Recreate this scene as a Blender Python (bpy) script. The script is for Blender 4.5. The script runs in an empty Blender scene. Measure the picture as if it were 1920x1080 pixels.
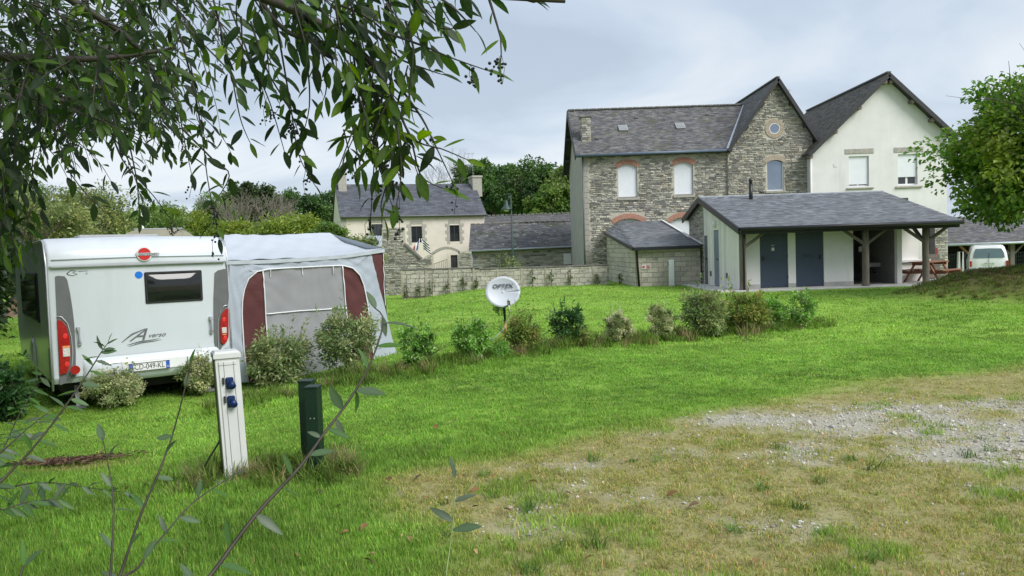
import bpy, bmesh, math, random
import numpy as np
from mathutils import Matrix, Vector

# ------------------------------------------------------------------ camera, world, sun, exposure
SC = bpy.context.scene
ROOT = SC.collection
FPX, CX, CY = 1450.0, 960.0, 540.0
PITCH, ROLL, EYE = math.radians(2.75), math.radians(1.9), 1.65
_R0 = Vector((1, 0, 0)); _U0 = Vector((0, math.sin(PITCH), math.cos(PITCH))); _F = Vector((0, math.cos(PITCH), -math.sin(PITCH)))
_U = _U0 * math.cos(ROLL) + _R0 * math.sin(ROLL)
_R = _R0 * math.cos(ROLL) - _U0 * math.sin(ROLL)
CAMP = Vector((0, 0, EYE))
cam_data = bpy.data.cameras.new('camera'); cam = bpy.data.objects.new('camera', cam_data); ROOT.objects.link(cam)
cam_data.sensor_width = 36.0; cam_data.lens = FPX / 1920 * 36.0; cam_data.clip_start = 0.05; cam_data.clip_end = 3000
mw = Matrix((_R, _U, -_F)).transposed().to_4x4(); mw.translation = CAMP
cam.matrix_world = mw
SC.camera = cam

SUN_EL, SUN_AZ = math.radians(42), math.radians(132)      # azimuth clockwise from +Y: behind the camera, a little to the right
wd = bpy.data.worlds.new('World'); SC.world = wd; wd.use_nodes = True
wn, wl = wd.node_tree.nodes, wd.node_tree.links
for n in list(wn): wn.remove(n)
def wnode(t, **kw):
    n = wn.new(t)
    for k, v in kw.items(): setattr(n, k, v)
    return n
w_out = wnode('ShaderNodeOutputWorld'); w_bg = wnode('ShaderNodeBackground'); w_bg.inputs[1].default_value = 0.057
w_sky = wnode('ShaderNodeTexSky', sky_type='NISHITA', sun_disc=False, sun_elevation=SUN_EL, sun_rotation=SUN_AZ, air_density=1.0, dust_density=2.0)
w_tc = wnode('ShaderNodeTexCoord'); w_sep = wnode('ShaderNodeSeparateXYZ'); wl.new(w_tc.outputs['Generated'], w_sep.inputs[0])
w_add = wnode('ShaderNodeMath', operation='ADD'); w_add.inputs[1].default_value = 0.16; wl.new(w_sep.outputs[2], w_add.inputs[0])
w_mx = wnode('ShaderNodeMath', operation='MAXIMUM'); w_mx.inputs[1].default_value = 0.05; wl.new(w_add.outputs[0], w_mx.inputs[0])
w_dv = wnode('ShaderNodeVectorMath', operation='DIVIDE'); w_cb = wnode('ShaderNodeCombineXYZ')
for i in range(3): wl.new(w_mx.outputs[0], w_cb.inputs[i])
wl.new(w_tc.outputs['Generated'], w_dv.inputs[0]); wl.new(w_cb.outputs[0], w_dv.inputs[1])
w_map = wnode('ShaderNodeMapping'); w_map.inputs['Scale'].default_value = (1.0, 1.25, 0.0); w_map.inputs['Location'].default_value = (3.1, 7.3, 0); w_map.inputs['Rotation'].default_value = (0, 0, 0.25)
wl.new(w_dv.outputs[0], w_map.inputs[0])
w_n1 = wnode('ShaderNodeTexNoise'); w_n1.inputs['Scale'].default_value = 0.75; w_n1.inputs['Detail'].default_value = 7; w_n1.inputs['Roughness'].default_value = 0.52; w_n1.inputs['Distortion'].default_value = 0.5
wl.new(w_map.outputs[0], w_n1.inputs['Vector'])
w_r = wnode('ShaderNodeValToRGB'); wl.new(w_n1.outputs[0], w_r.inputs[0])
el = w_r.color_ramp.elements
el[0].position, el[0].color = 0.38, (4.3, 4.95, 5.8, 1)
el[1].position, el[1].color = 0.61, (6.5, 6.9, 7.3, 1)
e = w_r.color_ramp.elements.new(0.48); e.color = (5.1, 5.8, 6.65, 1)
w_el = wnode('ShaderNodeMapRange', interpolation_type='SMOOTHSTEP'); w_el.inputs[1].default_value = 0.06; w_el.inputs[2].default_value = 0.42; wl.new(w_sep.outputs[2], w_el.inputs[0])
w_hi = wnode('ShaderNodeMixRGB', blend_type='MULTIPLY'); w_hi.inputs[2].default_value = (.86, .89, .93, 1); wl.new(w_el.outputs[0], w_hi.inputs[0]); wl.new(w_r.outputs[0], w_hi.inputs[1])   # cloud base greyer overhead, paler towards the horizon
w_mix = wnode('ShaderNodeMixRGB'); w_mix.inputs[0].default_value = 0.90
wl.new(w_sky.outputs[0], w_mix.inputs[1]); wl.new(w_hi.outputs[0], w_mix.inputs[2])
wl.new(w_mix.outputs[0], w_bg.inputs[0]); wl.new(w_bg.outputs[0], w_out.inputs[0])

sun_d = bpy.data.lights.new('sun', 'SUN'); sun_d.energy = 1.5; sun_d.angle = math.radians(32); sun_d.color = (1.0, 0.98, 0.95)
sun = bpy.data.objects.new('sun', sun_d); ROOT.objects.link(sun)
_sd = Vector((math.sin(SUN_AZ) * math.cos(SUN_EL), math.cos(SUN_AZ) * math.cos(SUN_EL), math.sin(SUN_EL)))
sun.rotation_euler = (-_sd).to_track_quat('-Z', 'Y').to_euler(); sun.location = (0, -10, 30)
vs = SC.view_settings; vs.view_transform = 'Standard'; vs.look = 'None'; vs.gamma = 1.0; vs.use_curve_mapping = False
vs.exposure = 1.26
SC.render.engine = 'CYCLES'; SC.cycles.use_denoising = True; SC.cycles.max_bounces = 6; SC.cycles.transparent_max_bounces = 8

# ------------------------------------------------------------------ helpers: where a pixel of the photograph lies in the place
def ray(px, py): return (_R * ((px - CX) / FPX) + _U * ((CY - py) / FPX) + _F)
def P(px, py, d):
    r = ray(px, py); return CAMP + r * (d / r.y)
def on_plane(px, py, o, n):
    r = ray(px, py); return CAMP + r * ((o - CAMP).dot(n) / r.dot(n))
def sm(t):
    t = np.clip(t, 0, 1); return t * t * (3 - 2 * t)
_nr = np.random.RandomState(5); _tab = _nr.rand(256, 256)
def vnoise(x, y):
    x = np.asarray(x, float); y = np.asarray(y, float)
    xi = np.floor(x).astype(int); yi = np.floor(y).astype(int); fx = sm(x - xi); fy = sm(y - yi)
    t = lambda a, b: _tab[a % 256, b % 256]
    return (t(xi, yi) * (1 - fx) + t(xi + 1, yi) * fx) * (1 - fy) + (t(xi, yi + 1) * (1 - fx) + t(xi + 1, yi + 1) * fx) * fy
def fbm(x, y, o=4):
    s = 0; a = .5; x = np.asarray(x, float); y = np.asarray(y, float)
    for i in range(o):
        s = s + a * vnoise(x + 17.3 * i, y + 9.1 * i); x = x * 2.03; y = y * 2.03; a *= .5
    return s / (1 - .5 ** o)
def H(x, y):
    x = np.asarray(x, float); y = np.asarray(y, float)
    h = -0.36 * sm((-x - 0.8) / 4.0) * sm((y - 5) / 4)
    h = h - 0.66 * sm((x - 13) / 8) * sm((y - 26) / 12)
    q = ((x - 14.6) / 3.6) ** 2 + ((y - 20.4) / 2.45) ** 2
    h = h + 0.77 * np.exp(-q ** 2.2) * (1 + .25 * (fbm(x * .9, y * .9) - .5))
    h = h + 0.05 * (fbm(x * .25 + 3, y * .25) - .5) * sm((y - 3) / 4) * sm((60 - y) / 20)
    return h
def hz(x, y): return float(H(x, y))
def G(px, py):
    r = ray(px, py); t = 1.0
    for i in range(4000):
        p = CAMP + r * t
        if p.z <= hz(p.x, p.y): break
        t *= 1.004
    return Vector((p.x, p.y, hz(p.x, p.y)))

# ------------------------------------------------------------------ helpers: things, parts, meshes
WM = {}
def thing(name, loc, rotz=0.0, label=None, cat=None, group=None, kind=None):
    o = bpy.data.objects.new(name, None); ROOT.objects.link(o); o.empty_display_size = .2
    o.location = loc; o.rotation_euler = (0, 0, rotz)
    WM[o.name] = Matrix.Translation(Vector(loc)) @ Matrix.Rotation(rotz, 4, 'Z')
    return tag(o, label, cat, group, kind)
def tag(o, label=None, cat=None, group=None, kind=None):
    if label: o['label'] = label
    if cat: o['category'] = cat
    if group: o['group'] = group
    if kind: o['kind'] = kind
    return o
def W(o): return WM.get(o.name, Matrix.Identity(4)) if o is not None else Matrix.Identity(4)
def link(name, data, parent=None, mat=None, M=None):
    o = bpy.data.objects.new(name, data); ROOT.objects.link(o)
    if parent is not None: o.parent = parent; WM[o.name] = W(parent)
    if mat is not None and hasattr(data, 'materials') and len(data.materials) == 0: data.materials.append(mat)
    if M is not None: o.matrix_basis = M
    return o
def mesh_np(name, V, F, col=None, smooth=False, cname='col'):
    """V (n,3); F (m,k) or list of such arrays; col (n,3) point colours."""
    V = np.asarray(V, np.float32); Fs = F if isinstance(F, list) else [F]
    me = bpy.data.meshes.new(name); me.vertices.add(len(V)); me.vertices.foreach_set('co', V.ravel())
    Fs = [np.asarray(f, np.int32) for f in Fs if len(f)]
    nl = sum(f.size for f in Fs); nf = sum(len(f) for f in Fs)
    me.loops.add(nl); me.polygons.add(nf)
    me.loops.foreach_set('vertex_index', np.concatenate([f.ravel() for f in Fs]))
    tot = np.concatenate([np.full(len(f), f.shape[1], np.int32) for f in Fs]); st = np.concatenate([[0], np.cumsum(tot)[:-1]]).astype(np.int32)
    me.polygons.foreach_set('loop_start', st); me.polygons.foreach_set('loop_total', tot)
    me.polygons.foreach_set('use_smooth', np.full(nf, smooth))
    if col is not None:
        a = me.attributes.new(cname, 'FLOAT_COLOR', 'POINT'); c = np.ones((len(V), 4), np.float32); c[:, :3] = col; a.data.foreach_set('color', c.ravel())
    me.update(calc_edges=True); return me
class MB:
    """collects shapes; build() links them as one mesh object (points given in world space unless local=True)"""
    def __init__(s): s.v = []; s.f = []; s.sm = []
    def add(s, vs, fs, smooth=False):
        b = len(s.v); s.v += [tuple(v) for v in vs]; s.f += [tuple(b + i for i in f) for f in fs]; s.sm += [smooth] * len(fs); return s
    def quad(s, a, b, c, d): return s.add([a, b, c, d], [(0, 1, 2, 3)])
    def poly(s, pts): return s.add(pts, [tuple(range(len(pts)))])
    def box(s, c, size, M=None, bev=0.0):
        x, y, z = [k / 2 for k in size]; c = Vector(c)
        if bev <= 0:
            pts = [Vector((i * x, j * y, k * z)) for i in (-1, 1) for j in (-1, 1) for k in (-1, 1)]
            fs = [(0, 1, 3, 2), (4, 6, 7, 5), (0, 4, 5, 1), (2, 3, 7, 6), (0, 2, 6, 4), (1, 5, 7, 3)]
        else:
            b = min(bev, x * .9, y * .9, z * .9); pts = []
            idx = {}
            for i in (-1, 1):
                for j in (-1, 1):
                    for k in (-1, 1):
                        idx[i, j, k] = len(pts)
                        pts += [Vector((i * x, j * (y - b), k * (z - b))), Vector((i * (x - b), j * y, k * (z - b))), Vector((i * (x - b), j * (y - b), k * z))]
            q = lambda l: tuple(idx[a] + o for a, o in l)
            fs = []
            for i in (-1, 1): fs.append(q([((i, -1, -1), 0), ((i, 1, -1), 0), ((i, 1, 1), 0), ((i, -1, 1), 0)]) if i > 0 else q([((i, -1, -1), 0), ((i, -1, 1), 0), ((i, 1, 1), 0), ((i, 1, -1), 0)]))
            for j in (-1, 1): fs.append(q([((-1, j, -1), 1), ((-1, j, 1), 1), ((1, j, 1), 1), ((1, j, -1), 1)]) if j > 0 else q([((-1, j, -1), 1), ((1, j, -1), 1), ((1, j, 1), 1), ((-1, j, 1), 1)]))
            for k in (-1, 1): fs.append(q([((-1, -1, k), 2), ((1, -1, k), 2), ((1, 1, k), 2), ((-1, 1, k), 2)]) if k > 0 else q([((-1, -1, k), 2), ((-1, 1, k), 2), ((1, 1, k), 2), ((1, -1, k), 2)]))
            for j in (-1, 1):
                for k in (-1, 1): fs.append(q([((-1, j, k), 1), ((-1, j, k), 2), ((1, j, k), 2), ((1, j, k), 1)]))
            for i in (-1, 1):
                for k in (-1, 1): fs.append(q([((i, -1, k), 0), ((i, -1, k), 2), ((i, 1, k), 2), ((i, 1, k), 0)]))
            for i in (-1, 1):
                for j in (-1, 1): fs.append(q([((i, j, -1), 0), ((i, j, -1), 1), ((i, j, 1), 1), ((i, j, 1), 0)]))
            for a in idx: fs.append((idx[a], idx[a] + 1, idx[a] + 2))
        if M is not None: pts = [M @ p for p in pts]
        return s.add([c + p for p in pts], fs)
    def span(s, x0, x1, y0, y1, z0, z1, bev=0.0): return s.box(((x0 + x1) / 2, (y0 + y1) / 2, (z0 + z1) / 2), (abs(x1 - x0), abs(y1 - y0), abs(z1 - z0)), None, bev)
    def bar(s, a, b, w, h, up=(0, 0, 1), bev=0.0):
        a, b = Vector(a), Vector(b); d = (b - a); L = d.length; d = d.normalized(); up = Vector(up)
        if abs(d.dot(up)) > .99: up = Vector((1, 0, 0))
        sd = d.cross(up).normalized(); u2 = sd.cross(d)
        return s.box((a + b) / 2, (w, L, h), Matrix((sd, d, u2)).transposed(), bev)
    def tube(s, pts, radii, n=8, cap=True, smooth=True):
        pts = [Vector(p) for p in pts]; k = len(pts)
        if not hasattr(radii, '__len__'): radii = [radii] * k
        vs = []; fs = []; ref = Vector((.31, .27, .91)).normalized()
        for i, p in enumerate(pts):
            d = (pts[min(i + 1, k - 1)] - pts[max(i - 1, 0)]).normalized()
            a = d.cross(ref); a = a.normalized() if a.length > 1e-4 else Vector((1, 0, 0)); b = d.cross(a)
            for j in range(n): t = 2 * math.pi * j / n; vs.append(p + (a * math.cos(t) + b * math.sin(t)) * radii[i])
        for i in range(k - 1):
            for j in range(n): fs.append((i * n + j, i * n + (j + 1) % n, (i + 1) * n + (j + 1) % n, (i + 1) * n + j))
        if cap: fs += [tuple(range(n))[::-1], tuple(range((k - 1) * n, k * n))]
        return s.add(vs, fs, smooth)
    def prism(s, pts, off):
        """a polygon and its copy moved by off, closed"""
        n = len(pts); off = Vector(off); vs = [Vector(p) for p in pts] + [Vector(p) + off for p in pts]
        return s.add(vs, [tuple(range(n))[::-1], tuple(range(n, 2 * n))] + [(i, (i + 1) % n, n + (i + 1) % n, n + i) for i in range(n)])
    def disc(s, c, r, axis, th, n=24, ry=None):
        c = Vector(c); ax = Vector(axis).normalized(); a = ax.cross(Vector((0, 0, 1))); a = a.normalized() if a.length > .01 else Vector((1, 0, 0)); b = a.cross(ax)
        pts = [c + a * r * math.cos(2 * math.pi * i / n) + b * (ry or r) * math.sin(2 * math.pi * i / n) for i in range(n)]
        return s.prism(pts, ax * th)
    def sphere(s, c, r, n=8, m=6, sc=(1, 1, 1)):
        c = Vector(c); vs = []; fs = []
        for i in range(m + 1):
            t = math.pi * i / m
            for j in range(n): p = 2 * math.pi * j / n; vs.append(c + Vector((math.sin(t) * math.cos(p) * sc[0], math.sin(t) * math.sin(p) * sc[1], math.cos(t) * sc[2])) * r)
        for i in range(m):
            for j in range(n): fs.append((i * n + j, (i + 1) * n + j, (i + 1) * n + (j + 1) % n, i * n + (j + 1) % n))
        return s.add(vs, fs, True)
    def grid(s, rows, smooth=True):
        m, n = len(rows), len(rows[0])
        return s.add([p for r in rows for p in r], [(i * n + j, i * n + j + 1, (i + 1) * n + j + 1, (i + 1) * n + j) for i in range(m - 1) for j in range(n - 1)], smooth)
    def build(s, name, mat, parent=None, local=False):
        me = bpy.data.meshes.new(name)
        if parent is not None and not local:
            Mi = W(parent).inverted(); vs = [Mi @ Vector(v) for v in s.v]
        else: vs = s.v
        me.from_pydata([tuple(v) for v in vs], [], s.f); me.polygons.foreach_set('use_smooth', s.sm)
        me.materials.append(mat); me.update()
        bm = bmesh.new(); bm.from_mesh(me); bmesh.ops.recalc_face_normals(bm, faces=bm.faces); bm.to_mesh(me); bm.free()
        return link(name, me, parent)
def text_part(name, body, size, M, mat, parent, extrude=.002, shear=0.0, sx=1.0, align='CENTER'):
    cu = bpy.data.curves.new(name, 'FONT'); cu.body = body; cu.size = size; cu.extrude = extrude; cu.shear = shear
    cu.align_x = align; cu.align_y = 'CENTER'; cu.resolution_u = 3; cu.materials.append(mat)
    tmp = bpy.data.objects.new(name, cu); me = bpy.data.meshes.new_from_object(tmp); bpy.data.objects.remove(tmp); me.name = name
    if not me.materials: me.materials.append(mat)
    o = bpy.data.objects.new(name, me); ROOT.objects.link(o); o.parent = parent; WM[o.name] = W(parent)
    o.matrix_basis = W(parent).inverted() @ M @ Matrix.Diagonal((sx, 1, 1, 1)); return o
def frame(o, x, z):
    """matrix with the given x axis (text direction) and z axis (facing)"""
    x = Vector(x).normalized(); z = Vector(z).normalized(); y = z.cross(x).normalized(); x = y.cross(z)
    M = Matrix((x, y, z)).transposed().to_4x4(); M.translation = Vector(o); return M

# ------------------------------------------------------------------ helpers: materials
MATS = {}
def mat(name, base, rough=.7, var=.15, scale=6.0, bump=.0, bscale=60.0, metal=0.0, attr=None, rand=0.0, streak=0.0, streak_col=None, trans=0.0, spec=.5, stretch=(1, 1, 1), coat=0.0, detail=5, inst=False, spots=None, moss=None):
    if name in MATS: return MATS[name]
    m = bpy.data.materials.new(name); m.use_nodes = True; MATS[name] = m
    n, l = m.node_tree.nodes, m.node_tree.links
    bs = n['Principled BSDF']; out = n['Material Output']
    bs.inputs['Roughness'].default_value = rough; bs.inputs['Metallic'].default_value = metal; bs.inputs['Specular IOR Level'].default_value = spec; bs.inputs['Coat Weight'].default_value = coat; bs.inputs['Coat Roughness'].default_value = .08
    tc = n.new('ShaderNodeTexCoord'); mp = n.new('ShaderNodeMapping'); mp.inputs['Scale'].default_value = stretch; l.new(tc.outputs['Object'], mp.inputs[0])
    oi = n.new('ShaderNodeObjectInfo')
    if rand:
        off = n.new('ShaderNodeVectorMath'); off.operation = 'SCALE'; off.inputs[0].default_value = (37, 19, 53); l.new(oi.outputs['Random'], off.inputs['Scale']); l.new(off.outputs[0], mp.inputs['Location'])
    def mixc(f, a, b, op='MIX'):
        x = n.new('ShaderNodeMixRGB'); x.blend_type = op
        for s, v in ((0, f), (1, a), (2, b)):
            if hasattr(v, 'is_output'): l.new(v, x.inputs[s])
            else: x.inputs[s].default_value = v if s == 0 else (*v, 1)
        return x.outputs[0]
    def noise(sc, dt, vec=None, ro=.55):
        t = n.new('ShaderNodeTexNoise'); t.inputs['Scale'].default_value = sc; t.inputs['Detail'].default_value = dt; t.inputs['Roughness'].default_value = ro
        l.new(vec or mp.outputs[0], t.inputs['Vector']); return t.outputs[0]
    def ramp(f, a, b):
        r = n.new('ShaderNodeMapRange'); r.inputs[1].default_value = a; r.inputs[2].default_value = b; r.clamp = True; l.new(f, r.inputs[0]); return r.outputs[0]
    lo = tuple(max(0, c * (1 - var)) for c in base); hi = tuple(c * (1 + var) for c in base)
    nz = noise(scale, detail)
    col = mixc(ramp(nz, .3, .7), lo, hi) if var else None
    if attr:
        at = n.new('ShaderNodeAttribute'); at.attribute_name = attr
        if inst: at.attribute_type = 'INSTANCER'
        src = at.outputs['Color']
        if var:
            col = mixc(1.0, src, mixc(ramp(nz, .3, .7), (1 - var,) * 3, (1 + var,) * 3), 'MULTIPLY')
        else: col = src
    elif col is None: col = mixc(0.0, base, base)
    if streak:
        m2 = n.new('ShaderNodeMapping'); m2.inputs['Scale'].default_value = (2.4, 2.4, .3); l.new(tc.outputs['Object'], m2.inputs[0])
        s1 = ramp(noise(1.0, 6, m2.outputs[0], .65), .5, .78); s2 = ramp(noise(.35, 3), .35, .65)
        mu = n.new('ShaderNodeMath'); mu.operation = 'MULTIPLY'; l.new(s1, mu.inputs[0]); l.new(s2, mu.inputs[1])
        mu2 = n.new('ShaderNodeMath'); mu2.operation = 'MULTIPLY'; l.new(mu.outputs[0], mu2.inputs[0]); mu2.inputs[1].default_value = streak
        col = mixc(mu2.outputs[0], col, streak_col or tuple(c * .45 for c in base))
    for sp in (spots or []):
        scl, a, b, c = sp
        col = mixc(ramp(noise(scl, 4, None, .6), a, b), col, c)
    if rand:
        hv = n.new('ShaderNodeHueSaturation'); r = n.new('ShaderNodeMapRange'); r.inputs[3].default_value = 1 - rand; r.inputs[4].default_value = 1 + rand
        l.new(oi.outputs['Random'], r.inputs[0]); l.new(r.outputs[0], hv.inputs['Value']); l.new(col, hv.inputs['Color']); col = hv.outputs[0]
    l.new(col, bs.inputs['Base Color'])
    if bump:
        bp = n.new('ShaderNodeBump'); bp.inputs['Strength'].default_value = bump; bp.inputs['Distance'].default_value = .02
        l.new(noise(bscale, 5), bp.inputs['Height']); l.new(bp.outputs[0], bs.inputs['Normal'])
    if trans:
        tr = n.new('ShaderNodeBsdfTranslucent'); hs = n.new('ShaderNodeHueSaturation'); hs.inputs['Value'].default_value = 1.5; hs.inputs['Saturation'].default_value = 1.1
        l.new(col, hs.inputs['Color']); l.new(hs.outputs[0], tr.inputs[0])
        mx = n.new('ShaderNodeMixShader'); mx.inputs[0].default_value = trans; l.new(bs.outputs[0], mx.inputs[1]); l.new(tr.outputs[0], mx.inputs[2]); l.new(mx.outputs[0], out.inputs[0])
    return m
def glass_mat(name, tint, rough=.03, alpha=.0, spec=.5):
    """a pane: glossy dark body, partly see-through when alpha > 0"""
    if name in MATS: return MATS[name]
    m = mat(name, tint, rough, .1, 2.0, spec=spec)
    if alpha:
        n, l = m.node_tree.nodes, m.node_tree.links; bs = n['Principled BSDF']; out = n['Material Output']
        tr = n.new('ShaderNodeBsdfTransparent'); mx = n.new('ShaderNodeMixShader'); mx.inputs[0].default_value = alpha
        l.new(bs.outputs[0], mx.inputs[1]); l.new(tr.outputs[0], mx.inputs[2]); l.new(mx.outputs[0], out.inputs[0])
    return m

M_white = mat('white_gelcoat', (.62, .66, .70), .28, .025, 1.5, coat=.25, streak=.4, streak_col=(.40, .42, .42))
M_whitepaint = mat('white_paint', (.74, .75, .75), .45, .04, 4)
M_shutter = mat('white_shutter', (.72, .74, .78), .4, .03, 3)
M_black = mat('black_plastic', (.018, .019, .02), .4, .2, 12)
M_rubber = mat('black_rubber', (.02, .02, .02), .8, .2, 10)
M_darkgrey = mat('dark_grey_plastic', (.12, .125, .125), .45, .1, 6)
M_grey = mat('grey_plastic', (.32, .33, .34), .45, .1, 8)
M_alu = mat('aluminium', (.55, .56, .57), .38, .08, 20, metal=.7)
M_zinc = mat('zinc', (.42, .45, .49), .45, .15, 5, metal=.3)
M_red = mat('red_lens', (.34, .010, .014), .12, .25, 30, coat=.6)
M_clear = mat('clear_lens', (.6, .58, .55), .12, .3, 40, coat=.6)
M_amber = mat('amber_lens', (.75, .28, .08), .15, .2, 30, coat=.5)
M_blue = mat('blue_plastic', (.005, .022, .095), .35, .15, 20)
M_sticker = mat('blue_sticker', (.0, .16, .62), .4, .05, 10)
M_badge = mat('red_badge', (.55, .02, .02), .3, .1, 10)
M_plateblue = mat('plate_blue', (.02, .09, .45), .4, .05, 10)
M_ink = mat('dark_ink', (.05, .06, .07), .5, .1, 10)
M_glass = glass_mat('window_glass', (.02, .024, .028), .03, 0, .8)
M_skyglass = mat('reflective_glass', (.27, .31, .37), .05, .08, 2, metal=.75)
M_caravanglass = glass_mat('smoked_glass', (.012, .014, .014), .06, 0, .5)
M_slate = mat('slate', (.5, .5, .5), .5, .22, 3, bump=.15, bscale=50, attr='col', spots=[(1.1, .62, .8, (.12, .12, .1))])
M_slateold = mat('old_slate', (.5, .5, .5), .7, .3, 3, bump=.2, bscale=40, attr='col', spots=[(1.3, .5, .72, (.10, .098, .072)), (3.5, .62, .72, (.21, .205, .17)), (2.0, .66, .8, (.06, .065, .045))])
M_stone = mat('rubble_stone', (.5, .5, .5), .85, .35, 6, bump=.4, bscale=30, attr='col')
M_mortar = mat('lime_mortar', (.46, .43, .36), .9, .14, 5, bump=.3, bscale=50, spots=[(.5, .62, .85, (.40, .33, .21))])
M_cement = mat('cement_render', (.40, .375, .345), .9, .15, 2, bump=.15, bscale=60, streak=.8, streak_col=(.17, .165, .145))
M_granite = mat('granite', (.36, .34, .30), .85, .22, 9, bump=.2, bscale=50, streak=.5)
M_brick = mat('red_brick', (.43, .22, .16), .85, .3, 20, bump=.2, bscale=70)
M_brickpale = mat('buff_brick', (.42, .345, .265), .85, .3, 20, bump=.2, bscale=70)
M_render = mat('white_render', (.70, .685, .675), .9, .06, 1.2, bump=.06, bscale=120, streak=.4, streak_col=(.46, .44, .42))
M_cream = mat('cream_render', (.64, .57, .51), .9, .07, 1.0, bump=.06, bscale=100, streak=.35, streak_col=(.45, .38, .28))
M_wcwall = mat('pale_render', (.84, .825, .80), .85, .05, 1.5, bump=.05, bscale=150, streak=.3, streak_col=(.42, .41, .36))
M_block = mat('concrete_block', (.56, .51, .43), .92, .16, 5, bump=.35, bscale=45, rand=.13, spots=[(1.6, .56, .75, (.27, .25, .19))])
M_blockold = mat('weathered_block', (.48, .45, .385), .92, .2, 5, bump=.35, bscale=45, rand=.14, spots=[(1.6, .5, .72, (.20, .19, .15)), (3, .6, .75, (.13, .125, .09))])
M_joint = mat('block_joint', (.25, .225, .18), .95, .15, 8)
M_coping = mat('coping', (.16, .15, .135), .9, .3, 4, bump=.3, bscale=40)
M_slab = mat('concrete_slab', (.50, .49, .46), .85, .14, 3, bump=.1, bscale=40)
M_bluedoor = mat('blue_door', (.052, .075, .115), .5, .08, 2, streak=.2)
M_larch = mat('silvered_larch', (.80, .76, .71), .85, .14, 3, rand=.09, bump=.2, bscale=12, stretch=(14, 14, .9), streak=.4, streak_col=(.25, .24, .21))
M_oldpost = mat('weathered_post', (.17, .145, .12), .85, .3, 4, bump=.35, bscale=14, stretch=(12, 12, .8))
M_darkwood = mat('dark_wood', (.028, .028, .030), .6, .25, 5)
M_tablewood = mat('red_stained_wood', (.21, .085, .042), .55, .25, 4, bump=.15, bscale=16, stretch=(1, 12, 12), rand=.1)
M_newwood = mat('barn_wood', (.28, .16, .08), .8, .25, 4)
M_black_gut = mat('black_gutter', (.012, .013, .016), .4, .1, 6)
M_bluegut = mat('blue_grey_gutter', (.10, .135, .19), .45, .1, 6)
M_green = mat('green_painted_post', (.002, .019, .008), .5, .25, 6, bump=.1, bscale=25, spots=[(9, .68, .76, (.03, .06, .035))])
M_lampgreen = mat('lamp_green', (.035, .065, .055), .5, .15, 6)
M_pedestal = mat('pedestal_metal', (.60, .61, .59), .5, .06, 3, streak=.45, streak_col=(.36, .37, .31), spots=[(12, .70, .78, (.3, .31, .27))])
M_dish = mat('dish_grey', (.52, .55, .60), .45, .05, 3)
M_orange = mat('orange_pole', (.50, .24, .06), .6, .2, 10)
M_cable = mat('white_cable', (.62, .62, .58), .5, .08, 10)
M_fabgrey = mat('grey_fabric', (.37, .41, .47), .75, .07, 3, bump=.12, bscale=300)
M_fabroof = mat('pale_fabric', (.48, .52, .57), .7, .05, 2, bump=.1, bscale=250)
M_maroon = mat('maroon_fabric', (.085, .022, .022), .75, .12, 4, bump=.12, bscale=300)
M_mesh = mat('grey_mesh_fabric', (.27, .275, .285), .6, .12, 3, bump=.2, bscale=200)
M_pvc = glass_mat('clear_vinyl', (.36, .36, .375), .25, .25, .6)
M_piping = mat('white_piping', (.72, .73, .74), .6, .05, 10)
M_interior = mat('dark_interior', (.07, .068, .065), .8, .2, 4)  # inner wall colour made dark to stand in for the lack of light
M_soil = mat('bare_soil', (.16, .105, .065), .95, .3, 3, bump=.4, bscale=12)
M_steel = mat('steel_basin', (.50, .50, .50), .35, .1, 6, metal=.4)
M_signwhite = mat('sign_white', (.72, .71, .69), .5, .05, 10)
M_signred = mat('sign_red', (.50, .07, .06), .5, .1, 10)
M_fred = mat('flag_red', (.50, .03, .04), .8, .1, 6)
M_fblue = mat('flag_blue', (.03, .06, .28), .8, .1, 6)
M_leaf = mat('leaf', (.5, .5, .5), .45, .18, 3, attr='col', trans=.36)
M_leafgloss = mat('glossy_leaf', (.5, .5, .5), .48, .22, 5, attr='col', trans=.45, spec=.35)
M_leafmat = mat('sapling_leaf', (.5, .5, .5), .5, .15, 40, attr='col', trans=.30, rand=.12)
M_litter = mat('dry_leaf', (.17, .085, .04), .8, .4, 25, rand=.5, trans=.1)
M_bark = mat('bark', (.10, .085, .07), .9, .3, 6, bump=.5, bscale=20, stretch=(4, 4, .8))
M_twig = mat('dark_twig', (.035, .030, .022), .7, .3, 30)
M_barestem = mat('bare_twig', (.20, .17, .145), .9, .25, 2)
M_sapstem = mat('sapling_stem', (.045, .035, .025), .6, .4, 20)
M_greenstem = mat('green_stem', (.16, .22, .07), .5, .2, 20)
M_berry = mat('black_berry', (.008, .007, .010), .25, .3, 40)

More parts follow.
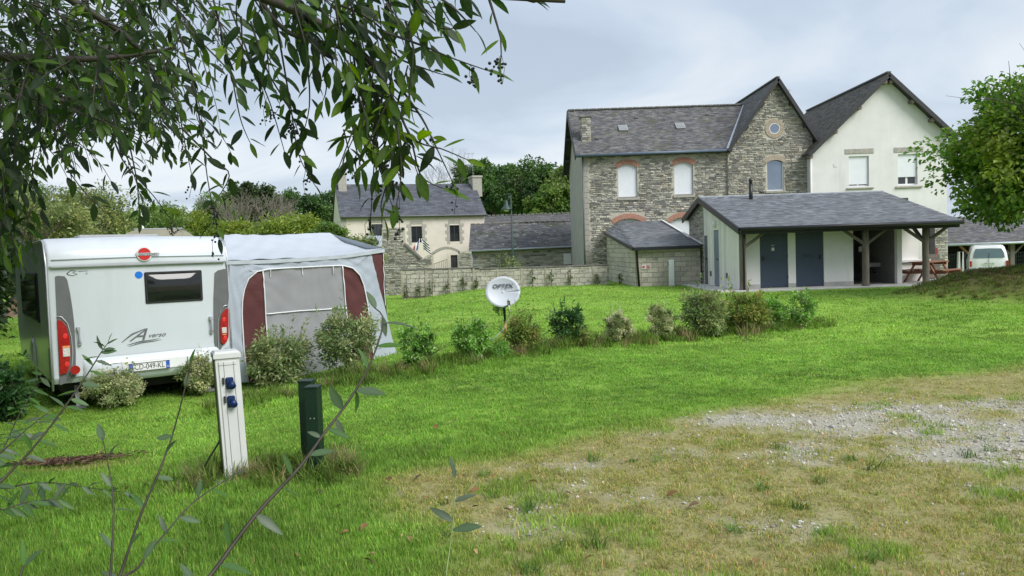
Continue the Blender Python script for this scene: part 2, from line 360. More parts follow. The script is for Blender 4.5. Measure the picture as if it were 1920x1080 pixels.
# ------------------------------------------------------------------ ground: one sheet to the horizon, worn track and gravel on the near right
def worn(x, y):
    yb = np.interp(x, [-1.5, -1.06, .18, 1.5, 3.1, 6.3, 12], [5.1, 5.95, 6.85, 7.65, 8.65, 9.9, 12])
    xl = np.interp(y, [2.0, 3.0, 4.0, 4.6, 5.2, 6.0], [.2, -.15, -.65, -1.05, -1.35, -1.4])
    n = (fbm(x * 1.1 + 5, y * 1.1) - .5)
    return np.maximum(sm((yb - y + n * .9) / .7) * sm((x - xl + n * 1.1) / .8), np.exp(-(((x + 3.85) / .42) ** 2 + ((y - 6.65) / .22) ** 2)))
def gravelly(x, y):
    n = fbm(x * .8 + 40, y * 1.5 + 11, 4); n2 = fbm(x * 2.3 + 9, y * 3.4, 3)
    c = np.exp(-(((x - 4.7) / 2.3) ** 2 + ((y - 6.7) / 1.25) ** 2)) + .6 * np.exp(-(((x - 2.7) / 1.0) ** 2 + ((y - 6.75) / .42) ** 2)) + .8 * np.exp(-(((x - 3.9) / .95) ** 2 + ((y - 5.75) / .4) ** 2)) + .7 * np.exp(-(((x - 2.1) / .6) ** 2 + ((y - 7.15) / .25) ** 2)) + .28 * np.exp(-(((x - 2.3) / .9) ** 2 + ((y - 3.9) / .5) ** 2)) + .05 * np.exp(-(((x - 2.6) / 1.4) ** 2 + ((y - 4.3) / .7) ** 2))
    return sm((c * .95 + (n - .5) * 1.5 + (n2 - .5) * 1.4 - .20) / .95) * worn(x, y)
def axis(lo, hi, step, far):
    a = list(np.arange(lo, hi + 1e-6, step)); s = step; v = hi
    while v < far: s *= 1.22; v += s; a.append(v)
    s = step; v = lo; b = []
    while v > -far: s *= 1.22; v -= s; b.append(v)
    return np.array(b[::-1] + a)
gx = axis(-13, 19, .2, 900); gy = axis(1.5, 30, .2, 900)
GX, GY = np.meshgrid(gx, gy); GZ = H(GX, GY)
GV = np.stack([GX.ravel(), GY.ravel(), GZ.ravel()], 1); nx = len(gx); ny = len(gy)
ii, jj = np.meshgrid(np.arange(nx - 1), np.arange(ny - 1)); b0 = (jj * nx + ii).ravel()
gcol = np.zeros((len(GV), 3)); gcol[:, 0] = worn(GX, GY).ravel(); gcol[:, 1] = gravelly(GX, GY).ravel()
gcol[:, 2] = (np.exp(-((((GX - 14.6) / 4.1) ** 2 + ((GY - 20.4) / 3.1) ** 2)) ** 4)).ravel()
gm = mesh_np('ground', GV, np.stack([b0, b0 + 1, b0 + nx + 1, b0 + nx], 1), gcol, True, 'zone')
def ground_material():
    m = bpy.data.materials.new('lawn_ground'); m.use_nodes = True; n, l = m.node_tree.nodes, m.node_tree.links; bs = n['Principled BSDF']
    bs.inputs['Roughness'].default_value = .95; bs.inputs['Specular IOR Level'].default_value = .15
    tc = n.new('ShaderNodeTexCoord')
    def noise(sc, d=5, ro=.6):
        t = n.new('ShaderNodeTexNoise'); t.inputs['Scale'].default_value = sc; t.inputs['Detail'].default_value = d; t.inputs['Roughness'].default_value = ro; l.new(tc.outputs['Object'], t.inputs[0]); return t.outputs[0]
    def ramp(f, a, b):
        r = n.new('ShaderNodeMapRange'); r.inputs[1].default_value = a; r.inputs[2].default_value = b; l.new(f, r.inputs[0]); return r.outputs[0]
    def mix(f, a, b):
        x = n.new('ShaderNodeMixRGB')
        for s, v in ((0, f), (1, a), (2, b)):
            if hasattr(v, 'is_output'): l.new(v, x.inputs[s])
            else: x.inputs[s].default_value = (*v, 1)
        return x.outputs[0]
    at = n.new('ShaderNodeAttribute'); at.attribute_name = 'zone'; sp = n.new('ShaderNodeSeparateColor'); l.new(at.outputs['Color'], sp.inputs[0])
    green = mix(ramp(noise(.35), .35, .65), (.175, .325, .044), (.275, .415, .07))
    green = mix(ramp(noise(2.2), .45, .7), green, (.125, .27, .02))
    green = mix(ramp(noise(9), .55, .75), green, (.24, .36, .05))
    soil = mix(ramp(noise(5), .35, .65), (.28, .25, .11), (.37, .335, .16))
    soil = mix(ramp(noise(24), .5, .7), soil, (.21, .21, .05))
    grav = mix(ramp(noise(60, 3), .35, .65), (.36, .34, .28), (.50, .48, .43))
    c = mix(sp.outputs[0], green, soil); gm_ = n.new('ShaderNodeMath'); gm_.operation = 'MULTIPLY'; gm_.inputs[1].default_value = .8; l.new(sp.outputs[1], gm_.inputs[0]); c = mix(gm_.outputs[0], c, grav); c = mix(sp.outputs[2], c, mix(ramp(noise(4), .4, .6), (.085, .085, .028), (.14, .115, .05)))
    l.new(c, bs.inputs['Base Color'])
    bp = n.new('ShaderNodeBump'); bp.inputs['Strength'].default_value = .6; bp.inputs['Distance'].default_value = .03; l.new(noise(30, 6, .7), bp.inputs['Height']); l.new(bp.outputs[0], bs.inputs['Normal'])
    return m
ground = link('ground', gm, None, ground_material()); tag(ground, 'green lawn with a worn gravelly track at the near right', 'ground', kind='structure')

# ------------------------------------------------------------------ grass, dry grass, gravel: scattered by geometry nodes
def blade_tuft(name, nb, rad, h, w, seed, lean=.5, mat_=None):
    r = np.random.RandomState(seed); V = []; F = []
    for i in range(nb):
        a = r.rand() * 6.283; q = rad * math.sqrt(r.rand()); x, y = q * math.cos(a), q * math.sin(a)
        hh = h * r.uniform(.55, 1.15); la = r.rand() * 6.283; ln = lean * hh * r.uniform(.3, 1.3); dx, dy = math.cos(la), math.sin(la)
        sx, sy = -math.sin(la + r.uniform(-.6, .6)) * w / 2, math.cos(la) * w / 2; b = len(V)
        V += [(x - sx, y - sy, -.01), (x + sx, y + sy, -.01), (x + dx * ln * .35 - sx * .8, y + dy * ln * .35 - sy * .8, hh * .55), (x + dx * ln * .35 + sx * .8, y + dy * ln * .35 + sy * .8, hh * .55), (x + dx * ln, y + dy * ln, hh)]
        F.append((b, b + 1, b + 3, b + 2)); F.append((b + 2, b + 3, b + 4, b + 4))
    me = bpy.data.meshes.new(name); me.from_pydata(V, [], [f if f[2] != f[3] else f[:3] for f in F]); me.materials.append(mat_); me.update()
    a = me.attributes.new('shade', 'FLOAT_COLOR', 'POINT'); k = r.uniform(.68, 1.32, (nb, 1)) * np.where(r.rand(nb, 1) < .12, [[1.5, 1.0, 1.6]], [[1.0, 1.0, 1.0]]) * np.where(r.rand(nb, 1) < .25, [[.7, .85, .9]], [[1.0, 1.0, 1.0]])
    c = np.ones((nb * 5, 4), np.float32); c[:, :3] = np.repeat(k, 5, 0); a.data.foreach_set('color', c.ravel())
    return bpy.data.objects.new(name, me)
def pebble(name, seed, mat_):
    r = np.random.RandomState(seed); m = MB(); m.sphere((0, 0, .25), 1, 7, 5, (1, .75, .5))
    me = bpy.data.meshes.new(name); V = np.array([tuple(v) for v in m.v]); V += r.normal(0, .09, V.shape); me.from_pydata(V.tolist(), [], m.f); me.materials.append(mat_); me.update()
    return bpy.data.objects.new(name, me)
def scatter(name, pts, scl, rot, idx, tint, variants, label):
    me = bpy.data.meshes.new(name); me.vertices.add(len(pts)); me.vertices.foreach_set('co', np.asarray(pts, np.float32).ravel())
    def at(nm, ty, arr, key='value'):
        a = me.attributes.new(nm, ty, 'POINT'); a.data.foreach_set(key, np.asarray(arr).ravel())
    at('scl', 'FLOAT_VECTOR', np.asarray(scl, np.float32), 'vector'); at('rotv', 'FLOAT_VECTOR', np.asarray(rot, np.float32), 'vector'); at('pick', 'INT', np.asarray(idx, np.int32))
    c = np.ones((len(pts), 4), np.float32); c[:, :3] = tint; at('tint', 'FLOAT_COLOR', c, 'color')
    o = link(name, me); tag(o, label, name.replace('_', ' '), kind='stuff')
    ng = bpy.data.node_groups.new(name + '_nodes', 'GeometryNodeTree'); ng.interface.new_socket('Geometry', in_out='INPUT', socket_type='NodeSocketGeometry'); ng.interface.new_socket('Geometry', in_out='OUTPUT', socket_type='NodeSocketGeometry')
    N, L = ng.nodes, ng.links; gi = N.new('NodeGroupInput'); go = N.new('NodeGroupOutput'); ip = N.new('GeometryNodeInstanceOnPoints'); jn = N.new('GeometryNodeGeometryToInstance')
    for v in reversed(variants):
        oi = N.new('GeometryNodeObjectInfo'); oi.inputs['Object'].default_value = v
        L.new(oi.outputs['Geometry'], jn.inputs[0])
    def na(nm, ty):
        a = N.new('GeometryNodeInputNamedAttribute'); a.data_type = ty; a.inputs['Name'].default_value = nm; return a.outputs['Attribute']
    L.new(gi.outputs[0], ip.inputs['Points']); L.new(jn.outputs[0], ip.inputs['Instance']); ip.inputs['Pick Instance'].default_value = True
    L.new(na('pick', 'INT'), ip.inputs['Instance Index']); L.new(na('scl', 'FLOAT_VECTOR'), ip.inputs['Scale'])
    er = N.new('FunctionNodeEulerToRotation'); L.new(na('rotv', 'FLOAT_VECTOR'), er.inputs[0]); L.new(er.outputs[0], ip.inputs['Rotation'])
    L.new(ip.outputs[0], go.inputs[0])
    md = o.modifiers.new('scatter', 'NODES'); md.node_group = ng
    return o
M_blade = mat('grass_blade', (.5, .5, .5), .6, 0, attr='tint', inst=True, trans=.30, spec=.25)
_n, _l = M_blade.node_tree.nodes, M_blade.node_tree.links; _at = [q for q in _n if q.type == 'ATTRIBUTE'][0]; _sh = _n.new('ShaderNodeAttribute'); _sh.attribute_name = 'shade'; _mx = _n.new('ShaderNodeMixRGB'); _mx.blend_type = 'MULTIPLY'; _mx.inputs[0].default_value = 1.0
for _k in [q.to_socket for q in _at.outputs['Color'].links]: _l.new(_mx.outputs[0], _k)
_l.new(_at.outputs['Color'], _mx.inputs[1]); _l.new(_sh.outputs['Color'], _mx.inputs[2])
M_pebble = mat('pebble', (.5, .5, .5), .9, .2, 3, attr='tint', inst=True)
rs = np.random.RandomState(11)
HEDGE = np.array([[-3.6, 10.3], [-1.35, 11.0], [.1, 12.3], [1.3, 13.1], [2.6, 13.5], [5.7, 15.0]])
def hedge_dist(x, y):
    d = np.full(x.shape, 1e9)
    for (a, b) in zip(HEDGE[:-1], HEDGE[1:]):
        v = b - a; t = np.clip(((x - a[0]) * v[0] + (y - a[1]) * v[1]) / (v @ v), 0, 1)
        d = np.minimum(d, np.hypot(x - a[0] - t * v[0], y - a[1] - t * v[1]))
    return d
def zone_pts(y0, y1, dens, margin=.06):
    """random ground points in a band of the lawn, as wide as can be seen plus a margin for a step aside"""
    x1 = .80 * y1 + 2.2; n = int(dens * 2 * x1 * (y1 - y0)); x = rs.uniform(-x1, x1, n); y = rs.uniform(y0, y1, n)
    k = np.abs(x) < .80 * y + 2.2; return x[k], y[k]
tufts = [blade_tuft('grass_tuft', 26, .075, .040, .0046, s, .7, M_blade) for s in range(5)]
tufts_far = [blade_tuft('grass_tuft', 22, .19, .042, .014, 20 + s, .8, M_blade) for s in range(4)]
gp = []; gs = []; gi_ = []; gt = []; fp = []; fs_ = []; fi = []; ft = []
def lawn_tint(x, y, n):
    a = np.clip(fbm(x * .22 + 31, y * .22, 3) * .8 + .35 * sm((y - 10) / 8), 0, 1)[:, None]; b = fbm(x * 1.3, y * 1.3 + 8, 3)[:, None]; c = rs.rand(n, 1)
    base = np.array([.18, .35, .046]) * (1 - a) * 1.0 + np.array([.295, .45, .076]) * a
    base = base * (.58 + .84 * b) * (.75 + .5 * c); d_ = sm((fbm(x * .7 + 77, y * .7 + 5, 3) - .52) / .12)[:, None]; base = base * (1 - .3 * d_) + np.array([.09, .19, .03]) * .3 * d_
    dry = (rs.rand(n, 1) < .04) * .5
    return base * (1 - dry) + np.array([.26, .24, .10]) * dry
for (y0, y1, dens) in ((2.4, 4.5, 620), (4.5, 6.5, 430), (6.5, 9.0, 260), (9.0, 12.5, 150)):
    x, y = zone_pts(y0, y1, dens); w = worn(x, y); g = gravelly(x, y); n = len(x); u = rs.rand(n)
    clump = fbm(x * 1.7 + 3, y * 1.7 + 4, 3)
    green_patch = sm((clump - .57) / .16) * w
    keep = (u > w * .42) & (rs.rand(n) > g * .86); x, y, w, clump, gpatch = x[keep], y[keep], w[keep], clump[keep], green_patch[keep]; n = len(x)
    hd = hedge_dist(x, y); t = lawn_tint(x, y, n)
    straw = np.where(rs.rand(n, 1) < .58, np.array([.42, .39, .13]), np.array([.29, .34, .06])) * rs.uniform(.75, 1.2, (n, 1))
    ww = (w * (1 - gpatch * .75))[:, None]; t = t * (1 - ww) + straw * ww
    shade = sm((-x - .5) / 2.0)[:, None] * sm((7.5 - y) / 3)[:, None]
    t = t * (1 - shade * .0)
    sc = (1 - .50 * w * (1 - gpatch)) * rs.uniform(.7, 1.25, n) * (.8 + .5 * clump); sc *= 1 + .9 * sm((.8 - hd) / .7) * rs.uniform(.4, 1.5, n)
    sc *= (1 + .55 * sm((-x - .3) / 1.5) * sm((6.5 - y) / 2.5)); sc *= 1 - .48 * sm((y - 5.5) / 3) * (hd > .9); wd_ = np.full(n, {2.4: .85, 4.5: 1.0, 6.5: 1.25, 9.0: 1.7}[y0])
    gp.append(np.stack([x, y, H(x, y)], 1)); gs.append(np.stack([wd_, wd_, sc], 1)); gi_.append(rs.randint(0, 5, n)); gt.append(t)
for (y0, y1, dens) in ((12.5, 18, 42), (18, 36, 15)):
    x, y = zone_pts(y0, y1, dens); n = len(x)
    bad = (x > 7.2) & (y > 25.2) | (y > 35) | (x > 4.9) & (y > 31.5); x, y = x[~bad], y[~bad]; n = len(x)
    hd = hedge_dist(x, y); t = lawn_tint(x, y, n); mo = np.exp(-((((x - 14.6) / 4.1) ** 2 + ((y - 20.4) / 3.1) ** 2)) ** 4)[:, None]
    t = t * (1 - mo) + mo * (np.where(rs.rand(n, 1) < .45, np.array([.17, .145, .05]), np.array([.10, .14, .025])) * (.6 + .9 * rs.rand(n, 1)))
    sc = rs.uniform(.5, 1.0, n) * (.6 + .5 * fbm(x * 1.1, y * 1.1)) * (1 + .9 * mo[:, 0]) * (1 + 1.3 * sm((.8 - hd) / .6))
    k = np.ones(n) * (1.0 if y0 < 15 else 1.5)
    fp.append(np.stack([x, y, H(x, y)], 1)); fs_.append(np.stack([k, k, sc], 1)); fi.append(rs.randint(0, 4, n)); ft.append(t)
def rots(n, tilt=.12): return np.stack([rs.normal(0, tilt, n), rs.normal(0, tilt, n), rs.uniform(0, 6.283, n)], 1)
gp, gs, gi_, gt = map(np.concatenate, (gp, gs, gi_, gt)); fp, fs_, fi, ft = map(np.concatenate, (fp, fs_, fi, ft))
scatter('grass', gp, gs, rots(len(gp)), gi_, gt, tufts, 'short lawn grass covering the near ground')
scatter('lawn_grass', fp, fs_, rots(len(fp)), fi, ft, tufts_far, 'short lawn grass beyond the row of shrubs')
# taller weeds along the hedge foot, round the posts and on the worn track
wt = [blade_tuft('weed_tuft', 34, .10, .20, .009, 60 + s, .9, M_blade) for s in range(3)]
x, y = zone_pts(9.0, 16, 34); hd = hedge_dist(x, y); k = (hd < rs.uniform(.1, .75, len(x))) & (x < 6.6); x, y = x[k], y[k]
px_, py_ = rs.normal(-2.05, .30, 46), rs.normal(5.82, .2, 46); px2, py2 = rs.normal(-1.52, .2, 40), rs.normal(5.95, .16, 40)
mx_, my_ = rs.uniform(10.6, 18, 1700), rs.uniform(17.6, 22.5, 1700); mk = H(mx_, my_) > .08; mx_, my_ = mx_[mk], my_[mk]
gx_, gy_ = rs.uniform(-.5, 5, 44), rs.uniform(3.4, 6.2, 44)
X = np.concatenate([x, px_, px2, mx_, gx_]); Y = np.concatenate([y, py_, py2, my_, gy_]); n = len(X)
T = np.array([.12, .19, .03]) * rs.uniform(.6, 1.4, (n, 1)); dry = rs.rand(n, 1) < .28; T = np.where(dry, np.array([.29, .25, .11]) * rs.uniform(.6, 1.1, (n, 1)), T)
S = rs.uniform(.5, 1.35, n); S[-44:] *= .32; T[-44:] = np.array([.09, .19, .03]) * rs.uniform(.7, 1.2, (44, 1)); S[len(x):len(x) + 86] *= .75
nm_ = len(mx_); S[len(x) + 86:len(x) + 86 + nm_] *= .38; T[len(x) + 86:len(x) + 86 + nm_] = np.where(rs.rand(nm_, 1) < .4, np.array([.22, .19, .07]), np.array([.12, .18, .03])) * rs.uniform(.5, 1.4, (nm_, 1))
scatter('tall_grass', np.stack([X, Y, H(X, Y)], 1), np.stack([S ** .5, S ** .5, S], 1), rots(n, .2), rs.randint(0, 3, n), T, wt, 'taller grass and weeds at the foot of the shrubs and posts')
pb = [pebble('pebble', s, M_pebble) for s in range(5)]
x = rs.uniform(-1.2, 10, 110000); y = rs.uniform(2.6, 9.8, 110000); g = gravelly(x, y) * .8 + .006 * worn(x, y); k = rs.rand(110000) < g; x, y = x[k], y[k]; n = len(x)
s = np.clip(rs.lognormal(-5.2, .52, n), .0035, .03)[:, None] * np.ones((1, 3))
t = np.where(rs.rand(n, 1) < .8, np.array([.55, .53, .49]), np.array([.38, .34, .28])) * rs.uniform(.6, 1.3, (n, 1))
scatter('gravel', np.stack([x, y, H(x, y) + .002], 1), s, rots(n, .4), rs.randint(0, 5, n), t, pb, 'pale grey gravel lying on the worn track')

# ------------------------------------------------------------------ builders for walls of stones, blocks, slates
def stone_variants(seed, cols, n=18):
    r = np.random.RandomState(seed); out = []
    for i in range(n):
        k = 8; base = [(-.5, -.42), (-.36, -.5), (.36, -.5), (.5, -.42), (.5, .42), (.36, .5), (-.36, .5), (-.5, .42)]
        b = np.array(base) + r.normal(0, .045, (8, 2)); f = b * np.array([.93, .80]) + r.normal(0, .015, (8, 2))
        V = np.zeros((16, 3)); V[:8, 0] = b[:, 0]; V[:8, 2] = b[:, 1]; V[8:, 0] = f[:, 0]; V[8:, 2] = f[:, 1]; V[8:, 1] = -1 + r.normal(0, .12, 8)
        Q = np.array([(j, (j + 1) % 8, 8 + (j + 1) % 8, 8 + j) for j in range(8)]); T8 = np.array([[8, 9, 10, 11, 12, 13, 14, 15]])
        c = np.array(cols[r.randint(len(cols))]) * r.uniform(.75, 1.25)
        out.append((V, Q, T8, c))
    return out
SCOLS = [(.45, .425, .36), (.40, .385, .345), (.30, .29, .265), (.43, .41, .37), (.19, .185, .175), (.50, .475, .41), (.38, .34, .275), (.24, .23, .21)]
SVAR = stone_variants(3, SCOLS); SMESH = []
for (V, Q, T8, c) in SVAR:
    me = mesh_np('stone', V, [Q, T8], np.tile(c, (16, 1))); me.materials.append(M_stone); SMESH.append(me)
def stones(parent, sheets, depth=.035, limit=300, rng=None):
    """sheets: (origin, U unit along the wall, N outward, list of (u0,v0,u1,v1)); the largest become objects, the rest one mesh"""
    allr = []
    for (o, U, N, rects) in sheets:
        for r in rects: allr.append((Vector(o), Vector(U), Vector(N), r))
    allr.sort(key=lambda q: -(q[3][2] - q[3][0]) * (q[3][3] - q[3][1]))
    Mi = W(parent).inverted(); JV = []; JQ = []; JT = []; JC = []; nb = 0
    for i, (o, U, N, (u0, v0, u1, v1)) in enumerate(allr):
        k = rng.randrange(len(SVAR)); c = o + U * ((u0 + u1) / 2) + Vector((0, 0, (v0 + v1) / 2)); dp = depth * rng.uniform(.6, 1.3)
        M = Matrix((U * (u1 - u0), -N * dp, Vector((0, 0, 1)) * (v1 - v0))).transposed().to_4x4(); M.translation = c
        M = Mi @ M
        if i < limit: link('stone', SMESH[k], parent, None, M)
        else:
            V, Q, T8, col = SVAR[k]; A = np.array(M); JV.append(V @ A[:3, :3].T + A[:3, 3]); JQ.append(Q + nb); JT.append(T8 + nb); JC.append(np.tile(col * rng.uniform(.8, 1.2), (16, 1))); nb += 16
    if JV:
        me = mesh_np('stones', np.concatenate(JV), [np.concatenate(JQ), np.concatenate(JT)], np.concatenate(JC))
        o = link('rubble_stones', me, parent, M_stone); o['kind'] = 'stuff'
def courses(w, h, rng, inside, ch=(.048, .115), lw=(.13, .44), gap=.027):
    out = []; v = 0
    while v < h:
        c = rng.uniform(*ch); u = -rng.uniform(0, .3)
        while u < w:
            L = rng.uniform(*lw) * (.7 + 2.5 * c); a, b = max(u, 0) + gap / 2, min(u + L, w) - gap / 2
            if b - a > .06:
                if c > .11 and rng.random() < .4:
                    mid = v + c * rng.uniform(.4, .6)
                    for (p, q) in ((v, mid), (mid, v + c)):
                        if inside(a, p, b, q): out.append((a, p + gap / 2, b, q - gap / 2))
                elif inside(a, v, b, v + c): out.append((a, v + gap / 2, b, v + c - gap / 2))
                else:
                    for (p, q) in ((a, a + (b - a) * .45), (a + (b - a) * .55, b)):
                        if q - p > .07 and inside(p, v, q, v + c): out.append((p, v + gap / 2, q, v + c - gap / 2))
            u += L
        v += c
    return out
def no_holes(holes, pad=.0):
    def f(a, v, b, w):
        for (x0, z0, x1, z1) in holes:
            if a < x1 + pad and b > x0 - pad and v < z1 + pad and w > z0 - pad: return False
        return True
    return f
def holed_wall(mb, o, U, N, w, z0, z1, holes, t=.22):
    """a wall face with rectangular openings and their reveals; holes (u0,v0,u1,v1) measured from o"""
    o, U, N = Vector(o), Vector(U), Vector(N); us = sorted({0, w, *[h[0] for h in holes], *[h[2] for h in holes]}); vs_ = sorted({z0, z1, *[h[1] for h in holes], *[h[3] for h in holes]})
    pt = lambda u, v, k=0: o + U * u + Vector((0, 0, v)) - N * k
    for a, b in zip(us[:-1], us[1:]):
        for c, d in zip(vs_[:-1], vs_[1:]):
            if not any(h[0] - 1e-6 <= a and b <= h[2] + 1e-6 and h[1] - 1e-6 <= c and d <= h[3] + 1e-6 for h in holes): mb.quad(pt(a, c), pt(b, c), pt(b, d), pt(a, d))
    for (a, c, b, d) in holes:
        mb.quad(pt(a, c), pt(b, c), pt(b, c, t), pt(a, c, t)); mb.quad(pt(a, d), pt(a, d, t), pt(b, d, t), pt(b, d)); mb.quad(pt(a, c), pt(a, c, t), pt(a, d, t), pt(a, d)); mb.quad(pt(b, c), pt(b, d), pt(b, d, t), pt(b, c, t))
def slates(parent, o, U, S, w, L, sw, ex, cols, mat_, rng, limit=0, inside=None, lift=.012):
    """a slope of overlapping slates: o = lower left corner, U along the eave, S up the slope; the lowest rows become objects"""
    o, U, S = Vector(o), Vector(U).normalized(), Vector(S).normalized(); N = U.cross(S)
    if N.z < 0: N = -N
    Mi = W(parent).inverted(); JV = []; JF = []; JC = []; nb = 0; cnt = 0
    base = np.array([(-.5, 0, 1), (.5, 0, 1), (.5, 1.25, 0.1), (-.5, 1.25, 0.1), (-.5, 0, 0), (.5, 0, 0), (.5, 1.25, 0), (-.5, 1.25, 0)], float)
    Fq = np.array([(0, 1, 2, 3), (4, 5, 1, 0), (5, 6, 2, 1), (7, 4, 0, 3)])
    key = 'slate' + mat_.name + str(cols[0])
    if limit and key not in SLM:
        SLM[key] = []
        for i in range(10):
            c = np.array(cols[i % len(cols)]) * rng.uniform(.8, 1.2); B = base.copy(); B[:2, 1] += rng.uniform(-.03, .03); B[0, 1] += rng.uniform(-.03, .03)
            me = mesh_np('slate', B, Fq, np.tile(c, (8, 1))); me.materials.append(mat_); SLM[key].append(me)
    nr = int(L / ex); nc = int(w / sw) + 2
    for r in range(nr):
        for c in range(nc):
            u = (c - .5 * (r % 2)) * sw; s = r * ex
            if u < 0 or u > w: continue
            a, b = max(0, u - sw / 2), min(w, u + sw / 2)
            if b - a < .03 or (inside and not inside((a + b) / 2, s + ex / 2)): continue
            p = o + U * ((a + b) / 2) + S * (s + rng.uniform(-.006, .006)); M = Matrix((U * (b - a - .006), S * ex, N * lift * rng.uniform(.7, 1.5))).transposed().to_4x4(); M.translation = p; M = Mi @ M
            if cnt < limit: link('slate', SLM[key][rng.randrange(10)], parent, None, M); cnt += 1
            else:
                A = np.array(M); JV.append(base @ A[:3, :3].T + A[:3, 3]); JF.append(Fq + nb); nb += 8
                cc = np.array(cols[rng.randrange(len(cols))]) * rng.uniform(.75, 1.25); JC.append(np.tile(cc, (8, 1)))
    if JV:
        me = mesh_np('slates', np.concatenate(JV), np.concatenate(JF), np.concatenate(JC)); ob = link('roof_slates', me, parent, mat_); ob['kind'] = 'stuff'
SLM = {}
SL_NEW = [(.16, .17, .188), (.185, .193, .21), (.143, .151, .168), (.205, .212, .226)]
SL_OLD = [(.115, .112, .120), (.14, .135, .132), (.095, .094, .104), (.16, .154, .144)]
BLK = {}
def blocks(parent, name, o, U, N, rects, mat_, depth=.02, rng=random):
    o, U, N = Vector(o), Vector(U), Vector(N); Mi = W(parent).inverted()
    if mat_.name not in BLK:
        m = MB(); m.box((0, -.5, 0), (1, 1, 1), None, 0); me = bpy.data.meshes.new(name); me.from_pydata(m.v, [], m.f); me.materials.append(mat_); me.update(); BLK[mat_.name] = me
    for (u0, v0, u1, v1) in rects:
        M = Matrix((U * (u1 - u0), -N * depth * rng.uniform(.7, 1.3), Vector((0, 0, v1 - v0)))).transposed().to_4x4(); M.translation = o + U * (u0 + u1) / 2 + Vector((0, 0, (v0 + v1) / 2)); link(name, BLK[mat_.name], parent, None, Mi @ M)
def block_rects(w, z0, ztop, bw=.42, bh=.20, gap=.008):
    out = []; r = 0; v = z0
    while True:
        u = -(bw / 2 if r % 2 else 0)
        any_ = False
        while u < w:
            a, b = max(0, u) + gap / 2, min(w, u + bw) - gap / 2; t = min(ztop(a), ztop(b), v + bh)
            if b - a > .05 and t - v > .04: out.append((a, v + gap / 2, b, t - gap / 2)); any_ = True
            u += bw
        v += bh; r += 1
        if not any_: break
    return out
def brick_arch(parent, c, U, N, half, rise, bl, mat_, n=13, proud=.03, full=False):
    """voussoir bricks of a flat segmental arch (or a full ring): one part, each brick its own piece"""
    c, U, N = Vector(c), Vector(U), Vector(N); Z = Vector((0, 0, 1)); mb = MB()
    if full: R = half; angs = [(2 * math.pi * i / n, 2 * math.pi * (i + .86) / n) for i in range(n)]; ctr = c
    else:
        R = (half ** 2 + rise ** 2) / (2 * rise); a0 = math.asin(half / R); ctr = c - Z * (R - rise); angs = [(math.pi / 2 + a0 - 2 * a0 * i / n, math.pi / 2 + a0 - 2 * a0 * (i + .88) / n) for i in range(n)]
    for (a, b) in angs:
        q = lambda r, t: ctr + U * (r * math.cos(t)) + Z * (r * math.sin(t)) - N * .05
        mb.prism([q(R, a), q(R, b), q(R + bl, b), q(R + bl, a)], N * (.05 + proud))
    return mb.build('brick_arch' if not full else 'brick_ring', mat_, parent)
def shutter_window(parent, o, U, N, u0, v0, u1, v1, drop=1.0, inset=.10, mullion=True):
    """window in a wall opening: frame, glass, roller shutter lowered by drop"""
    o, U, N = Vector(o), Vector(U), Vector(N); Z = Vector((0, 0, 1)); p = lambda u, v, k: o + U * u + Z * v - N * k
    fr = MB(); t = .06
    for (a, c, b, d) in ((u0, v0, u1, v0 + t), (u0, v1 - t, u1, v1), (u0, v0 + t, u0 + t, v1 - t), (u1 - t, v0 + t, u1, v1 - t)) + ((((u0 + u1) / 2 - .05, v0 + t, (u0 + u1) / 2 + .05, v1 - t),) if mullion else ()):
        fr.prism([p(a, c, inset + .05), p(b, c, inset + .05), p(b, d, inset + .05), p(a, d, inset + .05)], -N * .06)
    w = fr.build('window', M_whitepaint, parent)
    g = MB(); g.prism([p(u0 + .01, v0 + .01, inset + .08), p(u1 - .01, v0 + .01, inset + .08), p(u1 - .01, v1 - .01, inset + .08), p(u0 + .01, v1 - .01, inset + .08)], -N * .02); g.build('pane', M_glass, w)
    if drop > 0:
        s = MB(); vb = v1 - (v1 - v0) * drop; v = v1
        while v > vb + .005:
            c = max(vb, v - .055); s.prism([p(u0 + .012, c, inset - .0), p(u0 + .012, v, inset - .0), p(u0 + .012, v, inset + .03), p(u0 + .012, c, inset + .015)], U * (u1 - u0 - .024)); v = c
        s.build('shutter', M_shutter, w)
    return w

# ------------------------------------------------------------------ the stone house with its cross gable
rg = random.Random(4); XU = Vector((1, 0, 0)); NF = Vector((0, -1, 0))
D0 = 40.0; hx0 = P(1096, 460, D0).x; hxm = P(1366, 450, D0).x; hx1 = P(1524, 450, D0).x; zb = -.7
zeave = P(1230, 287, D0).z; yr = 44.2; zridge = P(1230, 203, yr).z
house = thing('stone_house', ((hx0 + hx1) / 2, D0, zb), 0, 'two-storey grey rubble stone house with old slate roof and pointed cross gable', 'house')
def px_rect(x0, y0, x1, y1, o, d):
    a, b = P(x0, y1, d), P(x1, y0, d); return (a.x - o.x, a.z - o.z, b.x - o.x, b.z - o.z)
ho = Vector((hx0, D0, 0)); wA = px_rect(1160, 307, 1194, 371, ho, D0); wB = px_rect(1265, 303, 1299, 366, ho, D0)
lA = px_rect(1153, 410, 1206, 470, ho, D0); lB = px_rect(1258, 408, 1304, 470, ho, D0)
mb = MB(); holed_wall(mb, ho, XU, NF, hxm - hx0, zb, zeave, [wA, wB, lA, lB]); mb.build('front_wall', M_mortar, house)
depth = 8.6; mb = MB(); yb_ = D0 + depth
mb.poly([(hx0, D0 + .01, zb), (hx0, yb_, zb), (hx0, yb_, zeave), (hx0, yr, zridge - .12), (hx0, D0 + .01, zeave)]); mb.build('gable_wall', M_cement, house)
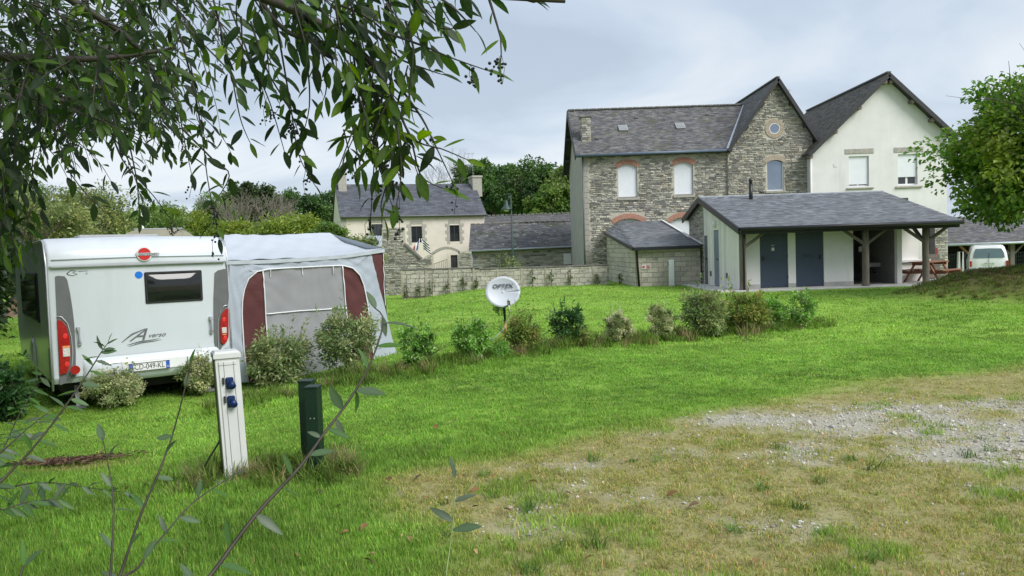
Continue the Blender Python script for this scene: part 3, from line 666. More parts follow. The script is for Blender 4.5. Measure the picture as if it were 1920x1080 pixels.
mb = MB(); mb.quad((hx0, yb_, zb), (hx1, yb_, zb), (hx1, yb_, zeave), (hx0, yb_, zeave)); mb.quad((hx1, D0, zb), (hx1, yb_, zb), (hx1, yb_, zeave + .6), (hx1, D0, zeave + .6)); mb.build('rear_wall', M_cement, house)
# gable wing, a little proud of the front
DG = 39.85; go_ = Vector((hxm, DG, 0)); apex = P(1455, 152, DG); gL = Vector((hxm, DG, P(1366, 283, DG).z)); gR = Vector((hx1, DG, P(1526, 256, DG).z))
gw = px_rect(1438, 299, 1469, 358, go_, DG)
mb = MB(); holed_wall(mb, go_, XU, NF, hx1 - hxm, zb, min(gL.z, gR.z), [gw])
zm = min(gL.z, gR.z); mb.poly([(hxm, DG, zm), (hx1, DG, zm), gR, apex, gL]); mb.quad((hxm, DG, zb), (hxm, D0, zb), (hxm, D0, gL.z), (hxm, DG, gL.z)); mb.build('cross_gable_wall', M_mortar, house)
# stones
qu = .30
inA = no_holes([wA, wB, (wA[0] - .05, wA[3], wA[2] + .05, wA[3] + .28), (wB[0] - .05, wB[3], wB[2] + .05, wB[3] + .28), (lA[0] - .05, lA[1], lA[2] + .05, lA[3] + .28), (lB[0] - .05, lB[1], lB[2] + .05, lB[3] + .28), (0, -9, qu, 99)], .02)
cen = P(1452, 241, DG); cu, cv = cen.x - hxm, cen.z
def inG(a, v, b, w):
    for u in (a, b):
        for q in (v, w):
            t = u / (hx1 - hxm); ua = apex.x - hxm
            lim = gL.z + (apex.z - gL.z) * u / ua if u < ua else gR.z + (apex.z - gR.z) * ((hx1 - hxm) - u) / ((hx1 - hxm) - ua)
            if q > lim - .02: return False
            if math.hypot(u - cu, q - cv) < .50: return False
    return no_holes([(gw[0], gw[1], gw[2], gw[3] + .28)], .02)(a, v, b, w)
sh = lambda lst, dz: [(a, v + dz, b, w + dz) for (a, v, b, w) in lst]
rA = sh(courses(hxm - hx0, zeave - .5, rg, lambda a, v, b, w: inA(a, v + .4, b, w + .4) and w + .4 < zeave - .02), .4)
rG = sh(courses(hx1 - hxm, apex.z - 1.6, rg, lambda a, v, b, w: inG(a, v + 1.5, b, w + 1.5)), 1.5)
rQ = []; v = .4; kx = 0
while v < zeave - .3: w_ = qu if kx % 2 else qu * .8; rQ.append((.01, v, w_, v + .26)); v += .275; kx += 1
stones(house, [(ho, XU, NF, rA), (go_, XU, NF, rG)], .04, 300, rg)
blocks(house, 'corner_stone', ho, XU, NF, rQ, M_granite, .03, rg)
for w in (wA, wB):
    shutter_window(house, ho, XU, NF, w[0], w[1] + .02, w[2], w[3], .985, .1)
    brick_arch(house, ho + XU * ((w[0] + w[2]) / 2) + Vector((0, 0, w[3] - .20)), XU, NF, (w[2] - w[0]) / 2 + .02, .19, .25, M_brick, 15, .035)
    mb = MB(); mb.span(hx0 + w[0] - .07, hx0 + w[2] + .07, D0 - .10, D0 + .1, w[1] - .14, w[1] - .005, .01); mb.build('window_sill', M_granite, house)
for w in (lA, lB):
    brick_arch(house, ho + XU * ((w[0] + w[2]) / 2) + Vector((0, 0, w[3] - .22)), XU, NF, (w[2] - w[0]) / 2 + .02, .26, .25, M_brick, 19, .035)
    mb = MB(); mb.span(hx0 + w[0], hx0 + w[2], D0 + .15, D0 + .2, w[1], w[3]); mb.build('window', M_shutter, house)
mb = MB(); gx0, gz0, gx1, gz1 = hxm + gw[0], gw[1], hxm + gw[2], gw[3]
mb.span(gx0, gx1, DG + .12, DG + .15, gz0, gz1); pane = mb.build('window', M_skyglass, house)
mb = MB(); mb.span(gx1 - .05, gx1, DG + .06, DG + .118, gz0, gz1); mb.span(gx0, gx0 + .04, DG + .06, DG + .118, gz0, gz1); mb.span(gx0 + .04, gx1 - .05, DG + .06, DG + .118, gz0, gz0 + .05); mb.build('window_frame', M_whitepaint, pane)
brick_arch(house, (hxm + (gw[0] + gw[2]) / 2, DG, gw[3] - .16), XU, NF, (gw[2] - gw[0]) / 2 + .02, .15, .24, M_brickpale, 15, .035)
mb = MB(); mb.span(gx0 - .08, gx1 + .08, DG - .08, DG + .1, gz0 - .12, gz0 - .004, .01); mb.build('window_sill', M_granite, house)
brick_arch(house, cen, XU, NF, .285, 0, .20, M_brickpale, 34, .035, True)
mb = MB(); mb.disc(cen + Vector((0, -.006, 0)), .235, (0, -1, 0), .01, 28); rw = mb.build('round_window', M_skyglass, house)
mb = MB(); k = 28
for i in range(k):
    a, b = 2 * math.pi * i / k, 2 * math.pi * (i + 1) / k
    q = lambda r, t, y: (cen.x + r * math.cos(t), cen.y - y, cen.z + r * math.sin(t))
    mb.quad(q(.24, a, .03), q(.24, b, .03), q(.275, b, .03), q(.275, a, .03)); mb.quad(q(.24, a, .03), q(.24, b, .03), q(.24, b, -.01), q(.24, a, -.01)); mb.quad(q(.275, a, .03), q(.275, b, .03), q(.275, b, -.01), q(.275, a, -.01))
mb.build('round_frame', M_whitepaint, rw)
# main roof
vx = hx0 - .34; slope = Vector((0, yr - (D0 - .35), zridge - (zeave - .05))); Lf = slope.length; sl = slope.normalized()
eo = Vector((vx, D0 - .35, zeave - .05)); nrm = XU.cross(sl)
mb = MB(); wr = hxm + 2.4 - vx
gsl = (apex.z - gL.z) / (apex.x - gL.x); vbx = apex.x - (apex.z - zridge) / gsl + .15
mb.prism([eo, eo + XU * (hxm - .02 - vx), Vector((hxm + .3, D0 + .05, eo.z + slope.z * .4 / slope.y)), Vector((vbx + .5, yr, zridge)), eo + slope], -nrm * .1)
bk = Vector((vx, yb_ + .35, zeave - .05)); mb.prism([bk, bk + XU * (hx1 - vx), Vector((hx1, yr, zridge)), Vector((vx, yr, zridge))], Vector((0, -.05, -.1)))
mroof = mb.build('roof', mat('roof_underlay', (.05, .05, .052), .9, .2, 4), house)
gsl = (apex.z - gL.z) / (apex.x - gL.x); gsr = (apex.z - gR.z) / (gR.x - apex.x)
def in_main(u, s):
    p = eo + XU * u + sl * s; lim = apex.z - (apex.x - p.x) * gsl
    return p.z > lim - .02
slates(mroof, eo + nrm * .004, XU, sl, wr, Lf, .24, .115, SL_OLD, M_slateold, rg, 0, in_main, .014)
# wing roof: two slopes running back from the verge
y0g, y1g = DG - .32, 46.6; ax = apex.x; az = apex.z + .10
for sgn, g, w in ((-1, gsl, ax - hxm + .05), (1, gsr, hx1 - ax + .42)):
    S = Vector((-sgn, 0, g)).normalized(); L = w * math.hypot(1, g); low = Vector((ax + sgn * w, y0g, az - w * g)); Y = Vector((0, y1g - y0g, 0))
    top = Vector((ax, y0g, az)); n2 = Y.normalized().cross(S); n2 = n2 if n2.z > 0 else -n2
    mb = MB(); mb.prism([low, low + Y, top + Y, top], -n2 * .09); mb.build('wing_roof', MATS['roof_underlay'], house)
    slates(mroof, low + n2 * .004, Y, S, Y.length, L, .24, .115, SL_OLD, M_slateold, rg, 0, None, .014)
    mb = MB(); mb.bar(low + Vector((0, -.03, -.07)), top + Vector((0, -.03, -.07)), .05, .17, n2); mb.build('barge_board', M_darkwood, house)
    for f in (.30, .62, .95):
        c = top.lerp(low, f); mb = MB(); mb.span(c.x - .07, c.x + .07, DG - .3, DG + .05, c.z - .30, c.z - .16); mb.build('purlin_end', M_darkwood, house)
# valley flashing, gutter, ridge, verge of the main roof
mb = MB(); va = Vector((hxm - .06, D0 - .38, zeave)); ztop = zridge; vbx = apex.x - (apex.z - zridge) / gsl; mb.bar(va + Vector((0, 0, .06)), Vector((vbx, yr, zridge + .07)), .14, .03, nrm); mb.build('valley_flashing', M_zinc, house)
mb = MB(); mb.tube([(vx, D0 - .42, zeave - .06), (hxm - .08, D0 - .42, zeave - .02)], .07, 8); mb.build('gutter', M_bluegut, house)
mb = MB(); mb.tube([(hx0 + .02, D0 - .1, zeave - .1), (hx0 - .03, D0 - .1, zb)], .045, 8); mb.build('downpipe', M_darkgrey, house)
x = vx
while x < vbx + .1:
    mb = MB(); mb.box((x + .19, yr, zridge + .045), (.40, .22, .11), Matrix.Rotation(rg.uniform(-.03, .03), 3, 'Y'), .03); mb.build('ridge_tile', M_slateold if False else mat('ridge_tile', (.13, .13, .115), .9, .3, 6, bump=.3), house); x += .41
mb = MB()
y = y0g
while y < y1g: mb.box((ax, y + .2, az + .04), (.2, .40, .1), None, .03); y += .41
mb.build('wing_ridge', MATS['ridge_tile'], house)
mb = MB(); mb.bar(eo + Vector((-.03, 0, -.10)), eo + slope + Vector((-.03, 0, -.10)), .05, .24, nrm); mb.bar(Vector((vx - .03, yb_ + .35, zeave - .15)), Vector((vx - .03, yr, zridge - .10)), .05, .24, (0, -sl.z * 0 + .5, .8)); mb.build('verge_board', M_darkwood, house)
for f in (.35, .7):
    c = Vector((vx, yr, zridge)).lerp(bk, f); mb = MB(); mb.span(vx, hx0 + .05, c.y - .08, c.y + .08, c.z - .36, c.z - .2); mb.build('purlin_end', M_darkwood, house)
for (ax0, ay0) in ((1168, 242), (1275, 238)):
    r = ray(ax0, ay0); pt = on_plane(ax0, ay0, eo, nrm); mb = MB(); Mx = Matrix((XU, sl, nrm)).transposed()
    mb.box(pt + nrm * .06, (.50, .62, .10), Mx, .015); sk = mb.build('skylight', M_grey, house); mb = MB(); mb.box(pt + nrm * .115, (.38, .46, .012), Mx); mb.build('pane', mat('skylight_glass', (.24, .25, .25), .15, .1, 3), sk)
for (ax0, ay0) in ((1193, 222), (1326, 216), (1120, 261)):
    pt = on_plane(ax0, ay0, eo, nrm); mb = MB(); mb.box(pt + nrm * .05, (.18, .16, .09), Matrix((XU, sl, nrm)).transposed(), .02); mb.build('roof_vent', M_darkgrey, house)
ch = P(1099, 270, 41.2); ct = P(1099, 222, 41.2); mb = MB(); mb.span(ch.x - .24, ch.x + .24, 40.95, 41.5, ch.z - .5, ct.z); chim = mb.build('chimney', M_mortar, house)
crs = []; v = ch.z - .4
while v < ct.z - .1:
    c = rg.uniform(.09, .14); u = rg.uniform(.15, .33); crs += [(.005, v, u, v + c - .015), (u + .015, v, .475, v + c - .015)]; v += c
stones(chim, [(Vector((ch.x - .24, 40.95, 0)), XU, NF, crs), (Vector((ch.x - .24, 41.45, 0)), Vector((0, -1, 0)), Vector((-1, 0, 0)), crs)], .03, 300, rg)
mb = MB(); mb.span(ch.x - .31, ch.x + .31, 40.88, 41.57, ct.z, ct.z + .1, .02); mb.build('chimney_cap', M_coping, chim)
an = P(1480, 200, 43); mb = MB(); mb.tube([an - Vector((0, 0, 1.2)), an + Vector((0, 0, .95))], .018, 6)
mb.tube([an + Vector((-.42, 0, .88)), an + Vector((.1, 0, .90))], .012, 5)
for i in range(5): mb.tube([an + Vector((-.4 + .11 * i, -.18, .885)), an + Vector((-.4 + .11 * i, .18, .885))], .008, 4)
mb.build('aerial', M_zinc, house)

# ------------------------------------------------------------------ the white rendered house
D1 = 39.2; wa = P(1660, 146, D1); wx0 = P(1524, 450, D1).x; wx1 = P(1776, 440, D1).x; zwe = P(1524, 285, D1).z; wyb = 49.0
wh = thing('white_house', (wa.x, D1, zb), 0, 'white rendered gable-fronted house with old slate roof beside the stone house', 'house')
wo = Vector((wx0, D1, 0)); s1 = px_rect(1592, 292, 1629, 350, wo, D1); s2 = px_rect(1684, 288, 1720, 347, wo, D1)
mb = MB(); holed_wall(mb, wo, XU, NF, wx1 - wx0, zb, zwe, [s1, s2], .2); gs1 = (wa.z - zwe) / (wa.x - wx0); zw2 = wa.z - gs1 * (wx1 - wa.x); mb.poly([(wx0, D1, zwe), (wx1, D1, zwe), (wx1, D1, zw2), (wa.x, D1, wa.z)])
mb.quad((wx0, D1, zb), (wx0, D1, zwe), (wx0, wyb, zwe), (wx0, wyb, zb)); mb.quad((wx1, D1, zb), (wx1, D1, zw2), (wx1, wyb, zw2), (wx1, wyb, zb)); mb.poly([(wx0, wyb, zb), (wx1, wyb, zb), (wx1, wyb, zw2), (wa.x, wyb, wa.z), (wx0, wyb, zwe)]); mb.build('rendered_wall', M_render, wh)
shutter_window(wh, wo, XU, NF, s1[0], s1[1], s1[2], s1[3], .93, .09); shutter_window(wh, wo, XU, NF, s2[0], s2[1], s2[2], s2[3], .74, .09)
for (x0, y0, x1, y1) in ((1584, 278, 1638, 289), (1676, 275, 1731, 286)):
    a = px_rect(x0, y0, x1, y1, wo, D1); mb = MB(); mb.span(wx0 + a[0], wx0 + a[2], D1 - .03, D1 + .05, a[1], a[3], .01); mb.build('lintel', M_granite, wh)
for (x0, y0, x1, y1) in ((1587, 351, 1638, 355), (1679, 348, 1729, 353)):
    a = px_rect(x0, y0, x1, y1, wo, D1); mb = MB(); mb.span(wx0 + a[0], wx0 + a[2], D1 - .09, D1 + .05, a[1], a[3], .01); mb.build('window_sill', M_granite, wh)
a = px_rect(1563, 307, 1569, 313, wo, D1); mb = MB(); mb.span(wx0 + a[0], wx0 + a[2], D1 - .02, D1 + .05, a[1], a[3]); mb.build('wall_vent', M_render, wh)
gs1 = (wa.z - zwe) / (wa.x - wx0)
for sgn in (-1, 1):
    w = (wa.x - wx0 if sgn < 0 else wx1 - wa.x) + .28; S = Vector((-sgn, 0, gs1)).normalized(); top = Vector((wa.x, D1 - .4, wa.z + .16)); low = Vector((wa.x + sgn * w, D1 - .4, top.z - w * gs1)); Y = Vector((0, wyb - D1 + .8, 0))
    n2 = Y.normalized().cross(S); n2 = n2 if n2.z > 0 else -n2
    mb = MB(); mb.prism([low, low + Y, top + Y, top], -n2 * .1); rr = mb.build('roof', MATS['roof_underlay'], wh)
    slates(rr, low + n2 * .004, Y, S, Y.length, w * math.hypot(1, gs1), .26, .12, [(.075, .072, .062), (.095, .09, .075), (.06, .058, .05), (.11, .10, .08)], M_slateold, rg, 0, None, .014)
    mb = MB(); mb.bar(low + Vector((0, -.03, -.09)), top + Vector((0, -.03, -.09)), .05, .2, n2); mb.build('barge_board', M_darkwood, wh)
    for f in (.04, .36, .66, .97):
        c = top.lerp(low, f); mb = MB(); mb.span(c.x - .08, c.x + .08, D1 - .38, D1 + .05, c.z - .36, c.z - .2); mb.build('purlin_end', M_oldpost, wh)
mb = MB(); y = D1 - .4
while y < wyb + .3: mb.box((wa.x, y + .2, wa.z + .2), (.22, .40, .11), None, .03); y += .41
mb.build('roof_ridge', MATS['ridge_tile'], wh)
mb = MB(); mb.tube([(wx0 - .07, D1 - .05, zwe - .1), (wx0 - .07, D1 - .05, zb)], .05, 8); mb.build('downpipe', M_render, wh)
pt = P(1612, 170, 43); mb = MB(); mb.box(pt, (.25, .3, .1), Matrix.Rotation(-.8, 3, 'Y')); mb.build('roof_vent', M_zinc, wh)

# ------------------------------------------------------------------ the slate-roofed washroom block with open shelter
WY = 27.15; PY = 26.5
wc = thing('washroom_block', (11.5, 29, 0), 0, 'low washroom block with slate roof, blue doors and timber posts', 'building')
zs = .05; slab = MB(); cx0 = P(1390, 500, PY).x
slab.span(cx0 - .9, 16.4, 26.1, 35.5, -.5, zs, .02); sl_ = slab.build('terrace', M_slab); tag(sl_, 'pale concrete terrace under the washroom block', 'terrace', kind='structure')
ye = 26.05; ze = P(1580, 421, ye).z; yrg = 31.6; zr = P(1530, 363, yrg).z; rx0 = cx0 - .16; rx1 = P(1806, 440, 26).x
sw_ = Vector((0, yrg - ye, zr - ze)); slw = sw_.normalized(); nw = XU.cross(slw)
mb = MB(); e0 = Vector((rx0, ye, ze)); mb.prism([e0, e0 + XU * (rx1 - rx0), e0 + XU * (rx1 - rx0) + sw_, e0 + sw_], -nw * .10)
bz = P(1293, 407, 34.4); mb.prism([(rx0, yrg, zr), (rx1, yrg, zr), (rx1, 34.6, bz.z - .05), (rx0, 34.6, bz.z - .05)], (0, 0, -.1)); rf = mb.build('roof', MATS['roof_underlay'], wc)
slates(rf, e0 + nw * .004, XU, slw, rx1 - rx0, sw_.length, .22, .13, SL_NEW, M_slate, rg, 300, None, .012)
sb = Vector((0, yrg - 34.6, zr - bz.z + .05)).normalized(); slates(rf, Vector((rx0, 34.6, bz.z - .04)), XU, sb, rx1 - rx0, 3.05, .3, .2, SL_NEW, M_slate, rg, 0, None, .012)
mb = MB(); mb.span(rx0, rx1, yrg - .10, yrg + .10, zr - .02, zr + .035, .01); mb.build('ridge_cap', M_zinc, wc)
mb = MB(); mb.bar(e0 + Vector((-.03, 0, -.1)), e0 + sw_ + Vector((-.03, 0, -.1)), .05, .22, nw); mb.bar((rx0 - .03, yrg, zr - .1), (rx0 - .03, 34.6, bz.z - .15), .05, .22); mb.build('verge_board', M_black_gut, wc)
mb = MB(); mb.tube([(rx0, ye - .07, ze - .05), (rx1, ye - .07, ze - .05)], .075, 8); mb.build('gutter', M_black_gut, wc)
mb = MB(); mb.span(rx0 + .05, rx1 - .05, ye + .05, ye + .09, ze - .22, ze - .06); mb.span(cx0 + .05, rx1 - .1, PY - .09, PY + .09, ze - .16, ze + .02); mb.build('wall_plate', M_darkwood, wc)
# left gable: larch boards up to the ridge, stone behind
def zroof(y): return ze - .12 + (zr - ze) * (y - ye) / (yrg - ye)
yb2 = 31.5; bw = .34; y = PY + .1; mbk = MB()
doors = [(on_plane(1318 + 4, 500, Vector((cx0, 0, 0)), XU).y,) for _ in range(1)]
d1 = (on_plane(1349, 500, Vector((cx0, 0, 0)), XU).y, on_plane(1340, 500, Vector((cx0, 0, 0)), XU).y); d2 = (on_plane(1328, 500, Vector((cx0, 0, 0)), XU).y, on_plane(1321, 500, Vector((cx0, 0, 0)), XU).y)
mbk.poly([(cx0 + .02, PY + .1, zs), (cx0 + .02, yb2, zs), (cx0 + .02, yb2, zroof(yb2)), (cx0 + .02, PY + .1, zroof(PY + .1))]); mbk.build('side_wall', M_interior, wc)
edges = [PY + .1]; segs = []
for (a, b, zt) in ((d1[0], d1[1], 2.18), (d2[0], d2[1], 2.0)):
    q = edges[-1]; n = max(1, round((a - q) / bw))
    for i in range(n): segs.append((q + (a - q) * i / n, q + (a - q) * (i + 1) / n, zs))
    segs.append((a, b, zt)); edges.append(b)
q = edges[-1]; n = max(1, round((yb2 - q) / bw))
for i in range(n): segs.append((q + (yb2 - q) * i / n, q + (yb2 - q) * (i + 1) / n, zs))
for (a, b, z0) in segs:
    mb = MB(); mb.prism([(cx0 + .015, a + .008, z0), (cx0 + .015, b - .008, z0), (cx0 + .015, b - .008, zroof(b)), (cx0 + .015, a + .008, zroof(a))], (-.03, 0, 0)); mb.build('board', M_larch, wc)
for (a, b), zt, c in ((d1, 2.15, (.20, .25, .30)), (d2, 1.97, (.14, .15, .17))):
    mb = MB(); mb.prism([(cx0 - .01, a + .03, zs + .02), (cx0 - .01, b - .03, zs + .02), (cx0 - .01, b - .03, zt), (cx0 - .01, a + .03, zt)], (.02, 0, 0)); dd = mb.build('side_door', mat('side_door_%d' % int(zt * 100), c, .35, .1, 3), wc)
    mb = MB(); mb.span(cx0 - .06, cx0 - .015, a + .1, a + .22, 1.05, 1.09); mb.build('door_handle', M_black, dd)
lp = on_plane(1340, 420, Vector((cx0 - .05, 0, 0)), XU); mb = MB(); mb.sphere(lp, .13, 12, 8, (.7, 1, 1.1)); mb.build('wall_lamp', M_whitepaint, wc)
for px, py in ((1333, 513), (1363, 517)):
    q = on_plane(px, py, Vector((cx0 - .02, 0, 0)), XU); mb = MB(); mb.span(q.x - .02, q.x, q.y - .1, q.y + .1, q.z - .1, q.z + .1); mb.build('vent_grille', M_darkgrey, wc)
mb = MB(); zbk = lambda y: zr - .1 + (bz.z - .05 - zr) * (y - yrg) / (34.6 - yrg)
mb.poly([(cx0 + .04, yb2, 0), (cx0 + .04, 34.3, 0), (cx0 + .04, 34.3, zbk(34.3)), (cx0 + .04, yrg, zbk(yrg)), (cx0 + .04, yb2, zroof(yb2))]); rsw = mb.build('rear_side_wall', M_mortar, wc)
rr_ = courses(34.2 - yb2, 3.3, rg, lambda a, v, b, w: w < min(zbk(yb2 + a), zbk(yb2 + b)) - .03)
rr_ = [((34.2 - yb2) - b, v, (34.2 - yb2) - a, w) for (a, v, b, w) in rr_]
stones(rsw, [(Vector((cx0 + .04, 34.2, 0)), Vector((0, -1, 0)), Vector((-1, 0, 0)), rr_)], .03, 150, rg)
# front wall with the two blue doors, then the open washing-up bay and the shelter
def fx(px): return P(px, 490, WY).x
def fz(px, py): return P(px, py, WY).z
fo = Vector((fx(1392), WY, 0)); zt = ze + .07; zdt = 2.12; hol = [(fx(a) - fo.x, zs, fx(b) - fo.x, zdt) for a, b in ((1425, 1478), (1492, 1545))]
mb = MB(); holed_wall(mb, fo, XU, NF, fx(1600) - fo.x, zs, zt, hol, .12); mb.quad((fx(1600), WY, zs), (fx(1600), WY, zt), (fx(1600), WY + 3.0, zt), (fx(1600), WY + 3.0, zs)); mb.build('front_wall', M_wcwall, wc)
mb = MB(); mb.span(fo.x + .005, fx(1425) - .003, WY - .012, WY + .03, zs, zs + .14); mb.span(fx(1478) + .003, fx(1492) - .003, WY - .012, WY + .03, zs, zs + .14); mb.span(fx(1545) + .003, fx(1600) - .004, WY - .012, WY + .03, zs, zs + .14); mb.build('plinth', M_slab, wc)
for i, (u0, v0, u1, v1) in enumerate(hol):
    mb = MB(); mb.span(fo.x + u0 + .012, fo.x + u1 - .012, WY + .05, WY + .095, v0 + .015, v1 - .01, .004); dr = mb.build('blue_door', M_bluedoor, wc)
    hx = fo.x + (u0 + .12 if i == 0 else u1 - .12); mb = MB(); mb.span(hx - .03, hx + .03, WY + .02, WY + .05, 1.0, 1.16, .005); mb.span(hx - .01, hx + .13 if i == 0 else hx + .011, WY - .01, WY + .012, 1.06, 1.085); mb.build('door_handle', M_black, dr)
    for vz in (.35, 1.1, 1.85):
        h2 = fo.x + (u1 - .012 if i == 0 else u0 + .012); mb = MB(); mb.tube([(h2, WY + .04, vz), (h2, WY + .04, vz + .12)], .014, 6); mb.build('hinge', M_darkgrey, dr)
    if i == 0:
        q = P(1450, 467, WY); mb = MB(); mb.span(q.x - .05, q.x + .05, WY + .04, WY + .049, q.z - .06, q.z + .05); mb.build('door_sign', M_signwhite, dr)
        text_part('door_letters', 'WC', .07, frame((q.x, WY + .045, q.z + .12), (1, 0, 0), (0, -1, 0)), M_signwhite, dr)
    else:
        q = P(1515, 480, WY); text_part('door_letters', 'WC', .2, frame((q.x, WY + .045, q.z), (1, 0, 0), (0, -1, 0)), M_black, dr)
# interior of the bay
ix0, ix1 = fx(1600), fx(1685); mb = MB()
mb.quad((ix0 + .02, WY + 3.0, zs), (ix1 + 1.9, WY + 3.0, zs), (ix1 + 1.9, WY + 3.0, 3.2), (ix0 + .02, WY + 3.0, 3.2)); mb.build('bay_wall', M_interior, wc)  # back wall of the bay coloured dark in place of deep shade
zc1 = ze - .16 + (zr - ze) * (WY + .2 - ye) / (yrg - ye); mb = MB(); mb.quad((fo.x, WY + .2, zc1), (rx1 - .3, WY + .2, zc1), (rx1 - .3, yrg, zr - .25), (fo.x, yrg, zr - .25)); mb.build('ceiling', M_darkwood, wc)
mb = MB(); mb.span(fx(1681), fx(1690), WY - .05, WY + .14, zs, zt); mb.build('pier', M_wcwall, wc); mb = MB(); mb.span(fx(1681) + .01, fx(1690) - .01, WY + .145, WY + 3.0, zs, zt); mb.build('partition', mat('grey_interior', (.20, .195, .185), .8, .15, 3), wc)  # partition grey darkened for shade, while the lit pier stays pale
wby = WY + 1.4; q0 = P(1690, 470, wby); q1 = P(1722, 470, wby); mb = MB(); mb.span(fx(1690) + .01, q1.x, wby, wby + .12, P(1700, 487, wby).z, zt); mb.span(fx(1690) + .01, P(1735, 470, wby).x, wby, wby + .12, zs, P(1700, 494, wby).z); mb.build('half_wall', M_wcwall, wc)
mb = MB(); mb.span(fx(1690) + .01, P(1742, 488, wby).x, wby - .12, wby + .16, P(1700, 492, wby).z, P(1700, 487, wby).z, .01); mb.build('counter', M_signwhite, wc)
for name, (x0, y0, x1, y1), dd, m_ in (('chalkboard', (1662, 447, 1680, 473), WY + 2.95, M_black), ('chalkboard', (1640, 450, 1657, 473), WY + 2.95, M_black)):
    a, b = P(x0, y1, dd), P(x1, y0, dd); mb = MB(); mb.span(a.x, b.x, dd - .03, dd, a.z, b.z); mb.build(name, m_, wc)
mb = MB(); a, b = P(1609, 472, WY + 1.6), P(1616, 462, WY + 1.6); mb.span(a.x, b.x, WY + 1.5, WY + 1.6, a.z, b.z, .01); mb.build('towel_dispenser', M_signwhite, wc)
sd = WY + 1.2; a, b = P(1630, 501, sd), P(1680, 491, sd); mb = MB(); mb.span(a.x, b.x, sd, sd + .55, a.z, b.z, .02); bs_ = mb.build('wash_trough', M_steel, wc)
for px in (1652, 1668):
    c = P(px, 505, sd + .2); mb = MB(); mb.tube([(c.x, sd + .3, zs), (c.x, sd + .3, a.z)], .04, 7); mb.build('leg', M_darkgrey, bs_)
    mb = MB(); mb.tube([(c.x, sd + .45, b.z), (c.x, sd + .45, b.z + .22), (c.x, sd + .3, b.z + .24), (c.x, sd + .25, b.z + .17)], .016, 6); mb.build('tap', M_alu, bs_)
mb = MB(); q = P(1646, 512, sd + .3); mb.tube([(q.x - .2, sd + .35, a.z - .02), (q.x - .15, sd + .35, a.z - .2), (q.x + .5, sd + .35, a.z - .22), (q.x + .55, sd + .35, a.z - .02)], .03, 6); mb.build('waste_pipe', M_black, bs_)
# posts with braces
def post(px, brace=(1, 1), lean=0, y=PY, r=.115):
    c = P(px, 500, y).x; rr0 = random.Random(px); mb = MB()
    pts = [(c + lean * (1 - t) + rr0.uniform(-.008, .008), y, zs + (ze - .14 - zs) * t) for t in (0, .03, .2, .4, .6, .8, 1)]
    mb.tube(pts, [r * 1.28, r * 1.05, r * 1.02, r, r * .98, r, r], 10); po = mb.build('post', M_oldpost, wc)
    for sgn, on in zip((-1, 1), brace):
        if on: mb = MB(); mb.bar((c + sgn * .06, y, 1.50), (c + sgn * .80, y, ze - .14), .09, .11, (0, 1, 0), .01); mb.build('brace', M_oldpost, po)
    return po
post(1393, (0, 1)); post(1623, (1, 1)); post(1736, (1, 1)); 
mb = MB(); c = P(1746, 480, WY + 3.5).x; mb.span(c - .1, c + .1, WY + 3.4, WY + 3.6, zs, 2.7); mb.build('post', M_darkwood, wc)
mb = MB(); c0 = P(1730, 480, 26.6).x; mb.bar((c0, PY + .1, 1.55), (c0 - .1, PY + .85, ze + .1), .09, .1, (1, 0, 0)); mb.build('brace', M_oldpost, wc)
mb = MB(); fl = on_plane(1408, 374, e0, nw); mb.tube([fl - Vector((0, 0, .2)), fl + Vector((0, 0, .62))], .075, 10); mb.tube([fl + Vector((0, 0, .6)), fl + Vector((0, 0, .7)), fl + Vector((0, 0, .72)), fl + Vector((0, 0, .86))], [.06, .06, .1, .02], 10); mb.build('flue_pipe', M_black, wc)
mb = MB(); mb.tube([(cx0 + .12, PY - .05, ze - .1), (cx0 + .05, PY - .14, ze - .35), (cx0 + .05, PY - .14, zs)], .035, 7); mb.build('downpipe', M_black_gut, wc)
pt = on_plane(1428, 362, e0, nw); mb = MB(); mb.box(pt + nw * .04, (.16, .16, .07), Matrix((XU, slw, nw)).transposed(), .02); mb.build('roof_vent', M_black, wc)

# ------------------------------------------------------------------ the concrete block lean-to
LY = 32.0; lx0 = P(1192, 500, LY).x; lx1 = cx0 - .05; lez = P(1192, 464, LY).z
lt = thing('block_shed', ((lx0 + lx1) / 2, 35, 0), 0, 'small concrete block shed with a slate roof leaning on the stone house', 'shed')
ltop = P(1296, 412, 39.6).z; lys = Vector((0, 39.7 - LY + .3, ltop - lez)); eL = Vector((lx0 - .12, LY - .3, lez)); sll = lys.normalized(); nl = XU.cross(sll); xt = P(1158, 419, 39.6).x; zhb = P(1134, 435, 39.6)
lw_ = lx1 - lx0 + .1
mb = MB(); mb.prism([eL, eL + XU * lw_, Vector((lx1 - .02, 39.7, ltop)), Vector((xt, 39.7, ltop))], -nl * .09); mb.prism([eL, Vector((xt, 39.7, ltop)), Vector((zhb.x, 39.7, zhb.z))], (0, 0, -.09)); lr = mb.build('roof', MATS['roof_underlay'], lt)
slates(lr, eL + nl * .004, XU, sll, lw_, lys.length, .24, .15, SL_NEW, M_slate, rg, 300, lambda u, s: u > (xt - eL.x) * s / lys.length, .012)
hU = (Vector((zhb.x, 39.7, zhb.z)) - eL); hS = Vector((xt, 39.7, ltop)) - Vector((zhb.x, 39.7, zhb.z))
slates(lr, eL + Vector((0, 0, .006)), hU, hS, hU.length, hS.length, .3, .16, SL_NEW, M_slate, rg, 0, lambda u, s: s < hS.length * u / hU.length, .012)
mb = MB(); mb.quad((lx0, LY, -.3), (lx1, LY, -.3), (lx1, LY, lez - .08), (lx0, LY, lez - .08)); xbk = P(1139, 480, 39.8).x
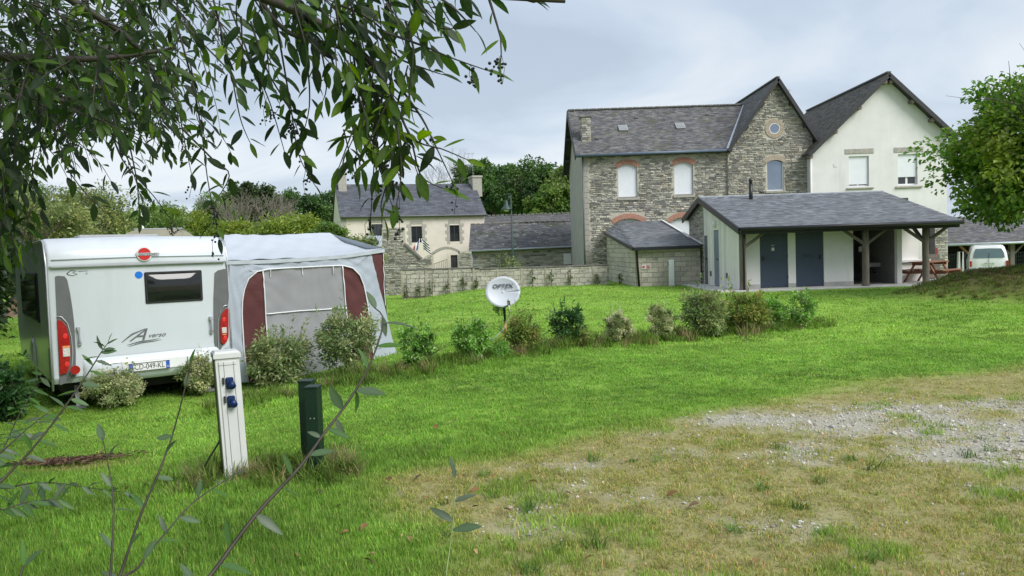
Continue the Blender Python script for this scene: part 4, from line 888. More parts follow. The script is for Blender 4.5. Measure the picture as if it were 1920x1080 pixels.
lu = Vector((xbk - lx0, 39.8 - LY, 0)); mb.quad((lx0, LY, -.3), (lx0, LY, lez - .06), (xbk, 39.8, zhb.z - .06), (xbk, 39.8, -.3)); mb.build('wall', M_joint, lt)
blocks(lt, 'block', (lx0, LY, 0), XU, NF, block_rects(lx1 - lx0, -.25, lambda u: lez - .1, .46, .205, .016), M_block, .03, rg)
Lu = lu.length; lun = lu.normalized(); nl2 = Vector((-lun.y, lun.x, 0)); nl2 = nl2 if nl2.x < 0 else -nl2
bl = block_rects(Lu, -.25, lambda u: lez - .08 + (zhb.z - lez) * u / Lu, .62, .205, .016)
blocks(lt, 'block', (lx0, LY, 0), lun, nl2, bl, M_block, .03, rg)
mb = MB(); mb.bar(eL + Vector((0, -.03, -.06)), eL + XU * lw_ + Vector((0, -.03, -.06)), .06, .12); mb.build('gutter', M_black_gut, lt)
mb = MB(); mb.bar(eL + Vector((-.03, 0, -.06)), Vector((zhb.x - .03, 39.7, zhb.z - .06)), .06, .14); mb.build('verge_board', M_black_gut, lt)
mb = MB(); a = P(1193, 470, LY - .25); mb.tube([(a.x + .02, LY - .2, lez - .08), (a.x + .04, LY - .08, lez - .25), (a.x + .12, LY - .08, -.1)], .045, 8); mb.build('downpipe', M_black_gut, lt)
mb = MB(); mb.bar(Vector((lx1 + .02, LY - .3, lez + .06)), Vector((lx1 - .1, 39.6, ltop + .06)), .10, .03); mb.build('flashing', M_signwhite, lt)
a, b = P(1203, 505, LY - .04), P(1219, 496, LY - .04); mb = MB(); mb.span(a.x, b.x, LY - .05, LY - .035, a.z, b.z); sg = mb.build('wall_sign', M_signwhite); tag(sg, 'small white and red notice on the concrete block shed', 'sign')
mb = MB(); mb.span((a.x + b.x) / 2 + .02, b.x - .02, LY - .056, LY - .051, a.z + .03, a.z + (b.z - a.z) * .45); mb.span((a.x + b.x) / 2 + .02, b.x - .02, LY - .056, LY - .051, a.z + (b.z - a.z) * .58, b.z - .03); mb.span(a.x + .03, a.x + .13, LY - .056, LY - .051, a.z + .05, b.z - .05); mb.build('print', M_signred, sg)
a, b = P(1254, 536, 31.6), P(1263, 487, 31.6); mb = MB(); mb.span(a.x, b.x, 31.5, 31.62, -.1, b.z, .015); wp = mb.build('white_post', M_whitepaint); tag(wp, 'slim white marker post standing before the concrete block shed', 'post')
mb = MB(); mb.span(a.x - .02, a.x - .002, 31.53, 31.59, b.z - .25, b.z - .08); mb.build('plate', M_darkgrey, wp)

# ------------------------------------------------------------------ boundary wall of concrete blocks between thin posts
BY = 34.6; bx0 = P(752, 520, BY).x; bx1 = P(1139, 515, BY + .4).x
bwall = thing('boundary_wall', ((bx0 + bx1) / 2, BY, 0), 0, 'low weathered concrete block wall at the back of the lawn', 'wall')
zst = P(900, 507, BY).z; ztl = P(760, 505, BY).z; ztr = P(1000, 500, BY).z; xst = P(900, 505, BY).x
mb = MB(); mb.span(bx0, xst, BY, BY + .16, -.5, ztl - .06); mb.span(xst + .002, bx1, BY, BY + .16, -.5, ztr - .05); mb.build('core', M_joint, bwall)
blocks(bwall, 'block', (bx0, BY, 0), XU, NF, [r for r in block_rects(bx1 - bx0, -.25, lambda u: (ztl if bx0 + u < xst else ztr) - .06, .42, .2, .016)], M_blockold, .03, rg)
x = bx0
while x < bx1 - .2:
    t = ztl if x < xst else ztr; mb = MB(); mb.span(x, x + .09, BY - .05, BY + .2, -.4, t - .05); mb.build('post', mat('post_concrete', (.38, .34, .27), .9, .2, 6), bwall); x += 1.07
for a, b, t in ((bx0 - .05, xst, ztl), (xst + .004, bx1, ztr)):
    n = max(1, round((b - a) / 1.1))
    for i in range(n): mb = MB(); mb.span(a + (b - a) * i / n + .006, a + (b - a) * (i + 1) / n - .006, BY - .06, BY + .22, t - .055 + rg.uniform(-.006, .006), t + rg.uniform(-.005, .005), .01); mb.build('coping_stone', M_coping, bwall)

# ------------------------------------------------------------------ stone stair wall and arch on the left of the courtyard
TY = 38.5
tw = thing('stone_stair_wall', (P(745, 520, TY).x, TY, -.4), 0, 'rubble stone stair wall with slanted coping left of the low block wall', 'wall')
prof = [(716, 548), (716, 427), (756, 426), (757, 459), (790, 487), (802, 478), (810, 478), (812, 548)]
pp = [P(x, y, TY) for x, y in prof]; pp[0].z = pp[-1].z = -.5
mb = MB(); mb.prism(pp, (0, .7, 0)); mb.build('core', M_mortar, tw)
tu0 = pp[0].x; tp = [(p.x - tu0, p.z) for p in pp]
def in_poly(u, v, poly):
    c = False; n = len(poly)
    for i in range(n):
        (x1, y1), (x2, y2) = poly[i], poly[i - 1]
        if (y1 > v) != (y2 > v) and u < (x2 - x1) * (v - y1) / (y2 - y1) + x1: c = not c
    return c
rT = [r for r in sh(courses(pp[-1].x - tu0, 3.6, rg, lambda a, v, b, w: all(in_poly(u, q - .4, tp) for u in (a + .01, b - .01) for q in (v + .01, w))), -.4)]
stones(tw, [(Vector((tu0, TY, 0)), XU, NF, rT)], .04, 300, rg)
mb = MB(); a, b = P(758, 458, TY), P(789, 486, TY); mb.bar(a + Vector((0, .3, .03)), b + Vector((0, .3, .03)), .8, .07, (0, 0, 1)); mb.build('slanted_coping', M_coping, tw)
AY = 44.0
ar = thing('courtyard_arch', (P(835, 500, AY).x, AY, -.4), 0, 'low segmental stone arch over the courtyard gateway', 'arch')
mb = MB(); pts = []; x0, x1 = P(808, 480, AY), P(862, 475, AY); n = 10
for i in range(n + 1): t = i / n; pts.append(Vector((x0.x + (x1.x - x0.x) * t, AY, x0.z + (x1.z - x0.z) * t + .30 * math.sin(math.pi * t))))
for i in range(n): a, b = pts[i], pts[i + 1]; mb.prism([a, b - Vector((.01, 0, 0)), b + Vector((-.01, 0, .16)), a + Vector((0, 0, .16))], (0, .5, 0))
mb.build('arch_ring', M_granite, ar)
mb = MB(); mb.span(x1.x - .1, x1.x + .65, AY, AY + .5, -.5, x1.z + .1); mb.build('pier', M_mortar, ar)
stones(ar, [(Vector((x1.x - .1, AY, 0)), XU, NF, courses(.75, x1.z, rg, lambda *a: True))], .03, 100, rg)
gt_ = thing('courtyard_gate', (P(830, 490, 43.5).x, 43.5, -.3), 0, 'low iron railing gate under the courtyard arch', 'gate')
g0, g1 = P(811, 496, 43.5), P(838, 486, 43.5)
for i in range(9):
    t = i / 8; x = g0.x + (g1.x - g0.x) * t; z = g0.z + (g1.z - g0.z) * t; mb = MB(); mb.tube([(x, 43.5, -.3), (x, 43.5, z)], .014, 5); mb.build('bar', M_oldpost, gt_)
mb = MB(); mb.bar(g0, g1, .03, .03); mb.build('rail', M_oldpost, gt_)

# ------------------------------------------------------------------ the low stone barn with mossy slate roof
SY = 49.0; sx0 = P(884, 480, SY).x; sx1 = P(1092, 480, SY).x; sez = P(980, 466, SY).z; sry = 52.2; srz = P(970, 418, sry).z
shd = thing('stone_barn', ((sx0 + sx1) / 2, SY, -.5), 0, 'low stone barn with lichen-spotted slate roof behind the block wall', 'barn')
mb = MB(); mb.quad((sx0, SY, -.5), (sx1, SY, -.5), (sx1, SY, sez), (sx0, SY, sez)); mb.poly([(sx0, SY, -.5), (sx0, SY, sez), (sx0, sry, srz - .1), (sx0, 2 * sry - SY, sez), (sx0, 2 * sry - SY, -.5)]); mb.build('wall', M_mortar, shd)
r1 = courses(sx1 - sx0, sez, rg, lambda a, v, b, w: w < sez - .02, (.08, .17), (.2, .6)); gl = 2 * (sry - SY)
r2 = courses(gl, srz, rg, lambda a, v, b, w: w < min(sez + (srz - sez) * (1 - abs(2 * u / gl - 1)) for u in (a, b)) - .1, (.08, .17), (.2, .6))
stones(shd, [(Vector((sx0, SY, 0)), XU, NF, r1), (Vector((sx0, 2 * sry - SY, 0)), Vector((0, -1, 0)), Vector((-1, 0, 0)), r2)], .035, 300, rg)
so = Vector((sx0 - .15, SY - .3, sez)); ss = Vector((0, sry - SY + .3, srz - sez)); ssn = ss.normalized(); ns = XU.cross(ssn); wS = sx1 - sx0 + .2
mb = MB(); mb.prism([so, so + XU * wS, so + XU * wS + ss, so + ss], -ns * .1); mb.prism([so + ss, so + ss + XU * wS, Vector((sx1, 2 * sry - SY + .3, sez)), Vector((sx0 - .15, 2 * sry - SY + .3, sez))], (0, 0, -.1)); sr = mb.build('roof', MATS['roof_underlay'], shd)
M_lichen = mat('lichen_slate', (.5, .5, .5), .75, .3, 3, bump=.2, attr='col', spots=[(.9, .52, .7, (.07, .075, .05)), (2.6, .60, .66, (.30, .30, .25))])
slates(sr, so + ns * .004, XU, ssn, wS, ss.length, .28, .14, SL_OLD, M_lichen, rg, 0, None, .016)
mb = MB(); x = so.x
while x < so.x + wS: mb.box((x + .17, sry, srz + .03 + .035 * math.sin(x * .9)), (.31, .24, .12), None, .03); x += .36
mb.build('ridge', M_coping, shd)
mb = MB(); mb.tube([so + Vector((0, -.06, -.05)), so + XU * wS + Vector((0, -.06, .02))], .06, 7); mb.build('gutter', M_zinc, shd); mb = MB(); mb.tube([(sx0 + .05, SY - .1, sez), (sx0 + .05, SY - .1, -.4)], .045, 7); mb.build('downpipe', M_zinc, shd)
a, b = P(1057, 496, SY - .1), P(1071, 475, SY - .1); mb = MB(); mb.span(a.x, b.x, SY - .12, SY - .08, a.z, b.z); q = mb.build('notice_board', M_signwhite); tag(q, 'pale notice board on the stone barn wall near the house corner', 'notice board')
a, b = P(1072, 496, SY - .1), P(1080, 477, SY - .1); mb = MB(); mb.span(a.x, b.x, SY - .12, SY - .08, a.z, b.z); mb.build('panel', mat('yellow_panel', (.42, .38, .10), .6, .3, 8), q)
# the farther long roof behind it
FY = 62.0; lrf = thing('far_barn', (P(1000, 440, FY).x, FY, 0), 0, 'long low slate roof of a barn showing behind the stone barn', 'barn')
fx0, fx1, fez, frz = P(912, 440, FY).x, P(1110, 440, FY).x, P(1000, 424, FY).z, P(1000, 403, FY + 4).z
mb = MB(); mb.span(fx0, fx1, FY, FY + 8, -.3, fez); mb.build('wall', M_mortar, lrf); mb = MB(); mb.prism([(fx0 - .2, FY - .3, fez), (fx1, FY - .3, fez), (fx1, FY + 4, frz), (fx0 - .2, FY + 4, frz)], (0, 0, -.1)); mb.prism([(fx0 - .2, FY + 8.3, fez), (fx1, FY + 8.3, fez), (fx1, FY + 4, frz), (fx0 - .2, FY + 4, frz)], (0, 0, -.1)); lro = mb.build('roof', MATS['roof_underlay'], lrf)
fs2 = Vector((0, 4.3, frz - fez)); slates(lro, Vector((fx0 - .2, FY - .3, fez + .005)), XU, fs2.normalized(), fx1 - fx0, fs2.length, .4, .2, SL_OLD, M_slateold, rg, 0, None, .02)
mb = MB(); x = fx0
while x < fx1: mb.box((x + .17, FY + 4, frz + .05), (.3, .26, .14), None, .03); x += .37
mb.build('ridge', M_coping, lrf)

# ------------------------------------------------------------------ the cream house beyond the courtyard (right end a little farther off)
CYL = 68.0; a0 = P(641, 450, CYL); a1 = P(911, 450, 72.0); rz = math.atan2(a1.y - a0.y, a1.x - a0.x); cl = (Vector((a1.x, a1.y, 0)) - Vector((a0.x, a0.y, 0))).length
ck = thing('cream_house', (a0.x, a0.y, 0), rz, 'cream rendered house with slate roof and a chimney at each end', 'house'); CM = W(ck); CU = (CM.to_3x3() @ Vector((1, 0, 0))); CN = (CM.to_3x3() @ Vector((0, -1, 0))); CO = Vector((a0.x, a0.y, 0))
def cpl(px, py, k=0): p = on_plane(px, py, CO + CN * k, CN); return CM.inverted() @ p
cez = cpl(770, 403).z; cd = 7.4
def crect(x0, y0, x1, y1): a, b = cpl(x0, y1), cpl(x1, y0); return (a.x, a.z, b.x, b.z)
cw = [crect(698, 420, 717, 446), crect(772, 424, 791, 455), crect(844, 422, 861, 453)]; cdoor = crect(846, 478, 858, 506)
mb = MB(); holed_wall(mb, (0, 0, 0), (1, 0, 0), (0, -1, 0), cl, -.6, cez, cw + [cdoor], .2)
mb.poly([(0, 0, -.6), (0, 0, cez), (0, cd / 2, cez + 3.1), (0, cd, cez), (0, cd, -.6)]); mb.poly([(cl, 0, -.6), (cl, 0, cez), (cl, cd / 2, cez + 3.1), (cl, cd, cez), (cl, cd, -.6)]); mb.quad((0, cd, -.6), (cl, cd, -.6), (cl, cd, cez), (0, cd, cez)); mb.build('rendered_wall', M_cream, ck, True)
p0 = cpl(780, 345); rzc = (CM.inverted() @ on_plane(770, 345, CO - CN * cd / 2, CN)).z
cs = Vector((0, cd / 2 + .3, rzc - cez + .1)); mb = MB(); mb.prism([(-.1, -.3, cez - .1), (cl + .1, -.3, cez - .1), (cl + .1, cd / 2, rzc), (-.1, cd / 2, rzc)], (0, 0, -.12)); mb.prism([(-.1, cd + .3, cez - .1), (cl + .1, cd + .3, cez - .1), (cl + .1, cd / 2, rzc), (-.1, cd / 2, rzc)], (0, 0, -.12)); cr = mb.build('roof', MATS['roof_underlay'], ck, True)
slates(cr, CM @ Vector((-.1, -.3, cez - .09)), CU, CM.to_3x3() @ cs, cl + .2, cs.length, .5, .25, [(.078, .083, .10), (.088, .093, .11), (.07, .075, .09)], mat('far_slate', (.5, .5, .5), .55, .1, 2, attr='col'), rg, 0, None, .012)
for (w) in cw:
    mb = MB(); mb.span(w[0], w[2], .13, .16, w[1], w[3]); pn = mb.build('window', M_glass, ck, True); mb = MB(); mb.span((w[0] + w[2]) / 2 - .03, (w[0] + w[2]) / 2 + .03, .09, .128, w[1], w[3]); mb.span(w[0], w[0] + .06, .09, .128, w[1], w[3]); mb.span(w[2] - .06, w[2], .09, .128, w[1], w[3]); mb.build('window_frame', M_darkwood, pn, True)
    v = w[1] - .2; k = 0
    while v < w[3] + .02:
        for sg2 in (-1, 1):
            L = .42 if k % 2 else .26; x = w[0] - L if sg2 < 0 else w[2]; mb = MB(); mb.span(x + .002, x + L - .002, -.025, .05, v + .006, v + .30); mb.build('surround_stone', M_granite, ck, True)
        v += .31; k += 1
    mb = MB(); mb.span(w[0] - .1, w[2] + .1, -.03, .05, v, v + .3); mb.build('lintel', M_granite, ck, True)
mb = MB(); mb.span(cdoor[0], cdoor[2], .15, .19, cdoor[1], cdoor[3]); mb.build('door', M_darkwood, ck, True)
mb = MB(); mb.span(-.03, .45, -.03, .1, -.6, cez); mb.build('corner_quoin', M_granite, ck, True)
for (xa, xb, y0, yb__) in ((633, 648, 325, 356), (882, 899, 331, 362)):
    ym = cd / 2; u0 = (CM.inverted() @ on_plane(xa, 350, CO - CN * ym, CN)).x; u1 = (CM.inverted() @ on_plane(xb, 350, CO - CN * ym, CN)).x; z1 = (CM.inverted() @ on_plane(xa, y0, CO - CN * ym, CN)).z
    mb = MB(); mb.span(u0, u1, ym - .9, ym + .6, rzc - 1.3, z1 - .2); c_ = mb.build('chimney', M_granite, ck, True); mb = MB(); mb.span(u0 - .08, u1 + .08, ym - .98, ym + .68, z1 - .2, z1, .03); mb.build('chimney_cap', M_granite, c_, True)
zz = (CM.inverted() @ on_plane(889, 286, CO - CN * 3.7, CN)).z; mb = MB(); mb.tube([(u0 + .3, 3.7, z1 - .1), (u0 + .3, 3.7, zz)], .025, 5); mb.tube([(u0 - .25, 3.7, zz - .15), (u0 + .5, 3.7, zz - .05)], .02, 5)
for i in range(4): mb.tube([(u0 - .2 + .2 * i, 3.4, zz - .13), (u0 - .2 + .2 * i, 4.0, zz - .13)], .015, 4)
mb.build('aerial', M_zinc, ck, True)
mb = MB(); mb.tube([(-.1, -.38, cez - .12), (cl + .1, -.38, cez - .12)], .07, 6); mb.build('gutter', M_darkgrey, ck, True)
# two flags by the middle window
for i, (px, py, px2, py2) in enumerate(((783, 468, 787, 447), (795, 466, 790, 447))):
    b = P(px, py + 4, 66.5); t = P(px2, py2, 66.5); fl_ = thing('tricolour_flag' if i == 0 else 'striped_flag', b, 0, ['blue white and red flag hanging before the cream house', 'black and white striped flag hanging before the cream house'][i], 'flag')
    mb = MB(); mb.tube([b, t], .025, 6); mb.build('pole', M_whitepaint, fl_)
    dn = (b - t).normalized(); ac = Vector((.8 if i else -.55, 0, -.45)).normalized() if True else None
    n = 3 if i == 0 else 7
    for k in range(n):
        L0, L1 = (1.0 * k / n, 1.0 * (k + 1) / n)
        rows = []
        for v in range(5):
            rows.append([t + dn * (.05 + .9 * (v / 4)) * .95 + ac * (.72 * (L0 + (L1 - L0) * u / 3)) + Vector((0, .08 * math.sin(6 * (L0 + (L1 - L0) * u / 3) + v), -.25 * (L0 + (L1 - L0) * u / 3))) for u in range(4)])
        if i == 1: rows = [[t + dn * (.05 + .9 * ((k + v / 1) / 7)) * .95 + ac * (.72 * u / 6) + Vector((0, .08 * math.sin(u + k * .3), -.03 * u)) for u in range(7)] for v in range(2)]
        mb = MB(); mb.grid(rows); mb.build('stripe', [M_fblue, M_signwhite, M_fred][k] if i == 0 else (M_black if k % 2 == 0 else M_signwhite), fl_)
# curved-roof outbuilding glimpsed left of the stair wall
ob = thing('shed_roof', (P(707, 470, 46).x, 46, -.3), 0, 'small grey corrugated shed roof left of the stone stair wall', 'shed'); mb = MB(); a, b = P(696, 462, 46), P(718, 447, 46)
for i in range(10): x = a.x - .6 + i * .17; mb.prism([(x, 46, a.z), (x + .08, 46, a.z + .03), (x + .16, 46, a.z), (x + .16, 48, b.z + .2), (x + .08, 48, b.z + .23), (x, 48, b.z + .2)], (0, 0, -.03))
mb.build('roof', M_zinc, ob); mb = MB(); mb.span(a.x - .6, a.x + 1.0, 46.1, 47.9, -.3, a.z - .03); mb.build('wall', M_mortar, ob)

# ------------------------------------------------------------------ street lamp
LPY = 42.0; lb = P(962, 497, LPY); ltp = P(957.5, 366, LPY); sl_l = thing('street_lamp', (lb.x, LPY, 0), 0, 'green street lamp with a curled bracket behind the block wall', 'street lamp')
mb = MB(); mb.tube([(lb.x, LPY, -.4), (lb.x, LPY, 1.2), (lb.x, LPY, ltp.z)], [.075, .06, .04], 8); mb.build('pole', M_lampgreen, sl_l)
mb = MB(); mb.tube([(lb.x, LPY, ltp.z - .05), (lb.x - .02, LPY, ltp.z + .06), (lb.x - .14, LPY, ltp.z + .10), (lb.x - .24, LPY, ltp.z - .02), (lb.x - .25, LPY, ltp.z - .38)], .022, 6); mb.build('bracket', M_lampgreen, sl_l)
lh = Vector((lb.x - .25, LPY, ltp.z - .38)); mb = MB(); mb.tube([lh + Vector((0, 0, .12)), lh, lh - Vector((0, 0, .16)), lh - Vector((0, 0, .20)), lh - Vector((0, 0, .36)), lh - Vector((0, 0, .40))], [.05, .09, .12, .15, .30, .30], 14); hd_ = mb.build('lamp_shade', M_lampgreen, sl_l)
mb = MB(); mb.sphere(lh - Vector((0, 0, .40)), .16, 12, 8, (1, 1, .6)); mb.build('lamp_glass', M_signwhite, hd_)

# ------------------------------------------------------------------ van, barn and fence at the far right
VY = 39.7; vc = P(1854, 460, VY); vz = P(1854, 459, VY).z - 1.80
van = thing('parked_van', (vc.x, VY, vz), math.radians(-28), 'small white van parked by the open barn, seen from behind', 'van'); M_van = mat('van_paint', (.74, .75, .75), .25, .03, 2, coat=.5)
sec = [(0, .36, .84), (0, .62, .86), (.02, .95, .855), (.10, 1.35, .80), (.20, 1.68, .70), (.30, 1.77, .62)]
rows = []
for (yy, zz_, hw) in sec: rows.append([(-hw, yy + .10, zz_), (-hw * .9, yy + .02, zz_), (-hw * .5, yy, zz_), (0, yy - .01, zz_), (hw * .5, yy, zz_), (hw * .9, yy + .02, zz_), (hw, yy + .10, zz_)])
side = lambda sg2: [[(sg2 * hw * 1.0, yy + .10, zz_), (sg2 * hw, 2.3, zz_), (sg2 * hw * .97, 2.6 if zz_ > 1.0 else 4.0, min(zz_, 1.78) if zz_ < 1.0 else zz_)] for (yy, zz_, hw) in sec]
mb = MB(); mb.grid(rows); mb.grid(side(-1)); mb.grid(side(1)); hw = .62; mb.grid([[(-hw, .40, 1.77), (0, .29, 1.79), (hw, .40, 1.77)], [(-hw, 1.5, 1.79), (0, 1.5, 1.82), (hw, 1.5, 1.79)], [(-hw * .97, 2.6, 1.77), (0, 2.6, 1.79), (hw * .97, 2.6, 1.77)], [(-.75, 3.3, 1.0), (0, 3.35, 1.02), (.75, 3.3, 1.0)], [(-.8, 4.0, .8), (0, 4.1, .82), (.8, 4.0, .8)], [(-.8, 4.05, .4), (0, 4.15, .4), (.8, 4.05, .4)]]); mb.build('body', M_van, van, True)
mb = MB(); mb.grid([[(-.70, .035, 1.13), (0, .03, 1.12), (.70, .035, 1.13)], [(-.665, .10, 1.38), (0, .09, 1.39), (.665, .10, 1.38)], [(-.58, .165, 1.60), (0, .155, 1.62), (.58, .165, 1.60)]]); mb.build('rear_window', glass_mat('van_glass', (.10, .15, .16), .05, 0, .8), van, True)
mb = MB(); mb.span(-.86, .86, -.07, .2, .34, .60, .04); mb.build('bumper', M_darkgrey, van, True)
for s_ in (-1, 1):
    mb = MB(); mb.span(s_ * .80 - .05, s_ * .80 + .05, -.005, .12, .68, .98, .02); mb.build('tail_light', M_red, van, True)
    mb = MB(); mb.span(s_ * .98 - .09, s_ * .98 + .09, 2.45, 2.6, 1.1, 1.3, .03); mb.build('mirror', M_black, van, True)
    for yy in (.75, 3.2): mb = MB(); mb.disc((s_ * .70, yy, .3), .3, (s_, 0, 0), .16, 20); wl_ = mb.build('wheel', M_rubber, van, True); mb = MB(); mb.disc((s_ * .865, yy, .3), .19, (s_, 0, 0), .012, 16); mb.build('rim', M_alu, wl_, True)
mb = MB(); mb.span(-.26, .26, -.022, -.012, .78, .89); pl = mb.build('number_plate', M_signwhite, van, True); text_part('plate_digits', '3748 XN 56', .085, W(van) @ frame((0, -.024, .835), (1, 0, 0), (0, -1, 0)), M_ink, pl, .001)
mb = MB(); mb.bar((.0, .02, 1.12), (.02, .10, 1.40), .02, .02); mb.build('wiper', M_black, van, True)
mb = MB(); mb.span(-.008, .008, -.014, .004, .6, 1.1); mb.build('door_seam', M_darkgrey, van, True)
OBY = 46.5; ob = thing('open_barn', (P(1880, 470, OBY).x, OBY, -.7), 0, 'open-fronted timber barn with slate roof at the far right', 'barn')
ox0, ox1 = P(1776, 470, OBY).x, P(2080, 470, OBY).x; oez = P(1850, 455, OBY).z; ory = OBY + 5; orz = P(1850, 405, ory).z
mb = MB(); mb.prism([(ox0 - 1.5, OBY - .4, oez), (ox1, OBY - .4, oez), (ox1, ory, orz), (ox0 - 1.5, ory, orz)], (0, 0, -.12)); mb.prism([(ox0 - 1.5, ory + 4, oez), (ox1, ory + 4, oez), (ox1, ory, orz), (ox0 - 1.5, ory, orz)], (0, 0, -.12)); orf = mb.build('roof', MATS['roof_underlay'], ob)
os_ = Vector((0, 5.4, orz - oez)); slates(orf, Vector((ox0 - 1.5, OBY - .4, oez + .005)), XU, os_.normalized(), ox1 - ox0 + 1.5, os_.length, .3, .15, SL_OLD, M_slateold, rg, 0, None, .014)
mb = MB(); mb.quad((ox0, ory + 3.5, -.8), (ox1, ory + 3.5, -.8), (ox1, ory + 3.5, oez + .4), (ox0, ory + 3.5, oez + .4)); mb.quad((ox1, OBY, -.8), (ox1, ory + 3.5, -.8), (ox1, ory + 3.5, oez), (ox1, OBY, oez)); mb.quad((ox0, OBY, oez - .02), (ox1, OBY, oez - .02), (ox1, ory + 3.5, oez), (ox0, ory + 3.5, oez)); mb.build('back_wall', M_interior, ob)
mb = MB(); mb.tube([(ox0 - 1.5, OBY - .46, oez - .05), (ox1, OBY - .46, oez - .05)], .08, 7); mb.build('gutter', M_zinc, ob)
for px, m_ in ((1825, M_newwood), (1899, M_oldpost)):
    x = P(px, 470, OBY).x; mb = MB(); mb.span(x - .13, x + .13, OBY, OBY + .24, -.8, oez - .1); po = mb.build('post', m_, ob)
    for s_ in (-1, 1): mb = MB(); mb.bar((x + s_ * .1, OBY + .12, oez - .75), (x + s_ * .75, OBY + .12, oez - .12), .1, .12, (0, 1, 0)); mb.build('brace', m_, po)
PYL = 37.6; q0, q1 = P(1749, 470, PYL), P(1777, 470, PYL); pl_ = thing('stone_pillar', ((q0.x + q1.x) / 2, PYL, -.6), 0, 'square rubble stone pillar beside the open barn', 'pillar'); pz = P(1760, 415, PYL).z
mb = MB(); mb.span(q0.x, q1.x, PYL, PYL + .8, -.8, pz); mb.build('core', M_mortar, pl_); stones(pl_, [(Vector((q0.x, PYL, 0)), XU, NF, sh(courses(q1.x - q0.x, pz + .6, rg, lambda a, v, b, w: w - .6 < pz), -.6))], .03, 200, rg)
FNY = 41.8; fn = thing('mesh_fence', (P(1850, 490, FNY).x, FNY, -.6), 0, 'dark green wire mesh fence running behind the white van', 'fence'); f0 = P(1765, 500, FNY).x; f1 = P(1990, 500, FNY).x; ft_ = P(1850, 474, FNY).z; M_wire = mat('fence_wire', (.03, .05, .04), .5, .1, 5)
for i in range(5): x = f0 + (f1 - f0) * i / 4; mb = MB(); mb.span(x - .03, x + .03, FNY, FNY + .05, -.9, ft_ + .06); mb.build('post', M_wire, fn)
mb = MB(); x = f0
while x < f1: mb.span(x - .004, x + .004, FNY + .02, FNY + .028, -.8, ft_); x += .12
z = -.75
while z <= ft_: mb.span(f0, f1, FNY + .029, FNY + .036, z - .004, z + .004); z += .2
mb.build('wire_mesh', M_wire, fn)
for i, (px, px2) in enumerate(((1797, 1800), (1804, 1802))):
    a, b = P(px, 528, 36.0), P(px2, 472, 36.0); a.z = hz(a.x, 36.0) - .1; mb = MB(); mb.bar(a, b, .17, .12, (0, 1, 0)); q = mb.build('concrete_post', mat('pale_concrete', (.46, .46, .44), .85, .12, 4, streak=.4)); tag(q, ['pale concrete post leaning right, left one of the touching pair', 'pale concrete post leaning left, right one of the touching pair'][i], 'post', 'pair of concrete posts by the fence')
a = P(1752, 471, PYL); mb = MB(); mb.span(a.x - .1, a.x + .1, PYL - .14, PYL, a.z - .17, a.z + .17, .02); q = mb.build('red_box', mat('dull_red', (.22, .035, .03), .6, .15, 5), pl_)

# ------------------------------------------------------------------ picnic table
ty = 27.6; tx0, tx1 = P(1697, 500, ty).x, P(1786, 500, ty).x; tc_ = (tx0 + tx1) / 2; tt = thing('picnic_table', (tc_, ty, zs), 0, 'red-brown wooden picnic table with fixed benches under the shelter', 'picnic table')
tz = .74
for i in range(5): mb = MB(); mb.span(-.74, .74, -.37 + i * .15, -.37 + i * .15 + .138, tz - .04, tz, .006); mb.build('top_plank', M_tablewood, tt, True)
for s_ in (-1, 1):
    for k in range(2): mb = MB(); y = s_ * (.62 + k * .14); mb.span(-.76, .76, y - .065, y + .065, .41, .45, .006); mb.build('seat_plank', M_tablewood, tt, True)
for sx in (-1, 1):
    x = sx * .52
    for s_ in (-1, 1): mb = MB(); mb.bar((x, s_ * .62, 0), (x, s_ * .22, tz - .045), .045, .10, (1, 0, 0)); mb.build('leg', M_tablewood, tt, True)
    mb = MB(); mb.span(x + .024, x + .07, -.82, .82, .31, .405); mb.build('seat_bearer', M_tablewood, tt, True); mb = MB(); mb.span(x + .024, x + .07, -.36, .36, tz - .13, tz - .042); mb.build('top_bearer', M_tablewood, tt, True)
    mb = MB(); mb.bar((x * .95, 0, .36), (x * .3, 0, tz - .05), .04, .08, (0, 1, 0)); mb.build('brace', M_tablewood, tt, True)
tt.rotation_euler = (0, 0, math.radians(37))
t2 = thing('wooden_crate', (P(1745, 495, 29.6).x, 29.6, zs), 0, 'weathered wooden bin behind the picnic table', 'bin')
for i in range(6): mb = MB(); mb.span(-.2, .2, -.28, -.25, .05 + i * .15, .05 + i * .15 + .138); mb.build('slat', M_oldpost, t2, True)
mb = MB(); mb.span(-.2, .2, -.248, .2, .03, .94); mb.build('liner', M_darkwood, t2, True)

# ------------------------------------------------------------------ caravan
CA = math.radians(36.3); cb = Vector((-6.30, 10.5, -.36)); cv = thing('caravan', cb, CA, 'white touring caravan seen from behind with red tail lights', 'caravan'); VM = W(cv); VI = VM.inverted()
c_n = VM.to_3x3() @ Vector((0, -1, 0)); c_x = VM.to_3x3() @ Vector((1, 0, 0)); c_y = VM.to_3x3() @ Vector((0, 1, 0))
def R(px, py, y=0.0):
    p = VI @ on_plane(px, py, cb + c_y * y, c_n); return p
CW = R(428, 560).x; ztop_ = R(92, 446).z; zlip = R(106, 499).z; zbot = R(112, 724).z + .0
def prof_pts():
    p = [(.06, zbot + .02), (0, zbot + .10), (.0, zlip - .04), (-.035, zlip), (-.032, zlip + .06), (-.022, zlip + .11)] + [(-.022 + .5 * (1 - math.cos(t)), zlip + .11 + (ztop_ - zlip - .11) * math.sin(t)) for t in np.linspace(.15, math.pi / 2, 9)]
    return p + [(4.9, ztop_ - .02), (5.4, ztop_ - .2), (5.7, 1.6), (5.75, .9), (5.4, zbot)]
pr = prof_pts()
mb = MB(); b_ = .035
xs_ = [(0, -.0), (b_ * .3, .012), (b_, 0.0), (CW - b_, 0), (CW - b_ * .3, .012), (CW, .0)]
rows = []
